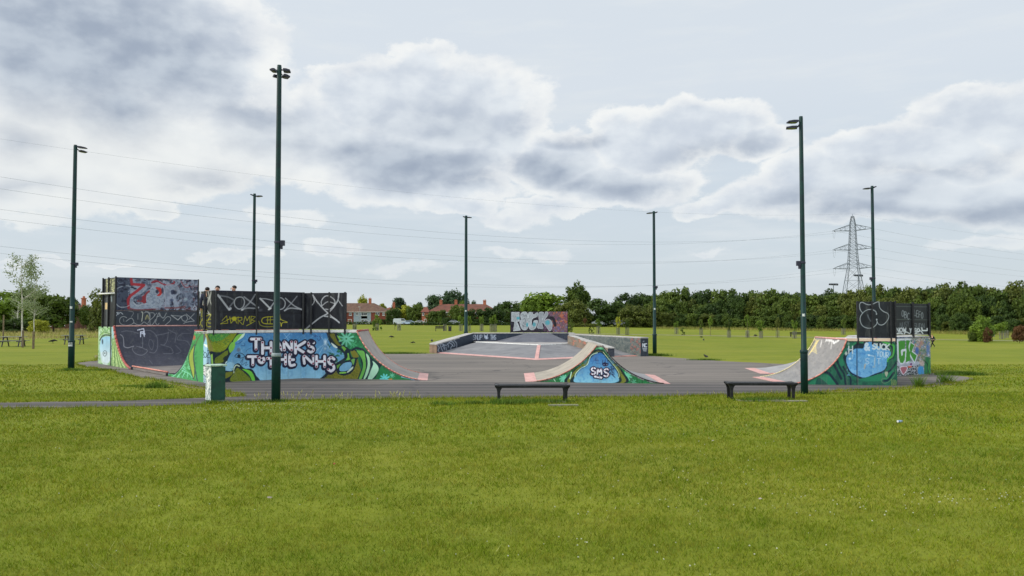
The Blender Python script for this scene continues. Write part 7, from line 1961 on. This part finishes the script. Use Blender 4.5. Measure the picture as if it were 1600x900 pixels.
# ------------------------------------------------------------------ parked cars
M_tyre = mat_noise('tyre_rubber', (20,20,22), (30,30,32), 5); M_cg = mat_noise('car_glass', (34,42,50), (60,70,80), 2, .1, spec=.9); M_rim = mat_noise('wheel_rim', (120,122,126), (150,152,156), 8, .4)
def car(px, yb, d, colr, label, van=False, rz=0.0):
    p = V(px, 500, d); z = V(px, yb, d).z
    t = thing('parked_van' if van else 'parked_car', label, 'van' if van else 'car', (p.x, d, z), rz, 'vehicles parked along the far street')
    if van: prof = [(-2.4,.3),(-2.4,1.0),(-2.35,1.95),(-2.1,2.1),(1.0,2.1),(1.75,1.35),(2.35,1.1),(2.45,.7),(2.4,.3)]; gl = [(1.02,2.0),(.3,2.0),(.3,1.35),(1.66,1.35)]
    else: prof = [(-2.1,.3),(-2.15,.75),(-2.0,1.0),(-1.5,1.05),(-1.0,1.42),(-.2,1.48),(.5,1.4),(1.15,.98),(1.95,.85),(2.12,.6),(2.1,.3)]; gl = [(-1.38,1.04),(-.95,1.36),(-.2,1.42),(.45,1.35),(1.0,1.0)]
    hw = .85; cm_ = mat_noise('car_paint_' + str(int(px)), colr, tuple(min(255, int(v*1.08)) for v in colr), 1, .3, spec=.6)
    def ext(name, pr, y0, y1, mt, par):
        m = MB(); a = [(x, y0, z_) for x, z_ in pr]; b_ = [(x, y1, z_) for x, z_ in pr]; m.face(a); m.face(list(reversed(b_)))
        for k_ in range(len(pr)): m.face([a[k_], a[(k_+1) % len(pr)], b_[(k_+1) % len(pr)], b_[k_]])
        return m.build(name, mt, par, bevel=.04, world=False)
    bd = ext('body', prof, -hw, hw, cm_, t)
    ext('side_window', gl, -hw-.012, -hw+.03, M_cg, bd); ext('side_window', gl, hw-.03, hw+.012, M_cg, bd)
    for wx_ in (-1.35, 1.35):
        for s in (-1, 1):
            m = MB(); m.tube((wx_, s*(hw-.16), .32), (wx_, s*(hw+.02), .32), .32, n=14); w = m.build('wheel', M_tyre, t, world=False); m = MB(); m.tube((wx_, s*(hw+.02), .32), (wx_, s*(hw+.03), .32), .2, n=10); m.build('rim', M_rim, w, world=False)
    for s in (-.6, .6):
        m = MB(); m.box((2.1 if not van else 2.42, s, .72), (.06, .3, .14)); m.build('headlight', M_lens, t, world=False)
car(573.5, 507.5, 272, (214,216,216), 'white car parked before the painted front of the first terrace')
car(626, 507.3, 258, (188,194,198), 'white van parked between the two terraces', True)
car(638, 507.3, 254, (160,176,200), 'silver-blue car parked right of the white van', rz=math.pi)
car(657, 507.3, 254, (214,214,214), 'white car left of the orange gable')
car(709.5, 507.2, 245, (190,194,198), 'pale car under the second terrace, left of the lamp post')
car(781, 508.3, 245, (220,224,224), 'white car parked near the left edge of the graffiti board')
car(936, 508.5, 214, (206,210,214), 'pale silver car parked below the dark trees right of the board')
car(957, 506.8, 216, (190,196,204), 'white-roofed van under the trees behind the orange-tinged sapling', True)
car(971, 509, 213, (120,124,130), 'grey car at the end of the parked row under the trees', rz=math.pi)

# street lamp before the first terrace
p = V(562, 500, 282); t = thing('street_lamp', 'thin grey street lamp rising before the first terrace roof', 'street lamp', (p.x, 282, terrain(p.x, 282)))
m = MB(); hh_ = V(562, 479.5, 282).z - terrain(p.x, 282); m.tube((0,0,0), (0,0,hh_), .09, .06, 6); m.build('pole', M_rim, t, world=False); m = MB(); m.box((-.2, 0, hh_), (.7, .25, .14)); m.build('lamp_head', M_white, t, world=False)

# far benches and bin on the field
def far_bench(pxl, pxr, yb, label):
    a, b_ = GT(pxl, yb), GT(pxr, yb); c = (a + b_) / 2; Wd = (b_ - a).length
    t = thing('park_bench', label, 'bench', tuple(c), 0, 'far benches with backs')
    m = MB(); m.box((0, 0, .45), (Wd, .4, .06)); m.build('seat', M_bench, t, world=False)
    for k_ in range(2):
        m = MB(); m.box((0, .2, .62 + k_*.2), (Wd, .05, .15)); m.build('backrest', M_bench, t, world=False)
    for s in (-1, 1):
        m = MB(); m.box((s*(Wd/2-.1), 0, .22), (.07, .4, .44)); m.box((s*(Wd/2-.1), .22, .45), (.07, .05, .85)); m.build('leg', M_bench, t, world=False)
far_bench(680, 694, 517.5, 'dark bench with a back standing alone on the far grass, beside the far bin')
far_bench(1234.5, 1254, 526.5, 'dark bench with a back beyond the grass, left of the nearest right lamp post')
p = GT(703, 517.5); t = thing('litter_bin', 'dark square bin on the far grass right of the lone bench', 'litter bin', tuple(p))
m = MB(); m.box((0,0,.4), (.52,.5,.8)); m.build('bin_body', M_black, t, world=False); m = MB(); m.box((0,0,.9), (.58,.56,.1)); m.box((-.24,0,.82),(.06,.5,.1)); m.box((.24,0,.82),(.06,.5,.1)); m.build('lid', M_head, t, world=False)

# ------------------------------------------------------------------ pylon and wires
M_steel = mat_noise('grey_galvanised_steel', (84,92,102), (102,110,120), .3, .6)
M_wire = mat_noise('dull_cable', (128,134,142), (144,150,156), .3, .6)
PD = 307.0
pc = V(1334.5, 500, PD); pz = terrain(pc.x, PD)
def pzy(y): return V(1334.5, y, PD).z
pyl = thing('electricity_pylon', 'lattice steel electricity pylon with three pairs of arms rising above the wood', 'pylon', (pc.x, PD, pz), math.radians(-36))
def HWid(z):
    zz = [0, pzy(450)-pz, pzy(419)-pz, pzy(388)-pz, pzy(350)-pz, pzy(334)-pz]; ww = [6.4, 4.0, 2.4, 1.75, 1.2, .35]
    return float(np.interp(z, zz, ww)) / 1.25
lv = [0] + list(np.linspace(3, pzy(419)-pz, 5)) + list(np.linspace(pzy(413)-pz, pzy(338)-pz, 14))
legs = []
for sx_ in (-1, 1):
    for sy_ in (-1, 1):
        m = MB()
        for a, b_ in zip(lv[:-1], lv[1:]): m.tube((sx_*HWid(a), sy_*HWid(a), a), (sx_*HWid(b_), sy_*HWid(b_), b_), .13 if a < 20 else .10, n=4, caps=False)
        m.build('leg', M_steel, pyl, world=False)
m = MB()
for a, b_ in zip(lv[:-1], lv[1:]):
    wa, wb = HWid(a), HWid(b_)
    ca = [(-wa,-wa),(wa,-wa),(wa,wa),(-wa,wa)]; cb_ = [(-wb,-wb),(wb,-wb),(wb,wb),(-wb,wb)]
    for k_ in range(4):
        k2 = (k_+1) % 4
        m.tube((*ca[k_], a), (*cb_[k2], b_), .055, n=3, caps=False); m.tube((*ca[k2], a), (*cb_[k_], b_), .055, n=3, caps=False); m.tube((*cb_[k_], b_), (*cb_[k2], b_), .05, n=3, caps=False)
m.build('lattice_bracing', M_steel, pyl, world=False)
m = MB(); tz = pzy(334) - pz; m.tube((0,0,lv[-1]-.5), (0,0,tz), .12, .06, 5); m.build('peak', M_steel, pyl, world=False)
arms = []
AL = 7.2
for yy in (358.5, 388.5, 418):
    z = pzy(yy) - pz
    for s in (-1, 1):
        m = MB(); w0 = HWid(z); tip = Vector((s*AL, 0, z - .1)); e = .09
        for q in (-w0, w0):
            m.tube((s*w0, q, z - .5), tip, e, n=4, caps=False); m.tube((s*w0, q, z + 1.9), tip + Vector((0,0,.25)), e, n=4, caps=False)
            for f in (.3, .6): m.tube(Vector((s*w0, q, z+1.9)).lerp(tip, f), Vector((s*w0, q, z-.5)).lerp(tip, f), .05, n=3, caps=False); m.tube(Vector((s*w0, q, z+1.9)).lerp(tip, f-.3), Vector((s*w0, q, z-.5)).lerp(tip, f), .05, n=3, caps=False)
        m.build('arm', M_steel, pyl, world=False); arms.append(tip)
        # hanging jumper loop and insulators
        m = MB(); pts = [tip + Vector((0, (k_/10 - .5)*4.4, -4*.75*(1 - (k_/5 - 1)**2) - .2)) for k_ in range(11)]; m.path(pts, .035, 3); m.build('jumper_loop', M_wire, pyl, world=False)
        m = MB(); m.tube(tip, tip + Vector((0, 2.2, -.2)), .12, n=5); m.tube(tip, tip + Vector((0, -2.2, -.2)), .12, n=5); m.build('insulator', M_head, pyl, world=False)
Mw = Matrix.Translation((pc.x, PD, pz)) @ Matrix.Rotation(math.radians(-36), 4, 'Z')
dirL = Vector((-.847, -.532, 0)); dirR = Vector((.916, .40, 0))
names = {0: 'upper', 1: 'middle', 2: 'lower'}
def cable(a, b_, sag, rad, label):
    m = MB(); n = 40; pts = []
    for k_ in range(n + 1):
        t_ = k_ / n; q = Vector(a).lerp(Vector(b_), t_); q.z -= sag * 4 * t_ * (1 - t_); pts.append(q)
    m.path(pts, rad, 3)
    return tag(m.build('power_cable', M_wire), label, 'power cable', 'power cables of the pylon line')
for i_, tip in enumerate(arms):
    lvl = i_ // 2; side = 'left' if i_ % 2 == 0 else 'right'
    w = Mw @ tip
    e1 = w + dirL * 365; e1.z = w.z + (1.0, 1.5, 2.0)[lvl]
    cable(w, e1, (14, 12.5, 12.5)[lvl], .024, f'{names[lvl]} cable running left across the sky from the {side} arm tip of the pylon')
    e2 = w + dirR * 350; e2.z = w.z - 3
    cable(w, e2, 8, .026, f'{names[lvl]} cable running right across the sky from the {side} arm tip of the pylon')
w = Mw @ Vector((0, 0, tz)); e1 = w + dirL * 365; e2 = w + dirR * 350
e1.z = w.z; e2.z = w.z - 3
cable(w, e1, 9, .016, 'thin earth wire running left across the sky from the pylon peak'); cable(w, e2, 6, .018, 'thin earth wire running right across the sky from the pylon peak')
# far sports floodlight racks
for px, yt, lab in ((1303, 445.5, 'distant floodlight mast with a slanted lamp rack above the trees, left of the pylon'), (1342, 431.5, 'distant floodlight mast with a slanted lamp rack seen through the pylon legs')):
    d = 340; p = V(px, 500, d); z0 = terrain(p.x, d); h = V(px, yt, d).z - z0; t = thing('floodlight_mast', lab, 'floodlight mast', (p.x, d, z0))
    m = MB(); m.tube((0,0,0), (0,0,h), .3, .15, 6); m.build('mast', M_steel, t, world=False)
    m = MB(); m.box((0,0,h), (4.2,.2,.2), M=Matrix.Rotation(.06, 4, 'Y')); m.box((0,0,h+.7), (3.6,.2,.15)); m.build('rack', M_steel, t, world=False)
    for k_ in range(6):
        m = MB(); m.box((-1.8 + k_*.72, -.15, h + .35), (.5, .4, .55), M=Matrix.Rotation(.5, 4, 'X')); m.build('floodlight', M_head, t, world=False)
# ------------------------------------------------------------------ sun, sky and clouds
SUN_AZ, SUN_EL = R(-96), R(34)     # azimuth from the view direction (+Y) toward +X
wld = bpy.data.worlds.new('World'); scene.world = wld; wld.use_nodes = True
nt = wld.node_tree; L = nt.links
bg = nt.nodes['Background']; bg.inputs['Strength'].default_value = .1
sky = N(nt, 'ShaderNodeTexSky'); sky.sky_type = 'NISHITA'; sky.sun_disc = False; sky.sun_elevation = SUN_EL; sky.sun_rotation = SUN_AZ
sky.air_density = 1.0; sky.dust_density = 2.0; sky.ozone_density = 1.0
def gr_value(tree, v): return v
tc = N(nt, 'ShaderNodeTexCoord'); sep = N(nt, 'ShaderNodeSeparateXYZ'); L.new(tc.outputs['Generated'], sep.inputs[0])
def M1(op, a, b=None, c=None, clamp=False):
    n = N(nt, 'ShaderNodeMath', operation=op); n.use_clamp = clamp
    for i, v in enumerate((a, b, c)):
        if v is None: continue
        if isinstance(v, (int, float)): n.inputs[i].default_value = v
        else: L.new(v, n.inputs[i])
    return n.outputs[0]
az = M1('ARCTAN2', sep.outputs['X'], sep.outputs['Y']); el = M1('ARCSINE', sep.outputs['Z'])
def pe(px, py):
    r = ray(px, py).normalized(); return math.atan2(r.x, r.y), math.asin(r.z)
# cloud-space position, roughened by turbulence so outlines billow
cmb = N(nt, 'ShaderNodeCombineXYZ'); L.new(az, cmb.inputs[0]); L.new(el, cmb.inputs[1])
def noise(vec, scale, det, rough=.55, col_=False, dist=0.0):
    n = N(nt, 'ShaderNodeTexNoise'); n.inputs['Scale'].default_value = scale; n.inputs['Detail'].default_value = det; n.inputs['Roughness'].default_value = rough; n.inputs['Distortion'].default_value = dist
    L.new(vec, n.inputs['Vector']); return n.outputs['Color' if col_ else 'Fac']
def VM(op, a, b=None, s=None):
    n = N(nt, 'ShaderNodeVectorMath', operation=op)
    for i, v in enumerate((a, b)):
        if v is None: continue
        if isinstance(v, tuple): n.inputs[i].default_value = v
        else: L.new(v, n.inputs[i])
    if s is not None:
        if isinstance(s, (int, float)): n.inputs['Scale'].default_value = s
        else: L.new(s, n.inputs['Scale'])
    return n.outputs['Value' if op in ('LENGTH', 'DOT_PRODUCT') else 'Vector']
st = VM('MULTIPLY', cmb.outputs[0], (1.0, 1.55, 1.0))
w1 = VM('SUBTRACT', noise(st, 8, 10, .6, True), (.5, .5, .5))
warp = VM('ADD', cmb.outputs[0], VM('MULTIPLY', w1, (.13, .075, 0)))
w2 = VM('SUBTRACT', noise(st, 8, 6, .5, True), (.5, .5, .5))
warpS = VM('ADD', cmb.outputs[0], VM('MULTIPLY', w2, (.12, .06, 0)))
def field(blobs, vec):
    """strongest of many soft ellipses given by their place in the sky"""
    out = None
    for px, py, rx, ry, s in blobs:
        a, e = pe(px, py); ra, re = rx / F, ry / F
        d = VM('LENGTH', VM('MULTIPLY', VM('SUBTRACT', vec, (a, e, 0)), (1/ra, 1/re, 0)))
        v = M1('MULTIPLY', M1('SUBTRACT', 1.0, d), s)
        out = v if out is None else M1('MAXIMUM', out, v)
    return out
bright = [(120,60,300,170,1.3),(250,90,170,130,1.3),(330,110,80,80,.8),(60,240,190,90,.9),(220,235,190,74,.85),(410,210,150,64,.8),(170,310,90,24,.5),(230,320,60,14,.7),
 (655,125,80,66,1.1),(600,150,110,66,1.1),(540,130,60,40,.8),(700,200,170,110,1.3),(800,160,70,50,.5),(620,250,170,80,1.1),(500,210,120,80,.9),(700,300,120,24,.7),(720,320,90,16,.6),
 (870,255,100,60,1),(1000,220,110,60,1),(1090,200,120,50,.9),(1180,225,70,34,.7),(960,285,150,40,.9),(860,320,80,16,.5),(1130,318,80,22,.7),(1200,310,110,34,.6),
 (1290,280,130,50,.8),(1370,240,110,44,.8),(1450,225,110,44,.8),(1520,185,100,46,.9),(1600,190,110,46,1),(1420,305,200,46,.9),(1600,300,120,60,.9),(1500,262,120,30,.6),
 (465,345,70,18,.42),(520,390,48,13,.5),(350,398,56,9,.45),(395,401,34,7,.4),(860,405,56,13,.34),(785,402,50,10,.3),(1105,391,34,8,.3),(80,405,34,8,.45),(190,412,34,6,.4),(10,412,26,8,.45),(45,345,60,14,.25),(640,420,90,10,.25),(1540,385,90,14,.35),(800,340,70,20,.4)]
dark = [(120,60,280,120,1.2),(250,90,160,100,1.0),(190,160,80,70,.9),(60,130,130,60,.6),(20,215,80,36,.5),(330,110,70,60,.7),(650,258,170,50,1.2),(720,285,90,26,1),(560,235,110,40,.8),(700,190,140,60,.55),(620,200,90,50,.4),(800,200,60,40,.4),
 (850,265,80,40,1.1),(905,215,60,18,.8),(1120,238,120,26,.8),(980,290,160,30,.75),(900,285,90,26,.8),(390,180,150,40,.6),(430,215,130,30,.5),(350,275,140,26,.6),(280,290,60,16,.45),(30,290,80,22,.4),
 (1320,335,210,30,.8),(1500,335,180,30,.8),(1400,300,150,30,.5),(1590,325,110,34,.7),(1440,262,190,20,.5),(1570,238,120,16,.45),(1230,315,110,20,.6),(1000,330,120,14,.3)]
fb = field(bright, warp); fd = field(dark, warpS)
# the rest of the sky, all round, carries loose cloud too
gen = noise(st, 2.6, 9, .6)
off_view = M1('SUBTRACT', 1.0, M1('SMOOTH_MIN', 1.0, M1('MULTIPLY', M1('SUBTRACT', 1.15, M1('ABSOLUTE', az)), 3.0), .1), clamp=True)
up_view = M1('MULTIPLY', M1('SUBTRACT', el, .47), 4.0, clamp=True)
elsewhere = M1('MAXIMUM', off_view, up_view)
def MR(v, a, b, c, d, smooth=True):
    n = N(nt, 'ShaderNodeMapRange'); n.interpolation_type = 'SMOOTHSTEP' if smooth else 'LINEAR'
    n.inputs['From Min'].default_value = a; n.inputs['From Max'].default_value = b; n.inputs['To Min'].default_value = c; n.inputs['To Max'].default_value = d
    L.new(v, n.inputs['Value']); return n.outputs['Result']
puff = noise(st, 26, 7, .62)
fb = M1('ADD', fb, M1('MULTIPLY', M1('SUBTRACT', puff, .5), .38))
fd = M1('ADD', fd, M1('MULTIPLY', M1('SUBTRACT', puff, .5), .2))
alphaB = M1('MULTIPLY', MR(fb, .0, .15, 0, 1), MR(el, .06, .2, .5, 1))
alphaB = M1('MAXIMUM', alphaB, M1('MULTIPLY', MR(gen, .48, .62, 0, 1), elsewhere))
alphaD = MR(fd, -.05, .85, 0, 1)
alphaD = M1('MAXIMUM', alphaD, M1('MULTIPLY', MR(gen, .6, .78, 0, .8), elsewhere))
alphaD = M1('MULTIPLY', alphaD, MR(fb, .0, .5, .25, 1))
# relief inside the clouds: density here minus density a little nearer the sun
bl = noise(st, 11, 7, .5); bl2 = noise(VM('ADD', st, (-.010, .022, 0)), 11, 7, .5)
relief = MR(M1('SUBTRACT', bl, bl2), -.17, .17, 0, 1)
S_ = 10.0
def C(r, g, b): 
    c = lin((r, g, b)); return (c[0]*S_, c[1]*S_, c[2]*S_, 1)
def MX(f, a, b):
    n = N(nt, 'ShaderNodeMix', data_type='RGBA')
    if isinstance(f, (int, float)): n.inputs[0].default_value = f
    else: L.new(f, n.inputs[0])
    for s, v in ((6, a), (7, b)):
        if isinstance(v, tuple): n.inputs[s].default_value = v
        else: L.new(v, n.inputs[s])
    return n.outputs[2]
# thin high veil over the clear air
r = N(nt, 'ShaderNodeValToRGB'); e_ = r.color_ramp.elements
e_[0].position = 0.0; e_[0].color = tuple(v/S_ for v in C(218,226,232)[:3]) + (1,)
e_[1].position = 1.0; e_[1].color = tuple(v/S_ for v in C(226,235,243)[:3]) + (1,)
k = r.color_ramp.elements.new(.12); k.color = tuple(v/S_ for v in C(212,223,231)[:3]) + (1,)
k = r.color_ramp.elements.new(.35); k.color = tuple(v/S_ for v in C(215,226,236)[:3]) + (1,)
k = r.color_ramp.elements.new(.6); k.color = tuple(v/S_ for v in C(226,234,242)[:3]) + (1,)
L.new(MR(el, 0, .5, 0, 1, False), r.inputs['Fac'])
veil = VM('SCALE', r.outputs['Color'], None, S_)
base = MX(.88, sky.outputs['Color'], veil)
streak = MR(noise(VM('MULTIPLY', cmb.outputs[0], (1.5, 9, 1)), 3.2, 6, .6), .45, .7, 0, .5)
base = MX(streak, base, C(226,232,236))
edgeW = MX(relief, C(231,235,239), C(249,250,248))
bodyW = MX(relief, C(204,213,225), C(232,238,243))
cloudW = MX(MR(fb, .12, .5, 0, 1), edgeW, bodyW)
glow = MR(M1('MULTIPLY', MR(M1('ABSOLUTE', M1('ADD', az, .5)), 0, .45, 1, 0), MR(M1('ABSOLUTE', M1('SUBTRACT', el, .17)), 0, .16, 1, 0)), 0, 1, 0, .55)
cloudW = MX(glow, cloudW, C(250,249,242))
cloudD = MX(relief, C(154,167,186), C(190,201,214))
c1 = MX(M1('MULTIPLY', alphaB, .88), base, cloudW)
c2 = MX(M1('MULTIPLY', alphaD, .88), c1, cloudD)
back = MR(sep.outputs['Y'], .1, -.5, 1, 1.7)  # extra brightness added to the sky behind the camera, to light front faces
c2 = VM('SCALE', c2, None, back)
# below the horizon: plain ground haze colour
c3 = MX(MR(sep.outputs['Z'], -.03, 0.0, 1, 0), c2, C(150,156,140))
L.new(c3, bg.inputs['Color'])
wld.cycles.sampling_method = 'MANUAL'; wld.cycles.sample_map_resolution = 512

sd = bpy.data.lights.new('sun', 'SUN'); sd.energy = 3.0; sd.angle = R(8); sd.color = (1.0, .95, .86)
so = bpy.data.objects.new('sun', sd); col.objects.link(so)
sv = Vector((math.cos(SUN_EL)*math.sin(SUN_AZ), math.cos(SUN_EL)*math.cos(SUN_AZ), math.sin(SUN_EL)))
so.rotation_euler = sv.to_track_quat('Z', 'Y').to_euler(); so.location = (-20, 0, 30)

# ------------------------------------------------------------------ camera
cd = bpy.data.cameras.new('camera'); cam = bpy.data.objects.new('camera', cd); col.objects.link(cam)
cam.location = EYE; cam.rotation_euler = (math.pi/2 + PITCH, 0, 0)
cd.sensor_fit = 'HORIZONTAL'; cd.sensor_width = 36; cd.lens = 36 * F / 1600
cd.shift_y = (CY - 450) / 1600
cd.clip_start = .1; cd.clip_end = 4000
scene.camera = cam
scene.view_settings.view_transform = 'Standard'; scene.view_settings.look = 'None'; scene.view_settings.gamma = 1; scene.view_settings.exposure = 0.0
scene.render.film_transparent = False
scene.cycles.max_bounces = 5; scene.cycles.diffuse_bounces = 3; scene.cycles.transparent_max_bounces = 4
